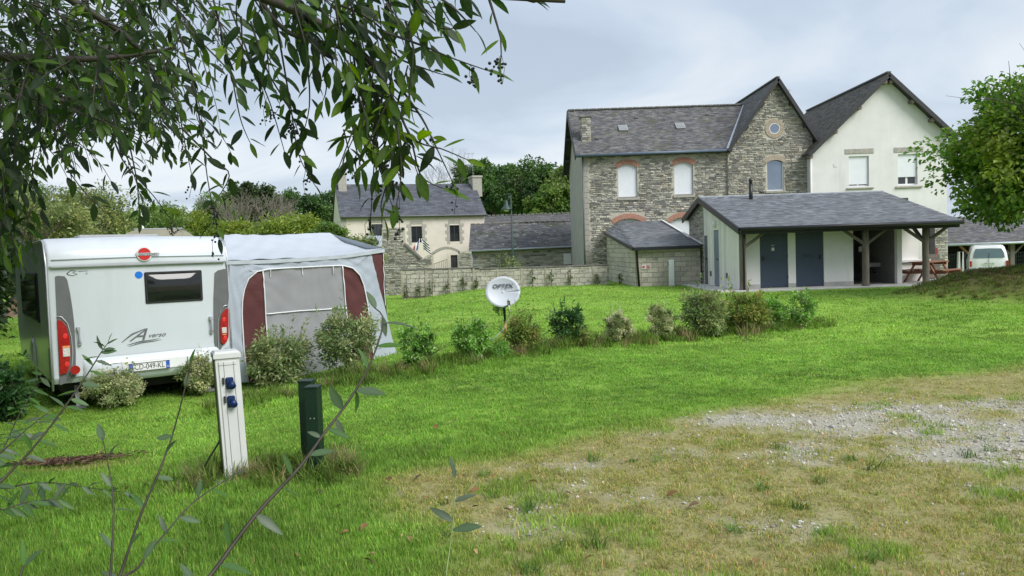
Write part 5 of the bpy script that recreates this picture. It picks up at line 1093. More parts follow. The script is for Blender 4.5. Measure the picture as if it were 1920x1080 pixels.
for (y, z) in pr:
    rows.append([(0, y + .03, z - (.03 if z > 1.8 else 0)), (.012, y + .01, z - (.01 if z > 1.8 else 0)), (.045, y, z), (CW * .25, y - .004, z + (.012 if z > 2 else 0)), (CW * .5, y - .006, z + (.018 if z > 2 else 0)), (CW * .75, y - .004, z + (.012 if z > 2 else 0)), (CW - .045, y, z), (CW - .012, y + .01, z - (.01 if z > 1.8 else 0)), (CW, y + .03, z - (.03 if z > 1.8 else 0))])
mb.grid(rows, True); mb.poly([r[0] for r in rows]); mb.poly([r[-1] for r in rows]); mb.poly([rows[0][0], rows[0][-1], rows[-1][-1], rows[-1][0]]); body = mb.build('body_shell', M_white, cv, True)
md = body.modifiers.new('soft', 'BEVEL'); md.width = .012; md.segments = 2; md.limit_method = 'ANGLE'
# rounded rear roof cap seam and lip
mb = MB(); mb.span(.04, CW - .04, -.052, -.02, zlip - .028, zlip - .002, .006); mb.build('lip_shadow_seal', M_grey, cv, True)  # grey strip drawn for the shadow line under the roof lip
mb = MB(); mb.tube([(.05, -.044, zlip + .085), (CW * .5, -.052, zlip + .10), (CW - .05, -.044, zlip + .085)], .008, 6); mb.build('cap_seam', M_white, cv, True)
# bumper with recess
bt_l = R(160, 676); bt = bt_l.z; mb = MB(); rows = []
for (z, o) in ((bt + .02, -.004), (bt - .02, -.06), (bt - .10, -.085), (zbot + .10, -.075), (zbot - .02, -.02), (zbot - .03, .1)): rows.append([(.36, .0, z), (.40, o, z), (.62, o - .01, z), (CW / 2, o - .02, z), (CW - .45, o - .01, z), (CW - .22, o, z), (CW - .17, .0, z)])
mb.grid(rows); bp_ = mb.build('bumper', M_white, cv, True)
pa, pb_ = R(241, 697, -.1), R(318, 675, -.1); pcx = (pa.x + pb_.x) / 2; pcz = (R(242, 690, -.1).z + R(317, 682, -.1).z) / 2; hw_ = (pb_.x - pa.x) / 2
mb = MB(); mb.prism([(pcx - hw_ * 1.3, -.098, pcz + .10), (pcx + hw_ * 1.95, -.098, pcz + .09), (pcx + hw_ * 1.75, -.098, pcz - .05), (pcx - hw_ * 1.2, -.098, pcz - .07)], (0, -.008, 0)); mb.build('plate_holder', M_whitepaint, cv, True)
mb = MB(); mb.span(pcx - hw_, pcx + hw_, -.122, -.108, pcz - .062, pcz + .062, .004); npl = mb.build('number_plate', M_signwhite, cv, True)
mb = MB(); mb.span(pcx - hw_ + .006, pcx - hw_ + .055, -.126, -.1225, pcz - .056, pcz + .056); mb.span(pcx + hw_ - .055, pcx + hw_ - .006, -.126, -.1225, pcz - .056, pcz + .056); mb.build('blue_band', M_plateblue, npl, True)
mb = MB()
for (z0, z1, x0, x1) in ((pcz + .053, pcz + .061, pcx - hw_, pcx + hw_), (pcz - .061, pcz - .053, pcx - hw_, pcx + hw_)): mb.span(x0, x1, -.1285, -.1265, z0, z1)
mb.build('plate_rim', M_ink, npl, True)
TF = lambda x, z, y: VM @ frame((x, y, z), (1, 0, 0), (0, -1, 0))
text_part('plate_digits', 'CD-049-KL', .115, TF(pcx, pcz, -.1245), M_ink, npl, .001, 0, .74); text_part('plate_letter', 'F', .04, TF(pcx - hw_ + .03, pcz - .028, -.128), M_signwhite, npl, .0008); text_part('plate_letter', '56', .035, TF(pcx + hw_ - .03, pcz - .028, -.128), M_signwhite, npl, .0008)
cr_ = [R(x, y, -.09) for x, y in ((196, 684), (225, 680), (270, 676), (320, 672), (350, 671))]; mb = MB(); mb.tube([(p.x, -.094, p.z) for p in cr_], .005, 5); mb.build('bumper_crease', M_grey, cv, True)
# badge, lettering, sticker, sketch decal
bc = R(270, 475.5, -.05); mb = MB(); mb.disc((bc.x, -.035, bc.z), .105, (0, -1, 0), .03, 32); bd = mb.build('badge', M_whitepaint, cv, True); mb = MB(); mb.disc((bc.x, -.066, bc.z - .005), .088, (0, -1, 0), .006, 32); mb.build('red_disc', M_badge, bd, True)
mb = MB(); mb.span(bc.x - .11, bc.x + .20, -.078, -.073, bc.z - .028, bc.z + .012); mb.build('name_band', M_alu, bd, True); text_part('badge_letters', 'bürstner', .062, TF(bc.x + .05, bc.z - .006, -.0795), M_ink, bd, .001, .2, 1.15)
st = R(260, 515.5); mb = MB(); mb.disc((st.x, -.004, st.z), .052, (0, -1, 0), .006, 24); mb.build('round_sticker', M_sticker, cv, True)
a, b = R(247, 641), R(280, 612); text_part('model_lettering', 'A', .24, TF(R(256, 630).x, R(256, 629).z, -.012), M_darkgrey, cv, .002, .7, 1.25); text_part('model_lettering', 'verso', .092, TF(R(293, 628).x, R(291, 628).z, -.012), M_darkgrey, cv, .002, .55, 1.15)
mb = MB(); pts = [R(238, 647), R(262, 640), R(285, 637), R(300, 634)]
for o in (0, -.02): mb.tube([(p.x + .02 * (o != 0), -.012, p.z + o) for p in pts], [.002, .007, .005, .001], 5)
p0, p1 = R(228, 642), R(272, 616); mb.tube([(p0.x, -.012, p0.z), ((p0.x + p1.x) / 2 - .02, -.012, (p0.z + p1.z) / 2 + .02), (p1.x, -.012, p1.z)], [.003, .011, .004], 5); mb.build('swoosh', M_darkgrey, cv, True)
mb = MB(); pts = [R(x, y) for x, y in ((125, 513), (133, 507), (143, 508), (136, 511), (145, 514), (136, 517), (128, 515), (125, 513))]; mb.tube([(p.x, -.006, p.z) for p in pts], .005, 4); pts = [R(x, y) for x, y in ((147, 509), (160, 508), (163, 507), (163, 514), (160, 513))]; mb.tube([(p.x, -.006, p.z) for p in pts], .003, 4); mb.build('line_sticker', M_darkgrey, cv, True)
# rear window
wc4 = [R(270, 509.6), R(377.8, 507), R(380, 563), R(272.6, 570)]; wx0_, wx1_ = (wc4[0].x + wc4[3].x) / 2, (wc4[1].x + wc4[2].x) / 2; wz1_, wz0_ = (wc4[0].z + wc4[1].z) / 2, (wc4[2].z + wc4[3].z) / 2
mb = MB(); mb.span(wx0_, wx1_, -.03, .0, wz0_, wz1_, .015); wdw = mb.build('rear_window', M_black, cv, True)
mb = MB(); n = 8; rows = []
for i in range(n + 1):
    t = i / n; z = wz0_ + .03 + (wz1_ - wz0_ - .07) * t; rows.append([(wx0_ + .035 + (wx1_ - wx0_ - .07) * u / 10, -.034 - .03 * min(1, 6 * t, 6 * (1 - t)) * min(1, 3 * u / 5, 3 * (10 - u) / 5) - .012 * math.sin(math.pi * t), z) for u in range(11)])
mb.grid(rows); mb.build('pane', M_caravanglass, wdw, True); mb = MB(); mb.span(wx0_ + .08, wx1_ - .08, -.045, -.03, wz1_ - .025, wz1_ - .008); mb.build('top_seal', M_rubber, wdw, True)
# grey corner panels, tail lights, handles
def rear_poly(name, pts, y, th, m_, parent): mb = MB(); q = [R(x, yy) for x, yy in pts]; mb.prism([(p.x, y, p.z) for p in q], (0, -th, 0)); return mb.build(name, m_, parent, True)
for side_, panel, lens, chrome, hd2 in (
    ('l', [(103, 519), (108, 517), (121, 518), (126, 525), (131, 548), (136, 580), (139, 606), (142, 660), (142, 705), (134, 715), (112, 722)], [(107, 600), (115, 601), (124, 612), (130, 635), (131.5, 660), (129, 688), (124, 699), (112, 702)], [(106, 594), (115, 594), (126, 606), (133.5, 632), (136, 660), (134, 700), (127, 712)], [(146, 617), (149, 643)]),
    ('r', [(402, 512), (408, 507), (420, 504), (427, 505), (427, 600), (420, 640), (414, 655), (404, 655), (401, 640), (400, 600), (400, 560)], [(427, 578), (421, 580), (415, 588), (412, 602), (412, 622), (413, 640), (418, 646), (424, 640), (427, 630)], [(427, 572), (420, 573), (413, 582), (408.5, 600), (408, 625), (409, 648), (411, 655)], [(394, 597), (396, 621)])):
    gp_ = rear_poly('corner_panel', panel, .001, .012, M_darkgrey, cv)
    tl = rear_poly('tail_light', lens, -.011, .03, M_red, cv)
    q = [R(x, yy) for x, yy in lens]; zc = sum(p.z for p in q) / len(q); xc = sum(p.x for p in q) / len(q); zl = min(p.z for p in q); zh = max(p.z for p in q); hgt = zh - zl
    mb = MB(); mb.box((xc + (.01 if side_ == 'l' else 0), -.043, zl + hgt * .40), (.085 if side_ == 'l' else .07, .012, hgt * .16), None, .004); mb.build('clear_section', M_clear, tl, True)
    mb = MB(); mb.box((xc + (.01 if side_ == 'l' else 0), -.043, zl + hgt * (.50 if side_ == 'l' else .28)), (.09 if side_ == 'l' else .06, .012, hgt * .035), None, .004); mb.build('amber_section', M_amber, tl, True)
    for f in (.18, .70):
        mb = MB(); mb.sphere((xc + .008, -.041, zl + hgt * f), .028, 14, 8, (1, .06, 1.3)); mb.build('lamp_bulb', mat('bright_red_lens', (.75, .03, .03), .1, .2, 30, coat=.7), tl, True)
    mb = MB(); qq = [R(x, yy) for x, yy in chrome]; mb.tube([(p.x, -.02, p.z) for p in qq], .009, 6); mb.build('chrome_trim', M_alu, tl, True)
    h0, h1 = R(*hd2[0]), R(*hd2[1]); mb = MB(); mb.bar((h0.x, -.055, h0.z), (h1.x, -.055, h1.z), .03, .025, (1, 0, 0), .008); mb.span(h0.x - .022, h0.x + .022, -.055, 0, h0.z - .03, h0.z + .03, .006); mb.span(h1.x - .022, h1.x + .022, -.055, 0, h1.z - .03, h1.z + .03, .006); mb.build('grab_handle', M_grey, cv, True)
mb = MB(); mb.tube([(-.012, .0, z) for z in (zbot - .06, 1.0, 2.0)] + [(-.012, .03, zlip + .12), (-.012, .12, zlip + .30), (-.012, .3, ztop_ - .03), (-.012, 3, ztop_ - .03)], .016, 6); mb.build('corner_trim', M_alu, cv, True)
mb = MB(); mb.tube([(CW + .012, .0, z) for z in (zbot - .06, 1.0, 2.0)] + [(CW + .012, .03, zlip + .12), (CW + .012, .12, zlip + .30), (CW + .012, .3, ztop_ - .03), (CW + .012, 3, ztop_ - .03)], .016, 6); mb.build('corner_trim', M_alu, cv, True)
rf_ = R(143, 695, -.2); mb = MB(); mb.disc((rf_.x, -.09, rf_.z), .06, (0, -1, 0), .02, 20); mb.build('reflector', M_red, cv, True)
mb = MB(); mb.span(-.02, -.001, .09, .17, zlip - .02, zlip + .06); mb.build('marker_lamp', M_red, cv, True)
# left side: window, wheel cover, hatch, skirt, wheels, chassis
def Lf_(px, py): return VI @ on_plane(px, py, cb, c_x)
q0, q1 = Lf_(70, 512), Lf_(47, 590); mb = MB(); mb.span(-.03, 0, min(q0.y, q1.y), max(q0.y, q1.y), min(q0.z, q1.z), max(q0.z, q1.z), .012); sw2 = mb.build('side_window', M_black, cv, True); mb = MB(); mb.span(-.042, -.031, min(q0.y, q1.y) + .04, max(q0.y, q1.y) - .04, min(q0.z, q1.z) + .04, max(q0.z, q1.z) - .04, .004); mb.build('pane', M_caravanglass, sw2, True)
wcy = Lf_(64, 660).y; mb = MB(); n = 20; R1, R2 = .46, .40
for i in range(n):
    a, b = math.pi * i / n, math.pi * (i + 1) / n; f = lambda r, t, x: (x, wcy + r * math.cos(t), .42 + r * math.sin(t)); mb.quad(f(R1, a, -.004), f(R1, b, -.004), f(R2, b, -.03), f(R2, a, -.03)); mb.quad(f(R2, a, -.03), f(R2, b, -.03), f(R2 - .03, b, -.004), f(R2 - .03, a, -.004))
mb.build('wheel_arch', M_white, cv, True)
for sx in (.03, CW - .2):
    mb = MB(); mb.disc((sx, wcy, .31), .31, (1, 0, 0), .18, 24); wh_ = mb.build('wheel', M_rubber, cv, True); mb = MB(); mb.disc((sx - .006 if sx < 1 else sx + .186, wcy, .31), .19, (1, 0, 0) if sx > 1 else (-1, 0, 0), .008, 18); mb.build('rim', M_alu, wh_, True)
h0, h1 = Lf_(96, 655), Lf_(88, 706); mb = MB(); y0_, y1_ = sorted((h0.y, h1.y)); mb.span(-.012, -.001, y0_, y0_ + .3, h1.z, h0.z, .004); mb.build('service_hatch', M_grey, cv, True)
mb = MB(); mb.span(.15, CW - .15, .3, 5.2, .18, zbot + .06); mb.build('chassis', M_rubber, cv, True)
for sx in (.3, CW - .3): mb = MB(); mb.bar((sx, .35, zbot), (sx, .2, .02), .05, .05); mb.span(sx - .09, sx + .09, .11, .29, .0, .03); mb.build('corner_steady', M_grey, cv, True)
mb = MB(); mb.span(CW * .25, CW * .75, 1.6, 2.2, ztop_ + .01, ztop_ + .09, .03); mb.build('roof_light', M_grey, cv, True)
# ------------------------------------------------------------------ awning on the caravan's right side
ab = VM @ Vector((CW, 0, 0)); ab.z = -.33; aw = thing('awning', ab, CA, 'grey and maroon awning tent with a clear window beside the caravan', 'awning'); AM = W(aw); AI = AM.inverted()
def A(px, py, y=0.0): return AI @ on_plane(px, py, ab + c_y * y, c_n)
def wr(x, z, k=1.0):
    s = .05 * (float(fbm(x * 1.6 + 7, z * 1.2, 2)) - .5)
    for (cx_, cz_, f_) in ((0.0, 2.05, 30), (2.9, 2.1, 26), (.35, .2, 22), (1.4, 2.3, 34)):
        dx_, dz_ = x - cx_, z - cz_; rr_ = math.hypot(dx_, dz_); th_ = math.atan2(dz_, dx_); s += .020 * min(1, rr_ * 2.2) * math.exp(-rr_ / .75) * math.sin(f_ * th_ + 5 * float(fbm(rr_ * 2 + f_, th_ * 3, 2)))
    return k * s
def resample(pts, n):
    pts = [Vector(p) for p in pts]; L = [0]
    for a, b in zip(pts[:-1], pts[1:]): L.append(L[-1] + (b - a).length)
    out = []
    for i in range(n):
        t = L[-1] * i / (n - 1); k = max(j for j in range(len(L)) if L[j] <= t + 1e-9); k = min(k, len(pts) - 2); s = (t - L[k]) / max(1e-9, L[k + 1] - L[k]); out.append(pts[k].lerp(pts[k + 1], s))
    return out
def sheet(name, ca, cb_, m_, nu=34, nv=30, off=0.0, k=1.0):
    """cloth between two curves given in picture points on the awning's near wall; hangs in shallow folds"""
    a = resample([A(*p) for p in ca], nu); b = resample([A(*p) for p in cb_], nu); rows = []
    for i in range(nu):
        rows.append([])
        for j in range(nv): p = a[i].lerp(b[i], j / (nv - 1)); rows[-1].append((p.x, off + wr(p.x, p.z, k) - .28 * max(0, .9 - p.z) ** 2 * .4, p.z))
    mb = MB(); mb.grid(rows); return mb.build(name, m_, aw, True)
arL = [(463, 716), (460, 690), (456, 640), (453, 590), (454, 555), (462, 527), (476, 511), (492, 505.5)]; arT = [(492, 505.5), (530, 503), (570, 501), (610, 499), (641, 497.5)]; arR = [(641, 497.5), (660, 502), (673, 514), (681, 530), (687, 560), (691, 590), (695, 640), (700, 690)]
zl_ = [(508, 716), (505, 680), (500, 620), (497, 570), (492, 505.5)]; zr_ = [(641, 497.5), (645, 540), (649, 580), (655, 640), (660, 690)]
eaveL = (430, 490); sheet('wall_left', [(424, 716), (414, 680), (410, 655), (424, 610), (428, 560), eaveL], arL, M_fabgrey, 30, 12)
sheet('wall_top', [eaveL, (500, 488), (580, 484), (640, 480), (696, 474)], [arL[-2], arL[-1], (540, 502.5), (590, 500), (641, 497.5), (662, 503)], M_fabgrey, 34, 12)
sheet('wall_right', [(662, 503), (673, 514), (681, 530), (687, 560), (691, 590), (695, 640), (700, 690)], [(696, 475), (700, 492), (706, 515), (712, 540), (721, 574), (733, 630), (747, 682)], M_fabgrey, 30, 14)
sheet('maroon_panel', arL, zl_, M_maroon, 28, 12, .004); sheet('maroon_panel', zr_, arR, M_maroon, 28, 12, .004)
sheet('maroon_wing', [(696, 475), (700, 492), (706, 515), (712, 540), (721, 574)], [(718, 468), (718.6, 492), (719.4, 515), (720, 540), (721.6, 574)], M_maroon, 16, 8, .006, .5)
sheet('clear_window', [(492, 505.5), (495, 550), (498.5, 589)], [(641, 497.5), (645, 540), (650, 577)], M_pvc, 20, 30, .006, .45)
sheet('mesh_panel', [(498.5, 589), (503, 650), (508, 716)], [(650, 577), (655, 640), (662, 690)], M_mesh, 20, 24, .006, .7)
def pipe(name, pts, r=.011, off=-.012):
    q = resample([A(*p) for p in pts], 30); mb = MB(); mb.tube([(p.x, off + wr(p.x, p.z) - .28 * max(0, .9 - p.z) ** 2 * .4, p.z) for p in q], r, 6); return mb.build(name, M_piping, aw, True)
pipe('piping', arL + arT[1:] + arR[1:]); pipe('zip', zl_[1:]); pipe('zip', zr_); pipe('window_hem', [(498.5, 589), (560, 583), (610, 580), (650, 577)]); pipe('edge_piping', [(718, 468), (720, 540), (722, 574)], .007)
for x, y in ((506, 506), (566, 502), (623, 499)): pipe('curtain_tie', [(x, y), (x + 1, y + 14)], .006, -.016)
# roof: near slope up to the ridge, far slope behind it; end panel
ridY = 2.1; e_pts = [A(423, 489), A(500, 487), A(580, 482.5), A(640, 478), A(690, 471), A(719, 466.5)]; r0, r1 = A(415, 441, ridY), A(619, 437.5, ridY)
rows = []; nu, nv = 34, 14; ee = resample(e_pts, nu)
for i in range(nu):
    t = i / (nu - 1); top = Vector((r0.x, ridY, r0.z)).lerp(Vector((r1.x, ridY, r1.z)), min(1, t)); e_ = Vector((ee[i].x, -.03, ee[i].z)); row = []
    for j in range(nv):
        s = j / (nv - 1); p = e_.lerp(top, s); p.z -= .10 * math.sin(math.pi * s) * (.5 + .6 * t) - .012 * math.sin(14 * s + 7 * t); p.z += .010 * math.sin(40 * (t - s * .4)) * (1 - t) ; row.append(tuple(p))
    rows.append(row)
mb = MB(); mb.grid(rows); mb.build('roof', M_fabroof, aw, True)
# soft valance under the roof edge
mb = MB(); mb.grid([[(p.x, -.035 + .01 * math.sin(20 * p.x), p.z) for p in ee], [(p.x, -.028 + .012 * math.sin(20 * p.x + 1), p.z - .06) for p in ee]]); mb.build('valance', M_fabroof, aw, True)
fe = ee[-1]; rows = []
for i in range(12):
    t = i / 11; a = Vector((fe.x, -.03, fe.z)).lerp(Vector((r1.x, ridY, r1.z)), t); b = Vector((fe.x, 3.9, fe.z)).lerp(Vector((r1.x, ridY, r1.z)), t); rows.append([tuple(a.lerp(b, j / 7)) for j in range(8)])
mb = MB(); mb.grid(rows); mb.build('end_roof', M_fabroof, aw, True)
mb = MB(); mb.grid([[(0, 3.9, fe.z), (fe.x, 3.9, fe.z)], [(r0.x, ridY, r0.z), (r1.x, ridY, r1.z)]]); mb.build('far_roof', M_fabroof, aw, True)
mb = MB(); mb.grid([[(fe.x, .0, fe.z), (fe.x, 1.3, fe.z), (fe.x, 2.6, fe.z), (fe.x, 3.9, fe.z)], [(fe.x + .02, .0, .05), (fe.x + .02, 1.3, .05), (fe.x + .02, 2.6, .05), (fe.x + .02, 3.9, .05)]]); mb.build('front_wall', M_fabgrey, aw, True)
mb = MB(); mb.grid([[(.02, 3.9, fe.z), (fe.x, 3.9, fe.z)], [(.02, 3.9, 0), (fe.x, 3.9, 0)]]); mb.build('far_wall', M_fabgrey, aw, True)
for p in ((fe.x - .03, .06), (fe.x - .03, 3.85)): mb = MB(); mb.tube([(p[0], p[1], 0), (p[0], p[1], fe.z - .02)], .014, 8); mb.build('pole', M_alu, aw, True)
sk = [A(712, 683), A(748, 680)]; mb = MB(); mb.grid([[(fe.x - .35 + .1 * i, -.14 + .03 * math.sin(i * 2), .10 + .01 * i) for i in range(8)], [(fe.x - .3 + .1 * i, -.42 + .04 * math.sin(i), .015) for i in range(8)]]); mb.build('mud_skirt', M_fabroof, aw, True)

# ------------------------------------------------------------------ satellite dish on its tripod
SDY = 13.2; dc = P(943, 547, SDY); sd_ = thing('satellite_dish', (dc.x, SDY + .12, hz(dc.x, SDY)), 0, 'pale grey satellite dish on a tripod mast standing on the lawn', 'satellite dish')
dn_ = Vector((.06, -.97, .25)).normalized(); da = dn_.cross(Vector((0, 0, 1))).normalized() * -1; db = dn_.cross(da); db = db if db.z > 0 else -db
rows = []
for i in range(9):
    r = i / 8; rows.append([dc + da * (.292 * r * math.cos(2 * math.pi * j / 36)) + db * (.262 * r * math.sin(2 * math.pi * j / 36)) + dn_ * (-.055 + .055 * r * r) for j in range(37)])
mb = MB(); mb.grid(rows); dsh = mb.build('reflector', M_dish, sd_); mo = dsh.modifiers.new('t', 'SOLIDIFY'); mo.thickness = .008
mb = MB(); mb.tube([rows[-1][j] for j in range(37)], .008, 6, False); mb.build('rim', M_dish, dsh)
tp_ = dc + db * .10 + dn_ * -.010; text_part('dish_lettering', 'OPTEX', .098, frame(tp_, da, dn_), M_ink, dsh, .006, .15, 1.15)
mb = MB(); l0 = dc - db * .26; l1 = dc - db * .30 + dn_ * .36 + da * .07; mb.tube([l0 - dn_ * .06, l0 + dn_ * .05 - db * .02, l1], .012, 7); arm = mb.build('arm', M_darkgrey, sd_); mb = MB(); mb.tube([l1 - dn_ * .02 + db * .00, l1 + db * .07 - dn_ * .05], .026, 10); mb.build('receiver_head', M_black, arm)
pb2 = Vector((dc.x + .02, SDY + .12, hz(dc.x, SDY))); mb = MB(); mb.tube([pb2 + Vector((0, 0, .06)), pb2 + Vector((0, 0, .42))], .02, 8); mb.build('lower_mast', M_orange, sd_); mb = MB(); mb.tube([pb2 + Vector((0, 0, .40)), Vector((dc.x, SDY + .16, dc.z))], .022, 8); mb.build('upper_mast', M_black, sd_)
mb = MB(); mb.box(Vector((dc.x, SDY + .13, dc.z)), (.1, .08, .16), None, .01); mb.build('bracket', M_darkgrey, sd_)
for k in range(3):
    t = 2.1 * k + .5; mb = MB(); mb.tube([pb2 + Vector((0, 0, .26)), pb2 + Vector((.24 * math.cos(t), .24 * math.sin(t), 0))], .011, 6); mb.build('leg', M_orange, sd_)
mb = MB(); mb.tube([l1, l1 - Vector((-.01, -.02, .12)), dc + Vector((.10, -.06, -.38)), dc + Vector((.0, -.05, -.62)), dc + Vector((-.16, -.05, -.78)), dc + Vector((-.3, .0, dc.z * 0 - .86))], .009, 6); mb.build('cable', M_cable, sd_)

# ------------------------------------------------------------------ electricity pedestal and green posts
pe = G(443, 897); ph = .985; pd = thing('electricity_pedestal', pe, math.radians(27), 'white metal electricity pedestal with two blue sockets on the grass', 'electricity pedestal')
def tilt(p): x, y, z = p; return (x - .030 * z + .0, y + .02 * z, z)
class TB(MB):
    def add(s, vs, fs, smooth=False): return MB.add(s, [tilt(v) for v in vs], fs, smooth)
w2 = .086; mb = TB(); mb.prism([(-w2, -.07, .0), (w2, -.07, 0), (w2 - .0, .09, 0), (-w2, .09, 0)], (0, 0, ph - .05)); pbod = mb.build('housing', M_pedestal, pd, True)
mb = TB(); mb.prism([(-w2 - .012, -.085, ph - .052), (w2 + .012, -.085, ph - .052), (w2 + .012, .10, ph - .052), (-w2 - .012, .10, ph - .052)], (0, 0, .035)); mb.add([(-w2 - .012, -.085, ph - .017), (w2 + .012, -.085, ph - .017), (w2 + .012, .10, ph - .017), (-w2 - .012, .10, ph - .017), (-w2 + .005, -.065, ph), (w2 - .005, -.065, ph), (w2 - .005, .08, ph), (-w2 + .005, .08, ph)], [(4, 5, 6, 7), (0, 1, 5, 4), (1, 2, 6, 5), (2, 3, 7, 6), (3, 0, 4, 7)]); mb.build('cap', M_pedestal, pd, True)
mb = TB(); mb.span(-w2 + .020, w2 - .028, -.081, -.0705, .02, ph - .075, .004); fp_ = mb.build('front_panel', M_pedestal, pd, True)
mb = TB()
for x in (-.03, .040): mb.span(x - .0016, x + .0016, -.083, -.0808, .03, ph - .08)
mb.span(-w2 + .021, w2 - .03, -.083, -.0808, ph - .105, ph - .102); mb.build('panel_groove', M_darkgrey, fp_, True)
mb = TB(); mb.span(-w2 - .006, -w2 + .0, -.066, .086, .0, ph - .06); mb.build('side_cover', mat('dark_side_cover', (.10, .11, .08), .6, .3, 4), pd, True)  # thin slab, darker than the housing, along its left side
for z in (ph - .245, ph - .385):
    mb = TB(); mb.span(-.026, .030, -.103, -.0812, z - .040, z + .050, .008); so_ = mb.build('socket', M_blue, pd, True); mb = TB(); mb.tube([(.012, -.10, z + .004), (.014, -.135, z - .014)], [.025, .027], 14); mb.tube([(.014, -.135, z - .014), (.0145, -.141, z - .017)], [.027, .023], 14); mb.build('socket_lid', M_blue, so_, True)
    mb = TB(); mb.span(-.048, -.036, -.10, -.0812, z + .0, z + .05); mb.build('hinge', M_black, so_, True)
mb = MB(); mb.span(-.19, .19, -.16, .18, -.06, .018, .01); mb.build('base_slab', M_slab, pd, True)
cp = [pe + Vector((-.1, .06, .36)), pe + Vector((-.14, .04, .26)), pe + Vector((-.20, 0, .16)), pe + Vector((-.27, -.03, .02))]; mb = MB(); mb.tube(cp, .007, 6); mb.build('cable', M_black, pd)
for i, (px, py, ptop, w) in enumerate(((594, 893, 724, 25), (577, 884, 713, 25))):
    g = G(px, py); g.y += .0 if i == 0 else .08; d_ = g.y; h_ = P(px, ptop, d_).z - g.z; ww = w / FPX * d_
    po = thing('green_post', g, math.radians(-4), ['dark green square post with flat top, front one of the pair', 'dark green square post behind its twin, slightly taller'][i], 'post', 'pair of dark green posts')
    mb = MB(); mb.span(-ww / 2, ww / 2, -.05, .06, -.1, h_ - .004, .006); sp_ = mb.build('shaft', M_green, po, True); mb = MB(); mb.span(-ww / 2 - .003, ww / 2 + .003, -.054, .064, h_ - .012, h_ + .004, .004); mb.build('cap', M_green, po, True)
    if i == 0:
        for x in (-.012, .018): mb = MB(); mb.disc((x, -.05, h_ - .235), .005, (0, -1, 0), .004, 8); mb.build('rivet', M_alu, po, True)
# second parked camper: only its roof shows above the caravan
kr = P(295, 430, 24); kc = thing('camper', (kr.x, 24, -.36), math.radians(20), 'beige camper roof showing above the white caravan', 'camper'); kz = kr.z + .36
mb = MB(); pk = [(-.95, 0), (-1.0, kz - .35), (-.88, kz - .1), (-.6, kz), (.6, kz), (.9, kz - .12), (1.0, kz - .4), (.95, 0)]; mb.prism([(x, 0, z + .0) for x, z in pk], (0, 4.6, 0)); mb.build('body', mat('beige_panel', (.36, .33, .27), .6, .08, 3), kc, True); mb = MB(); mb.span(-.7, .7, .3, 3.8, kz, kz + .05, .02); mb.build('roof_rack', M_grey, kc, True)
mp = P(268, 428, 25); mb = MB(); mb.tube([(mp.x, 25, -.36), (mp.x, 25, P(268, 398, 25).z)], .035, 7); q = mb.build('thin_mast', M_signwhite); tag(q, 'thin white mast rising behind the caravan roof', 'mast')

# ------------------------------------------------------------------ foliage builders
GAIN = 1.5
def unit(a): return a / np.maximum(1e-9, np.linalg.norm(a, axis=1, keepdims=True))
def leaf_arrays(C, D, N, L, Wd, col, fold=.25, wide=.5):
    """folded four-point leaves: base, right, tip, left; D along the leaf, N its upper side"""
    D = unit(D); S = unit(np.cross(D, N)); N = np.cross(S, D); n = len(C); L = L[:, None]; Wd = Wd[:, None]
    V = np.empty((n, 4, 3)); m = C + D * L * wide + N * Wd * fold
    V[:, 0] = C; V[:, 1] = m + S * Wd * .5; V[:, 2] = C + D * L; V[:, 3] = m - S * Wd * .5
    b = np.arange(n)[:, None] * 4; F = np.concatenate([b + np.array([0, 1, 2]), b + np.array([0, 2, 3])])
    return V.reshape(-1, 3), F, np.repeat(col, 4, 0)
def clumpy(r, n_cl, per, rad, cr, shell=.55, squash=1.0, low=-1.0):
    """leaf centres and outward directions in an uneven crown of clumps (ellipsoid radii rad, origin at its middle)"""
    u = unit(r.normal(0, 1, (n_cl * 3, 3))); u = u[u[:, 2] > low][:n_cl]; n_cl = len(u)
    q = (shell + (1 - shell) * r.rand(n_cl) ** .6)[:, None]; lump = (.80 + .38 * r.rand(n_cl))[:, None]
    cc = u * q * lump * np.array(rad)
    k = np.repeat(np.arange(n_cl), per); off = unit(r.normal(0, 1, (len(k), 3))) * (r.rand(len(k)) ** .5)[:, None] * cr * r.uniform(.6, 1.35, n_cl)[k][:, None]; off[:, 2] *= .75
    return cc[k] + off, unit(off * .9 + u[k] * .5 * cr + r.normal(0, .35 * cr, off.shape)), k
def foliage(name, parent, base, C, O, k, L, asp, cols, r, mat_, droop=.35, jit=.16, hi=None):
    n = len(C); D = unit(O + r.normal(0, .55, (n, 3)) + np.array([0, 0, -droop])); N = unit(r.normal(0, .55, (n, 3)) + np.array([0, 0, .9]) + O * .35)
    pal = np.array(cols); ncl = k.max() + 1; cc = pal[r.randint(0, len(pal), ncl)] * r.uniform(1 - jit, 1 + jit, (ncl, 1)); col = cc[k] * r.uniform(.72, 1.3, (n, 1))
    if hi is not None:
        m = r.rand(n) < hi[0]; col[m] = np.array(hi[1]) * r.uniform(.7, 1.2, (m.sum(), 1))
    col = col * GAIN; ls = L * r.uniform(.6, 1.3, n); V, F, c = leaf_arrays(C, D, N, ls, ls * asp, col)
    me = mesh_np(name, V + np.array(base), F, c); return link(name, me, parent, mat_)
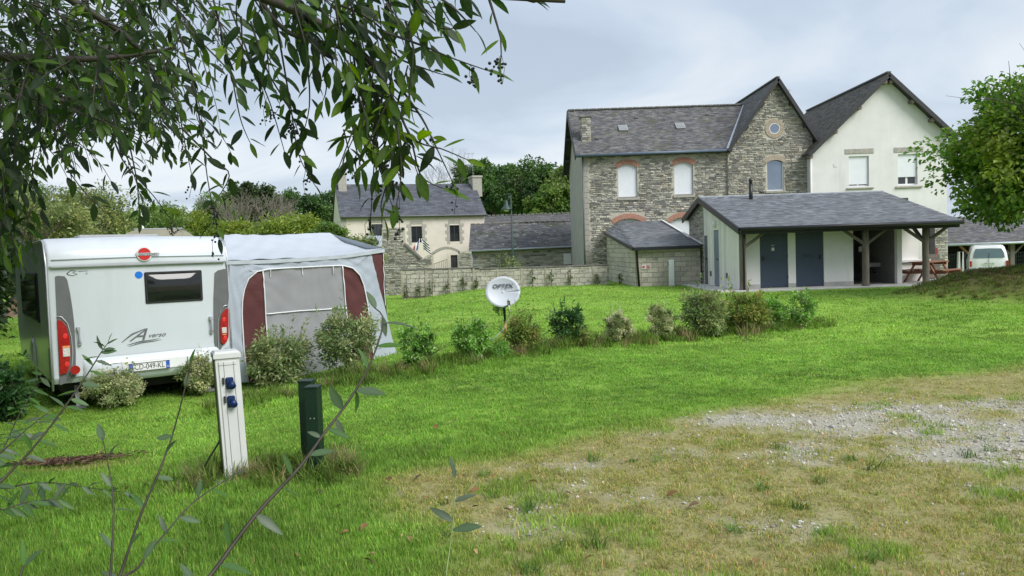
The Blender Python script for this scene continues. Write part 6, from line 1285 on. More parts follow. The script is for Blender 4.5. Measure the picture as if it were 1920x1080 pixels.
def branchy(mb, p, d, L, rad, lev, r, spread=.55, up=.12, nseg=4, kids=3, minr=.004, sides=6):
    pts = [p]; rr = [rad]; q = p.copy(); dd = d.normalized()
    for i in range(nseg):
        dd = (dd + Vector((r.normal(0, .12), r.normal(0, .12), r.normal(0, .08) + up * .3))).normalized(); q = q + dd * (L / nseg); pts.append(q.copy()); rr.append(max(minr, rad * (1 - .6 * (i + 1) / nseg)))
    mb.tube(pts, rr, sides if lev > 1 else 4, False)
    if lev > 0:
        for i in range(kids):
            t = r.uniform(.35, 1.0); j = min(nseg - 1, int(t * nseg)); b = pts[j].lerp(pts[j + 1], t * nseg - j); ax = Vector(r.normal(0, 1, 3)); nd = (dd + ax.cross(dd).normalized() * spread * r.uniform(.6, 1.5) + Vector((0, 0, up))).normalized()
            branchy(mb, b, nd, L * r.uniform(.5, .75), rr[j] * .6, lev - 1, r, spread, up, nseg, kids, minr, sides)
def tree(name, x, y, hcr, rad, trunk_r, label, cat, group, cols, leaf, seed, n_cl=70, per=150, asp=.6, z0=None, cr=.28, low=-.6, hi=None, shell=.5, mat_=M_leaf, limbs=5):
    """tapered trunk with limbs and a crown of leaf clumps; hcr = height of the crown's middle, rad = its half sizes"""
    r = np.random.RandomState(seed); z0 = hz(x, y) if z0 is None else z0; t = thing(name, (x, y, z0), 0, label, cat, group); mb = MB()
    top = hcr + rad[2] * .35; pts = [Vector((x, y, z0 - .2))]; rr = [trunk_r * 1.3]
    for i in range(1, 7): f = i / 6; pts.append(Vector((x + r.normal(0, .03) * top * .2, y + r.normal(0, .03) * top * .2, z0 + top * f))); rr.append(trunk_r * (1 - .75 * f))
    mb.tube(pts, rr, 9)
    for i in range(limbs):
        f = r.uniform(.35, .85); b = pts[int(f * 6)]; a = r.rand() * 6.28; branchy(mb, b.copy(), Vector((math.cos(a), math.sin(a), .55)), max(rad) * r.uniform(.7, 1.0), trunk_r * .42, 2, r, .6, .15)
    mb.build('trunk', M_bark, t)
    C, O, k = clumpy(r, n_cl, per, rad, cr * max(rad), shell, 1, low)
    foliage('crown', t, (0, 0, hcr), C, O, k, leaf, asp, cols, r, mat_, hi=hi); return t
def shrub(name, g, w, h, label, cols, leaf, seed, n_cl=40, per=60, asp=.42, group=None, mat_=M_leaf, hi=None, cr=.30, shell=.45, droop=.05, dy=None):
    r = np.random.RandomState(seed); x, y, z = g; t = thing(name, (x, y, z), 0, label, 'shrub', group); mb = MB()
    for i in range(7): a = r.rand() * 6.28; branchy(mb, Vector((x + .04 * math.cos(a), y + .04 * math.sin(a), z - .03)), Vector((.45 * math.cos(a), .45 * math.sin(a), 1)), h * .62, .009, 2, r, .5, .2, 3, 3, .0025, 5)
    mb.build('stems', M_twig, t)
    rad = (w / 2 * .85, (dy or w) / 2 * .85, h * .50)
    C, O, k = clumpy(r, n_cl, per, rad, cr * w / 2, shell, 1, -.85); C[:, 2] = np.maximum(C[:, 2], -h * .5 + .01)
    ns = 7; sh_ = []
    for i in range(ns):
        a = r.rand() * 6.28; q = w * .36 * r.rand() ** .5; hh = h * (.15 + .35 * r.rand()); m_ = 14; tt_ = r.rand(m_); sh_.append(np.stack([q * math.cos(a) * (1 + .3 * tt_), q * math.sin(a) * (1 + .3 * tt_), h * .30 + hh * tt_ * 1.1], 1))
    C = np.concatenate([C] + sh_); O = np.concatenate([O, unit(r.normal(0, .5, (ns * 14, 3)) + np.array([0, 0, .9]))]); k = np.concatenate([k, np.repeat(np.arange(ns) % (k.max() + 1), 14)])
    foliage('foliage', t, (0, 0, h * .52), C, O, k, leaf * 1.12, asp * 1.08, [tuple(c_ * 1.2 for c_ in q_) for q_ in cols], r, mat_, droop, hi=hi); return t

# ------------------------------------------------------------------ trees: right foreground maple on the mound, woods behind, left hedge
MAPLE = [(.085, .165, .026), (.115, .205, .03), (.065, .13, .024), (.14, .22, .034), (.17, .215, .034)]
tree('maple_tree', 15.15, 20.6, 2.95, (3.05, 2.8, 2.35), .17, 'leafy green maple growing on the mound at the right edge', 'tree', None, MAPLE, .14, 41, 330, 150, .8, None, .19, -.75, (.06, (.17, .20, .03)), .5, M_leaf, 5)
DARK = [(.035, .075, .020), (.048, .095, .024), (.06, .11, .028), (.042, .082, .028)]
MID = [(.075, .13, .03), (.095, .155, .034), (.115, .165, .04)]
YEL = [(.14, .19, .03), (.18, .22, .035), (.12, .17, .028)]
WIL = [(.14, .18, .06), (.18, .21, .075), (.11, .15, .05), (.20, .215, .075)]
wd_g = 'trees behind the cream house'
def at_tree(px, pyt, pyb, wpx, d): # crown spanning these picture rows at distance d
    t, b = P(px, pyt, d), P(px, pyb, d); return t.x, (t.z + b.z) / 2, ((wpx / 2) / FPX * d, (wpx / 2.6) / FPX * d, (t.z - b.z) / 2)
for i, (px, t, b, w, d, pal, lab, sd2) in enumerate((
    (905, 305, 415, 120, 100, DARK, 'dark tree just right of the cream house chimney', 1), (985, 306, 430, 150, 96, DARK, 'broad dark green tree in the middle behind the street lamp', 2), (1065, 325, 430, 110, 92, MID, 'mid green tree touching the stone house edge', 3),
    (1040, 350, 430, 90, 88, MID, 'lower lighter green tree behind the far barn roof', 14), (945, 318, 425, 90, 104, DARK, 'dark tree between the two crowns right of the cream house', 13))):
    x, zc, rad = at_tree(px, t, b, w, d); tree('broadleaf_tree', x, d, zc, rad, .35, lab, 'tree', wd_g, pal, .42, 50 + sd2, 110, 130, .7, 0, .24, -.6, None, .5)
lw_g = 'trees left of the cream house'
for i, (px, t, b, w, d, pal, lab, sd2) in enumerate((
    (560, 362, 450, 130, 92, DARK, 'dark rounded tree behind the yellow-green bush', 4), (625, 365, 450, 60, 95, DARK, 'dark tree against the left end of the cream house', 5), (470, 345, 440, 110, 84, [(.05, .075, .03), (.065, .085, .035)], 'dull green tree behind the bare grey bush', 6), (510, 372, 440, 70, 90, DARK, 'small dark tree between the bare bush and the rounded tree', 15))):
    x, zc, rad = at_tree(px, t, b, w, d); tree('broadleaf_tree', x, d, zc, rad, .3, lab, 'tree', lw_g, pal, .36, 60 + sd2, 90, 120, .7, 0, .25, -.6, None, .5)
hd_g = 'bushy trees behind the caravan'
for i, (px, t, b, w, d, pal, lab, sd2) in enumerate((
    (60, 322, 560, 190, 34, WIL, 'pale green willow-like tree at the far left edge', 7), (165, 335, 520, 170, 38, WIL, 'pale yellow-green tree left of the camper roof', 8), (265, 372, 500, 150, 42, MID, 'mid green bushy tree behind the camper roof', 9), (350, 385, 500, 120, 46, YEL, 'yellow-green bush right of the thin white mast', 10), (10, 300, 500, 130, 40, MID, 'green tree behind the willow at the left edge', 16), (300, 375, 470, 90, 55, DARK, 'dark evergreen between the bushes behind the caravan', 17), (400, 360, 470, 90, 58, MID, 'green tree behind the right end of the caravan roof', 18))):
    x, zc, rad = at_tree(px, t, b, w, d); tree('hedge_tree', x, d, zc, rad, .16, lab, 'tree', hd_g, pal, .17, 80 + sd2, 130, 130, .5, -.36, .24, -.9, None, .45)
for i, (px, t, b, w, d, pal, lab, sd2, lf) in enumerate(((545, 405, 470, 160, 34, YEL, 'yellow-green bush above the awning roof', 21, .16), (615, 418, 470, 70, 30, MID, 'small green bush behind the awning ridge', 22, .12), (672, 432, 520, 80, 24, WIL, 'pale variegated bush at the right of the awning roof', 23, .09), (435, 408, 470, 90, 36, YEL, 'low yellow-green bush beside the bare grey bush', 24, .15))):
    x, zc, rad = at_tree(px, t, b, w, d); tree('garden_bush', x, d, zc, rad, .06, lab, 'bush', 'bushes behind the awning', pal, lf, 90 + sd2, 90, 110, .45, -.1, .26, -.95, None, .45)
# unseen hedge trees, added dark-leaved to shade the caravan's side and darken its reflection
for i, (x, y, zc, rad) in enumerate(((-11.8, 8.0, 4.2, (2.9, 2.7, 4.4)), (-14.4, 12.7, 4.4, (2.4, 2.8, 4.6)), (-9.4, 4.2, 4.2, (2.4, 2.4, 4.4)), (-10.9, 10.9, 4.0, (1.3, 1.7, 4.2)), (-15.9, 20.5, 2.6, (1.7, 1.9, 3.2)), (-18.6, 24.5, 2.6, (2.2, 2.2, 3.2)))):
    tree('hedge_tree', x, y, zc, rad, .15, ['tall hedge tree nearest the caravan side, beyond the left edge', 'tall hedge tree at the front of the caravan, beyond the left edge', 'tall hedge tree beside the viewer, beyond the left edge', 'slim hedge tree right beside the caravan wall, beyond the left edge', 'dark hedge bush in front of the caravan hitch, beyond the left edge', 'dark hedge bush before the earth bank, beyond the left edge'][i], 'tree', 'hedge along the left side', [(.014, .03, .008), (.02, .04, .01)], .2, 140 + i, 260, 150, .65, None, .28, -.95, None, .5)
# bare grey bush and bare tree tops
r = np.random.RandomState(8)
def bare(name, px, pt, pb, d, n, lab, spread, L, lev=4):
    b = P(px, pb, d); t = thing(name, (b.x, d, -.2), 0, lab, 'bush' if 'bush' in name else 'tree'); mb = MB()
    for i in range(n): a = r.rand() * 6.28; q = r.rand() * spread; branchy(mb, Vector((b.x + q * math.cos(a), d + q * math.sin(a), b.z - .3)), Vector((math.cos(a) * .6, math.sin(a) * .6, 1)), L, .045, lev, r, .55, .1, 3, 4, .008, 5)
    mb.build('branches', M_barestem, t); mb = MB(); mb.tube([(b.x, d, -.3), (b.x, d, b.z)], [.12, .08], 7); mb.build('trunk', M_barestem, t)
bare('bare_bush', 475, 350, 440, 44, 13, 'leafless grey bush above the awning roof', 1.5, 1.5, 3)
bare('bare_tree', 842, 290, 390, 96, 5, 'leafless pale tree behind the cream house roof', 1.2, 4.2, 3)
# ------------------------------------------------------------------ shrubs on the lawn, each with its own look
VAR = [(.24, .25, .13), (.19, .215, .09), (.31, .31, .19), (.13, .17, .065)]; PHO = [(.10, .15, .052), (.13, .165, .06), (.075, .12, .042), (.165, .18, .075)]; GRN = [(.09, .19, .03), (.12, .23, .04), (.07, .155, .025)]; DKG = [(.028, .075, .02), (.04, .09, .024), (.02, .055, .016)]; OLV = [(.10, .15, .03), (.135, .17, .035), (.075, .12, .025), (.16, .16, .045)]
def sg(px, py): return tuple(G(px, py))
def span_px(px0, px1, d): return (px1 - px0) / FPX * d
S_ = [  # name, foot px, width px, height px, palette, leaf, label, extra
    ('laurel_shrub', 18, 790, 95, 108, DKG, .075, 'dark green glossy shrub at the left edge below the caravan', dict(n_cl=34, per=60, asp=.45)),
    ('variegated_shrub', 216, 765, 112, 78, VAR, .032, 'cream-variegated shrub under the caravan number plate', dict(n_cl=80, per=95, asp=.55, cr=.24)),
    ('variegated_shrub', 376, 742, 86, 84, VAR, .032, 'cream-variegated shrub between caravan bumper and electricity pedestal', dict(n_cl=80, per=95, asp=.55, cr=.24)),
    ('leafy_shrub', 530, 722, 132, 108, PHO, .060, 'bushy grey-green shrub before the left half of the awning', dict(n_cl=75, per=70, asp=.34, hi=(.22, (.30, .31, .17)))),
    ('leafy_shrub', 652, 702, 128, 128, PHO, .060, 'taller grey-green shrub before the right half of the awning', dict(n_cl=80, per=70, asp=.34, hi=(.22, (.30, .31, .17)))),
    ('green_shrub', 782, 692, 66, 90, GRN, .055, 'fresh green shrub nearest the right side of the awning', dict(n_cl=42, per=50, asp=.45, hi=(.12, (.35, .42, .22)))),
    ('green_shrub', 886, 676, 76, 78, GRN, .055, 'fresh green shrub just left of the satellite dish mast', dict(n_cl=46, per=55, asp=.45, hi=(.14, (.35, .42, .22)))),
    ('olive_shrub', 980, 662, 72, 82, OLV, .050, 'olive-brown shrub just right of the satellite dish mast', dict(n_cl=50, per=55, asp=.42)),
    ('holly_shrub', 1066, 650, 70, 82, DKG, .048, 'dark green pointed shrub right of the olive-brown shrub', dict(n_cl=52, per=60, asp=.5)),
    ('variegated_shrub', 1160, 643, 62, 60, VAR, .028, 'round cream-variegated shrub right of the dark green shrub', dict(n_cl=80, per=90, asp=.55, cr=.22)),
    ('variegated_shrub', 1240, 638, 62, 70, VAR, .028, 'taller cream-variegated shrub left of the big mixed clump', dict(n_cl=80, per=90, asp=.55, cr=.22)),
    ('leafy_shrub', 1322, 632, 92, 94, PHO, .065, 'large dull green shrub at the left of the mixed clump', dict(n_cl=70, per=65, asp=.36, hi=(.12, (.27, .27, .13)))),
    ('olive_shrub', 1395, 624, 92, 84, OLV, .062, 'olive yellow-green shrub in the middle of the mixed clump', dict(n_cl=66, per=65, asp=.4, hi=(.2, (.24, .22, .07)))),
    ('green_shrub', 1446, 616, 56, 62, GRN, .055, 'small green shrub at the right of the mixed clump', dict(n_cl=38, per=50, asp=.45, hi=(.12, (.32, .38, .2)))),
    ('green_shrub', 1504, 613, 56, 66, GRN, .055, 'isolated pale-tipped green shrub at the right end of the row', dict(n_cl=38, per=50, asp=.45, hi=(.2, (.34, .40, .2)))),
    ('low_weed', 1085, 652, 60, 34, OLV, .04, 'low olive weed between two shrubs at the foot of the holly', dict(n_cl=24, per=30, asp=.3)),
    ('low_weed', 935, 672, 50, 30, GRN, .04, 'low green weed at the foot of the satellite dish mast', dict(n_cl=22, per=30, asp=.35)),
    ('small_bush', 938, 592, 26, 34, GRN, .05, 'tiny green bush on the lawn right behind the satellite dish', dict(n_cl=12, per=30, asp=.4)),
]
for i, (nm, px, py, w, h, pal, lf, lab, kw) in enumerate(S_):
    g = sg(px, py); d = g[1]; shrub(nm, g, w / FPX * d, h / FPX * d * .9, lab, pal, lf, 200 + i, group='shrubs planted in a row across the lawn' if 'row' not in nm and i > 4 else None, **kw)
# long upright shoots of the two shrubs before the awning
# creepers along the boundary wall
for i, (px, py, w, h, lab) in enumerate(((762, 545, 10, 30, 'leftmost thin creeper on the low block wall'), (785, 545, 8, 24, 'short creeper second from the left on the block wall'), (810, 543, 14, 36, 'tall leafy creeper near the left end of the block wall'), (838, 543, 9, 20, 'small creeper left of the widest wall creeper'), (868, 542, 16, 34, 'broad creeper just left of the step in the wall coping'), (893, 541, 11, 22, 'low creeper beneath the step in the wall coping'), (998, 540, 9, 36, 'creeper just right of the satellite dish on the wall'), (1034, 540, 10, 34, 'creeper below the right half of the stone barn'), (1070, 539, 10, 34, 'creeper on the wall near the stone house corner'), (1120, 538, 8, 22, 'small creeper by the block shed corner'), (1162, 538, 16, 26, 'leafy weed at the foot of the block shed side wall'))):
    d = 34.4 if px < 1135 else 33.5; g = P(px, py, d); rr0 = np.random.RandomState(300 + i); t = thing('wall_creeper', (g.x, d, hz(g.x, d)), 0, lab, 'creeper', 'creepers along the block wall'); C, O, k = clumpy(rr0, 9, 9, (w / 2 / FPX * d * .8, .05, h / 2 / FPX * d), .07, .2); foliage('foliage', t, (0, 0, h / 2 / FPX * d), C, O, k, .09, .6, [(.06, .09, .025), (.10, .12, .035), (.04, .065, .02)], rr0, M_leaf); mb = MB(); mb.tube([(g.x, d + .05, hz(g.x, d)), (g.x + .03, d + .08, g.z + h / FPX * d)], .012, 5); mb.build('stem', M_twig, t)
pg = P(955, 510, 37); rr0 = np.random.RandomState(333); t = thing('courtyard_bush', (pg.x, 37, 0), 0, 'loose pale green bush behind the block wall above the dish', 'bush'); C, O, k = clumpy(rr0, 22, 26, (.75, .4, .6), .3, .2); foliage('foliage', t, (0, 0, 1.0), C, O, k, .12, .45, WIL, rr0, M_leaf); mb = MB()
for i in range(5): branchy(mb, Vector((pg.x, 37, 0)), Vector((rr0.normal(0, .4), 0, 1)), 1.1, .015, 2, rr0)
mb.build('stems', M_twig, t)
# soil bank behind the lawn at the far left
bl_ = P(12, 590, 33); mb = MB(); rows = [[(bl_.x - 6 + i * .8, 31 + j * .9 + .3 * math.sin(i), -.40 + [0, .35, .6, .65, .0][j] * (1 + .2 * math.sin(i * 1.7))) for i in range(22)] for j in range(5)]; mb.grid(rows); q = mb.build('soil_bank', M_soil); tag(q, 'low bare earth bank behind the lawn at the left', 'bank', kind='structure')

# ------------------------------------------------------------------ the overhanging tree at the upper left
def big_leaf(name, seed, cols, nst=6, asp=.30, serr=0.0):
    r = random.Random(seed); V = []; F = []; ts = [0, .1, .28, .5, .74, .92, 1.0]; bend = r.uniform(-.05, .30); tw = r.uniform(-.5, .5); asp = asp * r.uniform(.78, 1.12); c = np.array(cols[seed % len(cols)]) * r.uniform(.8, 1.25)
    for t in ts:
        w = asp * .5 * (math.sin(math.pi * min(1, t ** .85)) ** .8 if 0 < t < 1 else 0.004) * (1 + serr * r.uniform(-1, 1)); z = -bend * t * t; f = .28 * w
        V += [(-w, t, z + f + tw * w * t), (0, t, z), (w, t, z + f - tw * w * t)]
    for i in range(len(ts) - 1):
        a = i * 3; F += [(a, a + 1, a + 4, a + 3), (a + 1, a + 2, a + 5, a + 4)]
    V = np.array(V); col = np.tile(c, (len(V), 1)); col[1::3] *= 1.25
    return V, np.array(F), col
LCOL = [(.018, .038, .010), (.026, .054, .013), (.040, .080, .016), (.014, .029, .010), (.07, .13, .02), (.031, .062, .014)]
LV = [big_leaf('leaf', s, LCOL, 6, .37) for s in range(12)]; LVB = [big_leaf('leaf', 40 + s, [(.085, .15, .014), (.11, .18, .016), (.06, .115, .014)], 6, .37) for s in range(8)]
def leaf_meshes(vs, m_):
    out = []
    for (V, F, c) in vs: me = mesh_np('leaf', V, F, c, True); me.materials.append(m_); out.append(me)
    return out
LM = leaf_meshes(LV, M_leafgloss); LMB = leaf_meshes(LVB, M_leafgloss)
tb = Vector((-4.6, 1.6, 0)); ot = thing('overhanging_tree', (tb.x, tb.y, hz(tb.x, tb.y)), 0, 'dark-leaved berry tree whose branches hang over the upper left', 'tree')
rt = np.random.RandomState(77); mb = MB(); mb.tube([(tb.x, tb.y, -.3), (tb.x + .05, tb.y, 1.2), (tb.x + .2, tb.y + .1, 2.4), (tb.x + .5, tb.y + .2, 3.6), (tb.x + .7, tb.y + .3, 5.2)], [.22, .17, .14, .10, .05], 10); mb.build('trunk', M_bark, ot)
TW = []; BR = MB(); berries = MB(); LEAF = []
def smooth_path(pts, n):
    """Catmull-Rom through the given points"""
    p = [pts[0]] + list(pts) + [pts[-1]]; out = []; seg = len(pts) - 1
    for i in range(n):
        t = i / (n - 1) * seg; k = min(int(t), seg - 1); u = t - k; a, b, c, d = p[k], p[k + 1], p[k + 2], p[k + 3]
        out.append(.5 * ((2 * b) + (c - a) * u + (2 * a - 5 * b + 4 * c - d) * u * u + (3 * b - a - 3 * c + d) * u ** 3))
    return out
def add_twig(pts, r0, r1, leaf_len, step, bright=.2, start=.12, berry=0, spread=1.15, droop=.22):
    L = sum((b - a).length for a, b in zip(pts[:-1], pts[1:])); n = max(5, int(L / .03)); q = smooth_path(pts, n); BR.tube(q, [r0 + (r1 - r0) * i / (n - 1) for i in range(n)], 5, False)
    s = start * L; acc = 0; sgn = 1
    for i in range(n - 1):
        d = q[i + 1] - q[i]; acc += d.length
        if acc >= s or i == n - 2:
            s = acc + step * rt.uniform(.7, 1.35); dd = d.normalized(); sd_ = dd.cross(Vector((rt.normal(0, .5), rt.normal(0, 1), rt.normal(0, .5)))); sd_ = sd_.normalized() if sd_.length > 1e-3 else Vector((1, 0, 0))
            if sd_.dot(_R) * sgn < 0: sd_ = -sd_
            sgn = -sgn; ld = (dd * .75 + sd_ * spread * rt.uniform(.5, 1.1) + Vector((0, 0, -droop * rt.uniform(.2, 1.2)))).normalized()
            if i == n - 2: ld = dd
            nn = Vector((rt.normal(0, .45), rt.normal(0, .45) - .25, .8)); LEAF.append((q[i] + ld * .008, ld, nn, leaf_len * rt.uniform(.7, 1.15), rt.rand() < bright))
    if berry:
        for b in range(berry):
            c = q[int(n * rt.uniform(.45, .98)) % n]; ln = rt.uniform(.05, .11); e = c + Vector((rt.normal(0, .02), rt.normal(0, .02), -ln)); BR.tube([c, c.lerp(e, .5) + Vector((rt.normal(0, .008), 0, 0)), e], .0009, 4, False)
            for k in range(rt.randint(6, 13)): f = rt.uniform(.25, 1.05); p = c.lerp(e, f) + Vector((rt.normal(0, .009), rt.normal(0, .009), rt.normal(0, .003))); berries.sphere(p, rt.uniform(.0035, .0052), 6, 4)
def pth(*a): return [P(x, y, d) for (x, y, d) in a]
# boughs reaching in from the trunk
BO = [pth((-900, 60, 2.6), (-300, 60, 2.7), (0, 105, 2.9), (180, 110, 3.0), (330, 90, 3.1)), pth((-700, -260, 2.5), (0, -120, 2.5), (300, -60, 2.5), (480, -10, 2.5), (600, 45, 2.5), (690, 110, 2.45), (735, 185, 2.4)), pth((-600, -420, 2.3), (200, -190, 2.3), (600, -70, 2.3), (800, -20, 2.25), (930, -8, 2.2), (1060, 2, 2.2)), pth((-800, 160, 2.9), (-200, 170, 3.2), (0, 180, 3.4), (120, 190, 3.6), (230, 240, 3.7)), pth((-600, -200, 3.2), (0, -60, 3.3), (150, 10, 3.4), (260, 90, 3.5), (300, 170, 3.5)), pth((480, -10, 2.6), (540, 60, 2.62), (640, 90, 2.6), (700, 130, 2.55))]
for i, b in enumerate(BO): n = 26; q = smooth_path(b, n); BR.tube(q, [.030 - .024 * k / (n - 1) if i < 5 else .008 for k in range(n)], 7, False)
for b in BO[:5]: st_ = Vector((tb.x + .35, tb.y + .15, 3.0)); BR.tube([st_, st_.lerp(b[0], .5) + Vector((0, 0, .1)), b[0]], [.06, .045, .03], 7, False)
# hanging twigs read from the photograph: bright tips on the right, dark mass on the left
right_tw = [((640, 55, 2.5), (690, 130, 2.45), (705, 230, 2.4), (700, 330, 2.4), (695, 410, 2.4)), ((700, 120, 2.4), (740, 190, 2.35), (775, 260, 2.3), (830, 280, 2.25), (882, 302, 2.2)), ((735, 180, 2.4), (748, 260, 2.3), (752, 330, 2.3), (742, 392, 2.3)), ((600, 40, 2.6), (625, 120, 2.55), (655, 200, 2.5), (645, 250, 2.5)), ((720, 60, 2.3), (790, 85, 2.3), (850, 110, 2.25), (922, 135, 2.25)), ((800, -20, 2.25), (845, 10, 2.2), (880, 45, 2.2), (893, 60, 2.2)), ((915, -8, 2.2), (930, 40, 2.2), (940, 80, 2.2), (938, 128, 2.2)), ((980, -5, 2.2), (1000, 4, 2.2), (1035, -4, 2.2)), ((690, 130, 2.45), (720, 220, 2.4), (735, 300, 2.35), (715, 380, 2.35), (718, 405, 2.35)), ((740, 150, 2.4), (790, 220, 2.35), (815, 270, 2.3), (850, 345, 2.3)), ((660, 80, 2.5), (670, 160, 2.45), (680, 250, 2.45), (672, 320, 2.45)), ((760, 40, 2.3), (775, 90, 2.3), (770, 150, 2.3), (765, 190, 2.3)), ((700, 60, 2.4), (750, 110, 2.4), (800, 130, 2.35), (830, 140, 2.35)), ((640, 10, 2.4), (700, 40, 2.4), (740, 90, 2.4), (750, 140, 2.35)), ((770, -15, 2.3), (800, 30, 2.3), (830, 55, 2.3), (858, 50, 2.3)), ((735, 185, 2.4), (770, 260, 2.35), (790, 330, 2.3), (835, 355, 2.3)), ((720, 170, 2.4), (700, 260, 2.4), (720, 340, 2.35), (735, 385, 2.35)), ((560, 20, 2.6), (600, 90, 2.6), (612, 160, 2.55), (605, 190, 2.55))]
for i, t in enumerate(right_tw): add_twig(pth(*t), .0045, .0013, .080, .028, .55 if i in (0, 1, 2, 8, 9, 15, 16) else .3, .15, 2 if i in (0, 2, 4, 6, 8, 9) else 0)
left_tw = [((510, 0, 2.7), (528, 100, 2.7), (545, 200, 2.7), (560, 290, 2.7), (592, 350, 2.7)), ((430, 10, 2.9), (465, 100, 2.9), (505, 190, 2.85), (535, 290, 2.8)), ((330, 40, 3.0), (362, 160, 3.0), (380, 260, 2.95), (390, 340, 2.9), (412, 455, 2.85)), ((470, 40, 2.8), (500, 130, 2.8), (545, 210, 2.75), (575, 300, 2.75)), ((300, 60, 3.2), (330, 180, 3.2), (345, 260, 3.2), (360, 330, 3.15)), ((400, 0, 3.0), (430, 120, 3.0), (450, 220, 3.0), (470, 270, 3.0)), ((20, 190, 3.2), (30, 300, 3.1), (15, 400, 3.1), (40, 500, 3.0)), ((100, 190, 3.4), (110, 280, 3.4), (150, 350, 3.4), (200, 400, 3.4)), ((200, 220, 3.6), (230, 300, 3.6), (290, 370, 3.6), (325, 420, 3.6)), ((160, 120, 3.3), (190, 220, 3.3), (240, 300, 3.3), (270, 390, 3.3)), ((60, 110, 3.1), (70, 230, 3.1), (60, 320, 3.1), (75, 370, 3.1)), ((550, 50, 2.7), (575, 120, 2.7), (580, 200, 2.7), (565, 260, 2.7)), ((0, 260, 3.0), (8, 360, 3.0), (0, 440, 2.95), (10, 480, 2.95)), ((240, 260, 3.8), (255, 330, 3.8), (260, 380, 3.8), (262, 420, 3.8)), ((340, 240, 3.0), (400, 300, 3.0), (430, 330, 3.0), (395, 390, 3.0))]
for i, t in enumerate(left_tw): add_twig(pth(*t), .0045, .0013, .074, .024, .15, .08, 3 if i in (0, 1, 2, 3, 4, 8) else 0)
for i in range(290):
    u = rt.rand(); x = rt.uniform(-80, 540) if u < .14 else (rt.uniform(-80, 360) if u < .5 else rt.uniform(-80, 240)); ytop = rt.uniform(-100, 215 - .25 * max(0, x - 100)); d = rt.uniform(2.5, 5.2); L = rt.uniform(35, 150); sx = rt.uniform(-90, 150)
    add_twig(pth((x, ytop, d), (x + sx * .4, ytop + L * .35, d), (x + sx * .8, ytop + L * .7, d - .05), (x + sx, ytop + L, d - .08)), .004, .0012, .076, .030, .10, .05, 1 if rt.rand() < .10 else 0, 1.2, .2)
for i in range(125):
    x = rt.uniform(-60, 330); y = rt.uniform(40, 250 - .1 * max(0, x)); d = rt.uniform(4.0, 6.5); L = rt.uniform(40, 110); sx = rt.uniform(-90, 110); add_twig(pth((x, y, d), (x + sx * .5, y + L * .3, d), (x + sx, y + L, d)), .005, .0015, .085, .034, .12, .05, 0, 1.0, .3)
for i in range(34):
    x = rt.uniform(-30, 60); y = rt.uniform(240, 400); d = rt.uniform(2.8, 3.6); L = rt.uniform(60, 110); sx = rt.uniform(-30, 40); add_twig(pth((x, y, d), (x + sx * .4, y + L * .4, d), (x + sx, y + L, d)), .003, .0012, .08, .028, .15, .05)
for i in range(30):
    x = rt.uniform(540, 850); y = rt.uniform(-70, 60 - .1 * (x - 540)); d = rt.uniform(2.2, 2.8); L = rt.uniform(50, 110); sx = rt.uniform(0, 70); add_twig(pth((x, y, d), (x + sx * .4, y + L * .4, d), (x + sx, y + L, d)), .0035, .0012, .080, .028, .25, .05)
for i in range(26):
    x = rt.uniform(640, 770); y = rt.uniform(90, 260); d = rt.uniform(2.25, 2.55); L = rt.uniform(60, 120); sx = rt.uniform(-40, 60); add_twig(pth((x, y, d), (x + sx * .4, y + L * .4, d), (x + sx, y + L, d)), .003, .0012, .082, .026, .5, .05, 1 if rt.rand() < .3 else 0)
for i in range(30):
    x = rt.uniform(440, 780); y = rt.uniform(-70, 70); d = rt.uniform(2.3, 2.9); L = rt.uniform(60, 130); sx = rt.uniform(-10, 70); add_twig(pth((x, y, d), (x + sx * .4, y + L * .4, d), (x + sx, y + L, d)), .004, .0012, .09, .030, .2, .05)
brq = BR.build('branches', M_twig, ot); brq['kind'] = 'stuff'; C, O, k = clumpy(np.random.RandomState(501), 280, 110, (3.8, 4.0, 1.5), .7, .3); foliage('upper_crown', ot, (-.6, 1.6, 6.3), C, O, k, .13, .4, [(.02, .045, .012), (.03, .06, .014)], np.random.RandomState(502), M_leaf)['kind'] = 'stuff'; bo_ = berries.build('berries', M_berry, ot); bo_['kind'] = 'stuff'  # upper crown is unseen overhead, widened to shade the lawn and caravan side
def leaf_matrix(p, d, n, L):
    d = Vector(d).normalized(); s = d.cross(Vector(n)); s = s.normalized() if s.length > 1e-3 else Vector((1, 0, 0)); nn = s.cross(d); M = Matrix((s * L, d * L, nn * L)).transposed().to_4x4(); M.translation = p; return M
def plant_leaves(parent, leaves, dark, bright, dm, bm_, limit, mat_):
    leaves = sorted(leaves, key=lambda q: -(q[3] / max(.4, (q[0] - CAMP).length)) * (1 if -3.2 < q[0].x < 1 and q[0].z < 3.2 else .3)); Mi = W(parent).inverted(); JV = []; JF = []; JC = []; nb = 0
    for i, (p, d, n, L, br) in enumerate(leaves):
        M = Mi @ leaf_matrix(p, d, n, L); vs, ms = (bright, bm_) if br else (dark, dm); k = rt.randint(len(vs))
        if i < limit: link('leaf', ms[k], parent, None, M)
        else: V, F, c = vs[k]; A_ = np.array(M); JV.append(V @ A_[:3, :3].T + A_[:3, 3]); JF.append(F + nb); JC.append(c * rt.uniform(.75, 1.3)); nb += len(V)
    if JV: o = link('foliage', mesh_np('foliage', np.concatenate(JV), np.concatenate(JF), np.concatenate(JC), True), parent, mat_); o['kind'] = 'stuff'
plant_leaves(ot, LEAF, LV, LVB, LM, LMB, 300, M_leafgloss)

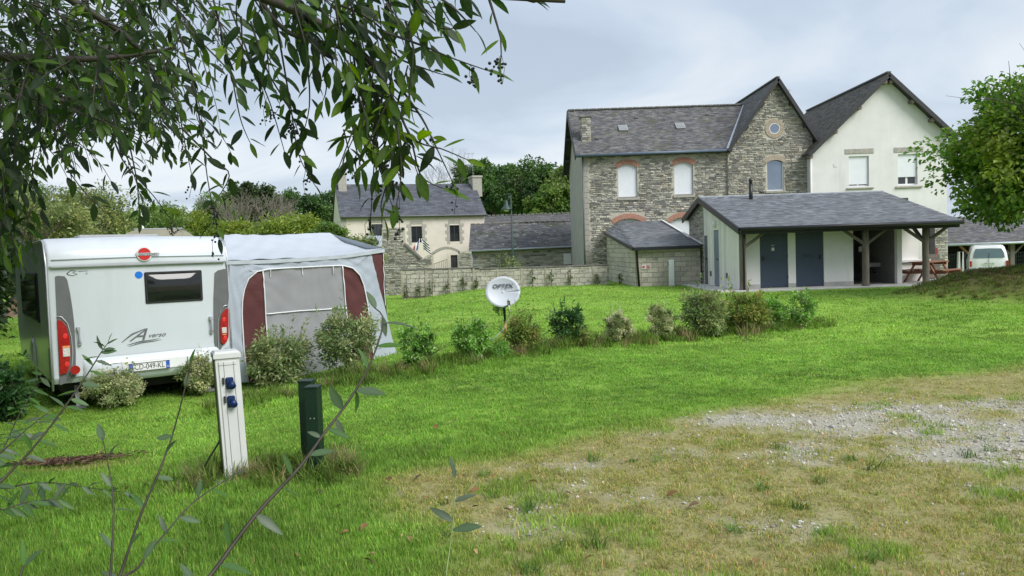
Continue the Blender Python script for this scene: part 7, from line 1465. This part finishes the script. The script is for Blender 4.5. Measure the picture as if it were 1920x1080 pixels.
# ------------------------------------------------------------------ willow-like saplings at the lower left and centre
SCL = [(.075, .125, .06), (.06, .125, .035), (.095, .13, .08), (.05, .115, .018)]; SV = [big_leaf('leaf', 70 + s, SCL, 6, .34, .12) for s in range(8)]; SM = leaf_meshes(SV, M_leafmat)
def sapling(label, path, r0, r1, leaves, stem_m=M_sapstem, seed=1, group='saplings sprouting in the near grass'):
    q = [P(*p) for p in path]; g = q[0].copy(); gz = hz(g.x, g.y); base = Vector((g.x, g.y, gz))
    t = thing('sapling', base, 0, label, 'sapling', group); full = ([base + Vector((-.02, -.02, 0))] if q[0].z - gz > .04 else []) + q; s = smooth_path(full, 34); mb = MB(); mb.tube(s, [r0 + (r1 - r0) * i / 33 for i in range(34)], 6); mb.build('stem', stem_m, t); Mi = W(t).inverted(); rr = np.random.RandomState(seed)
    for (f, dx, dy, L, dep) in leaves:
        b = s[min(33, int(f * 33))]; d = (_R * dx - _U * dy + _F * dep).normalized(); n = Vector((rr.normal(0, .3), -.5 + rr.normal(0, .3), .85)); st = b
        mb2 = None; link('leaf', SM[rr.randint(8)], t, None, Mi @ leaf_matrix(st, d, n, L * .82))
    return t
sapling('leaning bare-stemmed sapling in front of the green posts', [(330, 1180, 1.75), (395, 1080, 1.8), (480, 965, 1.9), (560, 878, 1.97), (606, 815, 2.03), (655, 750, 2.1), (695, 680, 2.15), (719, 602, 2.2), (700, 575, 2.2)], .0065, .0018, [(.20, -.6, -1, .075, -.2), (.26, .95, .15, .10, .1), (.30, -.4, -1.2, .09, .3), (.36, .9, .5, .10, -.2), (.40, .7, .35, .075, .1), (.44, -.3, -1.0, .085, -.3), (.50, .9, -.1, .08, .2), (.55, -.7, -.4, .05, .0), (.60, .9, .35, .08, -.2), (.63, .5, .9, .075, .1), (.66, -.5, -1, .09, -.1), (.70, .1, .9, .08, .3), (.72, .9, .15, .10, .1), (.78, -.2, -1, .08, -.2), (.82, .95, -.1, .09, .1), (.9, .95, -.05, .13, .1), (.93, .1, .6, .07, -.2), (.99, -.5, -.9, .07, .0)], seed=2)
sapling('thin upright sapling below the electricity pedestal', [(190, 1180, 1.8), (225, 1080, 1.85), (262, 970, 1.9), (300, 880, 1.95), (325, 810, 2.0), (345, 735, 2.0), (358, 680, 2.0)], .0048, .0012, [(.3, -.8, -.5, .06, .1), (.38, .7, -.7, .055, -.2), (.48, -.7, -.7, .06, .3), (.55, .8, .2, .05, .2), (.66, .5, -.8, .06, -.2), (.72, -.7, .1, .055, .1), (.82, .95, -.05, .05, .3), (.88, .3, -1, .05, -.2), (.99, .2, -1, .06, 0)], seed=3)
sapling('short thin sapling left of the leaning stems', [(200, 1190, 1.7), (207, 1080, 1.75), (213, 960, 1.8), (206, 890, 1.85), (192, 820, 1.85)], .004, .001, [(.2, -.8, -.3, .09, .2), (.35, .8, -.5, .06, -.2), (.5, -.7, -.8, .06, .1), (.62, .9, -.1, .055, .3), (.75, -.6, -.9, .055, -.1), (.9, .5, -.9, .05, .2), (.99, -.3, -1, .055, 0)], seed=4)
sapling('low sapling leaning right toward the pedestal foot', [(200, 1180, 1.75), (262, 1060, 1.85), (310, 1000, 1.95), (365, 940, 2.05), (440, 890, 2.15)], .0045, .0012, [(.25, .9, .3, .12, .1), (.3, .6, .8, .10, -.3), (.45, .5, -.9, .07, .1), (.55, .9, .0, .06, .2), (.62, -.3, -1, .06, -.2), (.72, .95, .2, .07, .1), (.82, .1, -1, .065, .1), (.9, .9, .3, .07, -.2), (.99, .8, -.5, .06, 0)], seed=5)
sapling('many-leaved sapling rising from the left edge before the caravan', [(-90, 1000, 2.2), (0, 905, 2.3), (62, 840, 2.35), (120, 765, 2.4), (165, 700, 2.45), (190, 660, 2.45), (205, 640, 2.45)], .0055, .001, [(f, a, b, l, e) for f, a, b, l, e in zip(np.linspace(.3, .99, 26), [.95, -.8, .8, -.7, .9, -.3, .95, -.9, .85, -.8, .9, -.6, .95, -.9, .8, -.7, .9, -.5, .9, -.8, .9, -.4, .8, -.6, .7, .4], [.2, .2, .5, .1, .2, -.8, .3, .3, .5, .2, .1, -.5, .4, .2, .2, .0, .3, -.7, .2, .1, -.1, -.8, -.1, -.5, -.4, -.9], [.07] * 16 + [.06] * 6 + [.045] * 4, [.2, -.2] * 13)], seed=6)
sapling('second many-leaved sapling low at the left edge', [(-90, 930, 2.3), (0, 850, 2.4), (50, 805, 2.45), (95, 770, 2.5)], .0045, .001, [(f, a, b, .065, e) for f, a, b, e in zip(np.linspace(.3, .99, 14), [.95, -.8] * 7, [.3, .2, -.2, .1] * 3 + [.3, -.5], [.2, -.2] * 7)], seed=7)
sapling('trailing leafy shoot lying low at the left edge', [(-60, 960, 2.6), (20, 915, 2.65), (90, 905, 2.75), (170, 915, 2.85), (250, 925, 2.95)], .004, .001, [(f, a, b, .07, e) for f, a, b, e in zip(np.linspace(.2, .99, 18), [.8, .6] * 9, [.6, -.5, .8, -.2] * 4 + [.5, .2], [.2, -.4] * 9)], seed=8)
sapling('small green sapling with four leaves alone at bottom centre', [(836, 1095, 2.9), (843, 1030, 2.98), (850, 970, 3.05), (853, 915, 3.1), (852, 888, 3.12)], .004, .0015, [(.52, .9, -.2, .15, -.1), (.60, -.85, -.5, .135, .1), (.72, .9, -.4, .115, .2), (.93, -.1, -1, .07, .0), (.97, -.25, -1, .10, .1)], M_greenstem, seed=9)
sapling('bushy grey-leaved sapling at the left edge below the dark shrub', [(-70, 930, 2.9), (0, 850, 3.0), (30, 790, 3.05), (60, 735, 3.1), (80, 700, 3.1)], .004, .001, [(f, a, b, .075, e) for f, a, b, e in zip(np.linspace(.25, .99, 24), [.95, -.8, .7, -.9] * 6, [.3, .2, -.3, .1, .5, -.2] * 4, [.2, -.2, .4] * 8)], seed=17)
sapling('low spreading sapling in the grass at the left edge', [(-60, 990, 2.5), (10, 955, 2.55), (60, 940, 2.6), (120, 935, 2.65)], .004, .001, [(f, a, b, .08, e) for f, a, b, e in zip(np.linspace(.15, .99, 26), [.8, -.5, .9, .3] * 6 + [.7, .2], [.6, -.7, .2, -.9] * 6 + [.5, -.4], [.2, -.4, .5] * 8 + [.1, 0])], seed=18)
sapling('leaf-tipped shoot rising at the lower left corner', [(20, 1190, 1.6), (38, 1080, 1.65), (45, 1060, 1.66)], .004, .002, [(.9, -.1, -1, .07, .1), (.95, .8, -.7, .06, .2)], seed=10)
# ------------------------------------------------------------------ fallen leaves, one by one
fv = [big_leaf('fallen_leaf', 100 + s, [(.5, .5, .5)], 6, .5, .15) for s in range(5)]; fm = []
for (V, F, c) in fv: V = V.copy(); V[:, 2] += .12 * np.abs(V[:, 0]) * 2; fm += [(mesh_np('fallen_leaf', V, F, None, True), nm) for nm in ('tan', 'rust', 'dark brown')]
LITC = {'tan': (.36, .24, .11), 'rust': (.25, .135, .05), 'dark brown': (.10, .066, .036)}
for me, nm in fm: me.materials.append(mat('dry_leaf_' + nm.replace(' ', '_'), LITC[nm], .8, .35, 25, rand=.25, trans=.1))
rl = np.random.RandomState(21); fl_spots = [(768, 1018), (890, 1045), (1270, 935), (1145, 910), (1375, 1014), (1010, 918), (945, 968), (1110, 975), (1310, 955), (240, 925), (150, 800), (155, 825), (700, 1070), (640, 960), (655, 1010), (598, 935), (755, 1015), (705, 1052), (130, 868), (165, 880), (95, 872), (110, 882), (410, 1000), (900, 930), (920, 905), (790, 945), (735, 912), (1095, 1068), (560, 1050), (690, 998), (1030, 1005), (870, 905), (820, 810), (855, 795), (680, 838), (885, 960), (790, 900), (1060, 935), (1180, 870), (1420, 1060)]
for i, (px, py) in enumerate(fl_spots):
    g = G(px, py); me, nm = fm[rl.randint(len(fm))]; a = rl.rand() * 6.28; L = rl.uniform(.035, .085); M = leaf_matrix(g + Vector((0, 0, rl.uniform(.032, .05))), Vector((math.cos(a), math.sin(a), rl.normal(0, .2))), Vector((rl.normal(0, .3), rl.normal(0, .3), 1)), L)
    o = link('fallen_leaf', me, None, None, M); tag(o, 'curled %s dead leaf lying on the near grass' % nm, 'leaf', nm + ' dead leaves scattered on the near grass')
# dark leaf-litter patch under the tree at the left
pc = G(125, 872); n = 700; C = np.stack([rl.normal(pc.x, .26, n), rl.normal(pc.y, .12, n), np.zeros(n)], 1); C[:, 2] = H(C[:, 0], C[:, 1]) + .045; D = rl.normal(0, 1, (n, 3)); D[:, 2] *= .15; ls = rl.uniform(.025, .075, n)
V, F, c = leaf_arrays(C, D, np.tile([0, 0, 1.0], (n, 1)) + rl.normal(0, .3, (n, 3)), ls, ls * .45, np.array([[.09, .05, .03]]) * rl.uniform(.4, 2.2, (n, 1))); q = link('leaf_litter', mesh_np('leaf_litter', V, F, c), None, mat('litter_mass', (.5, .5, .5), .9, .2, 8, attr='col')); tag(q, 'brown leaf litter patch on the grass at the lower left', 'leaf litter', kind='stuff')
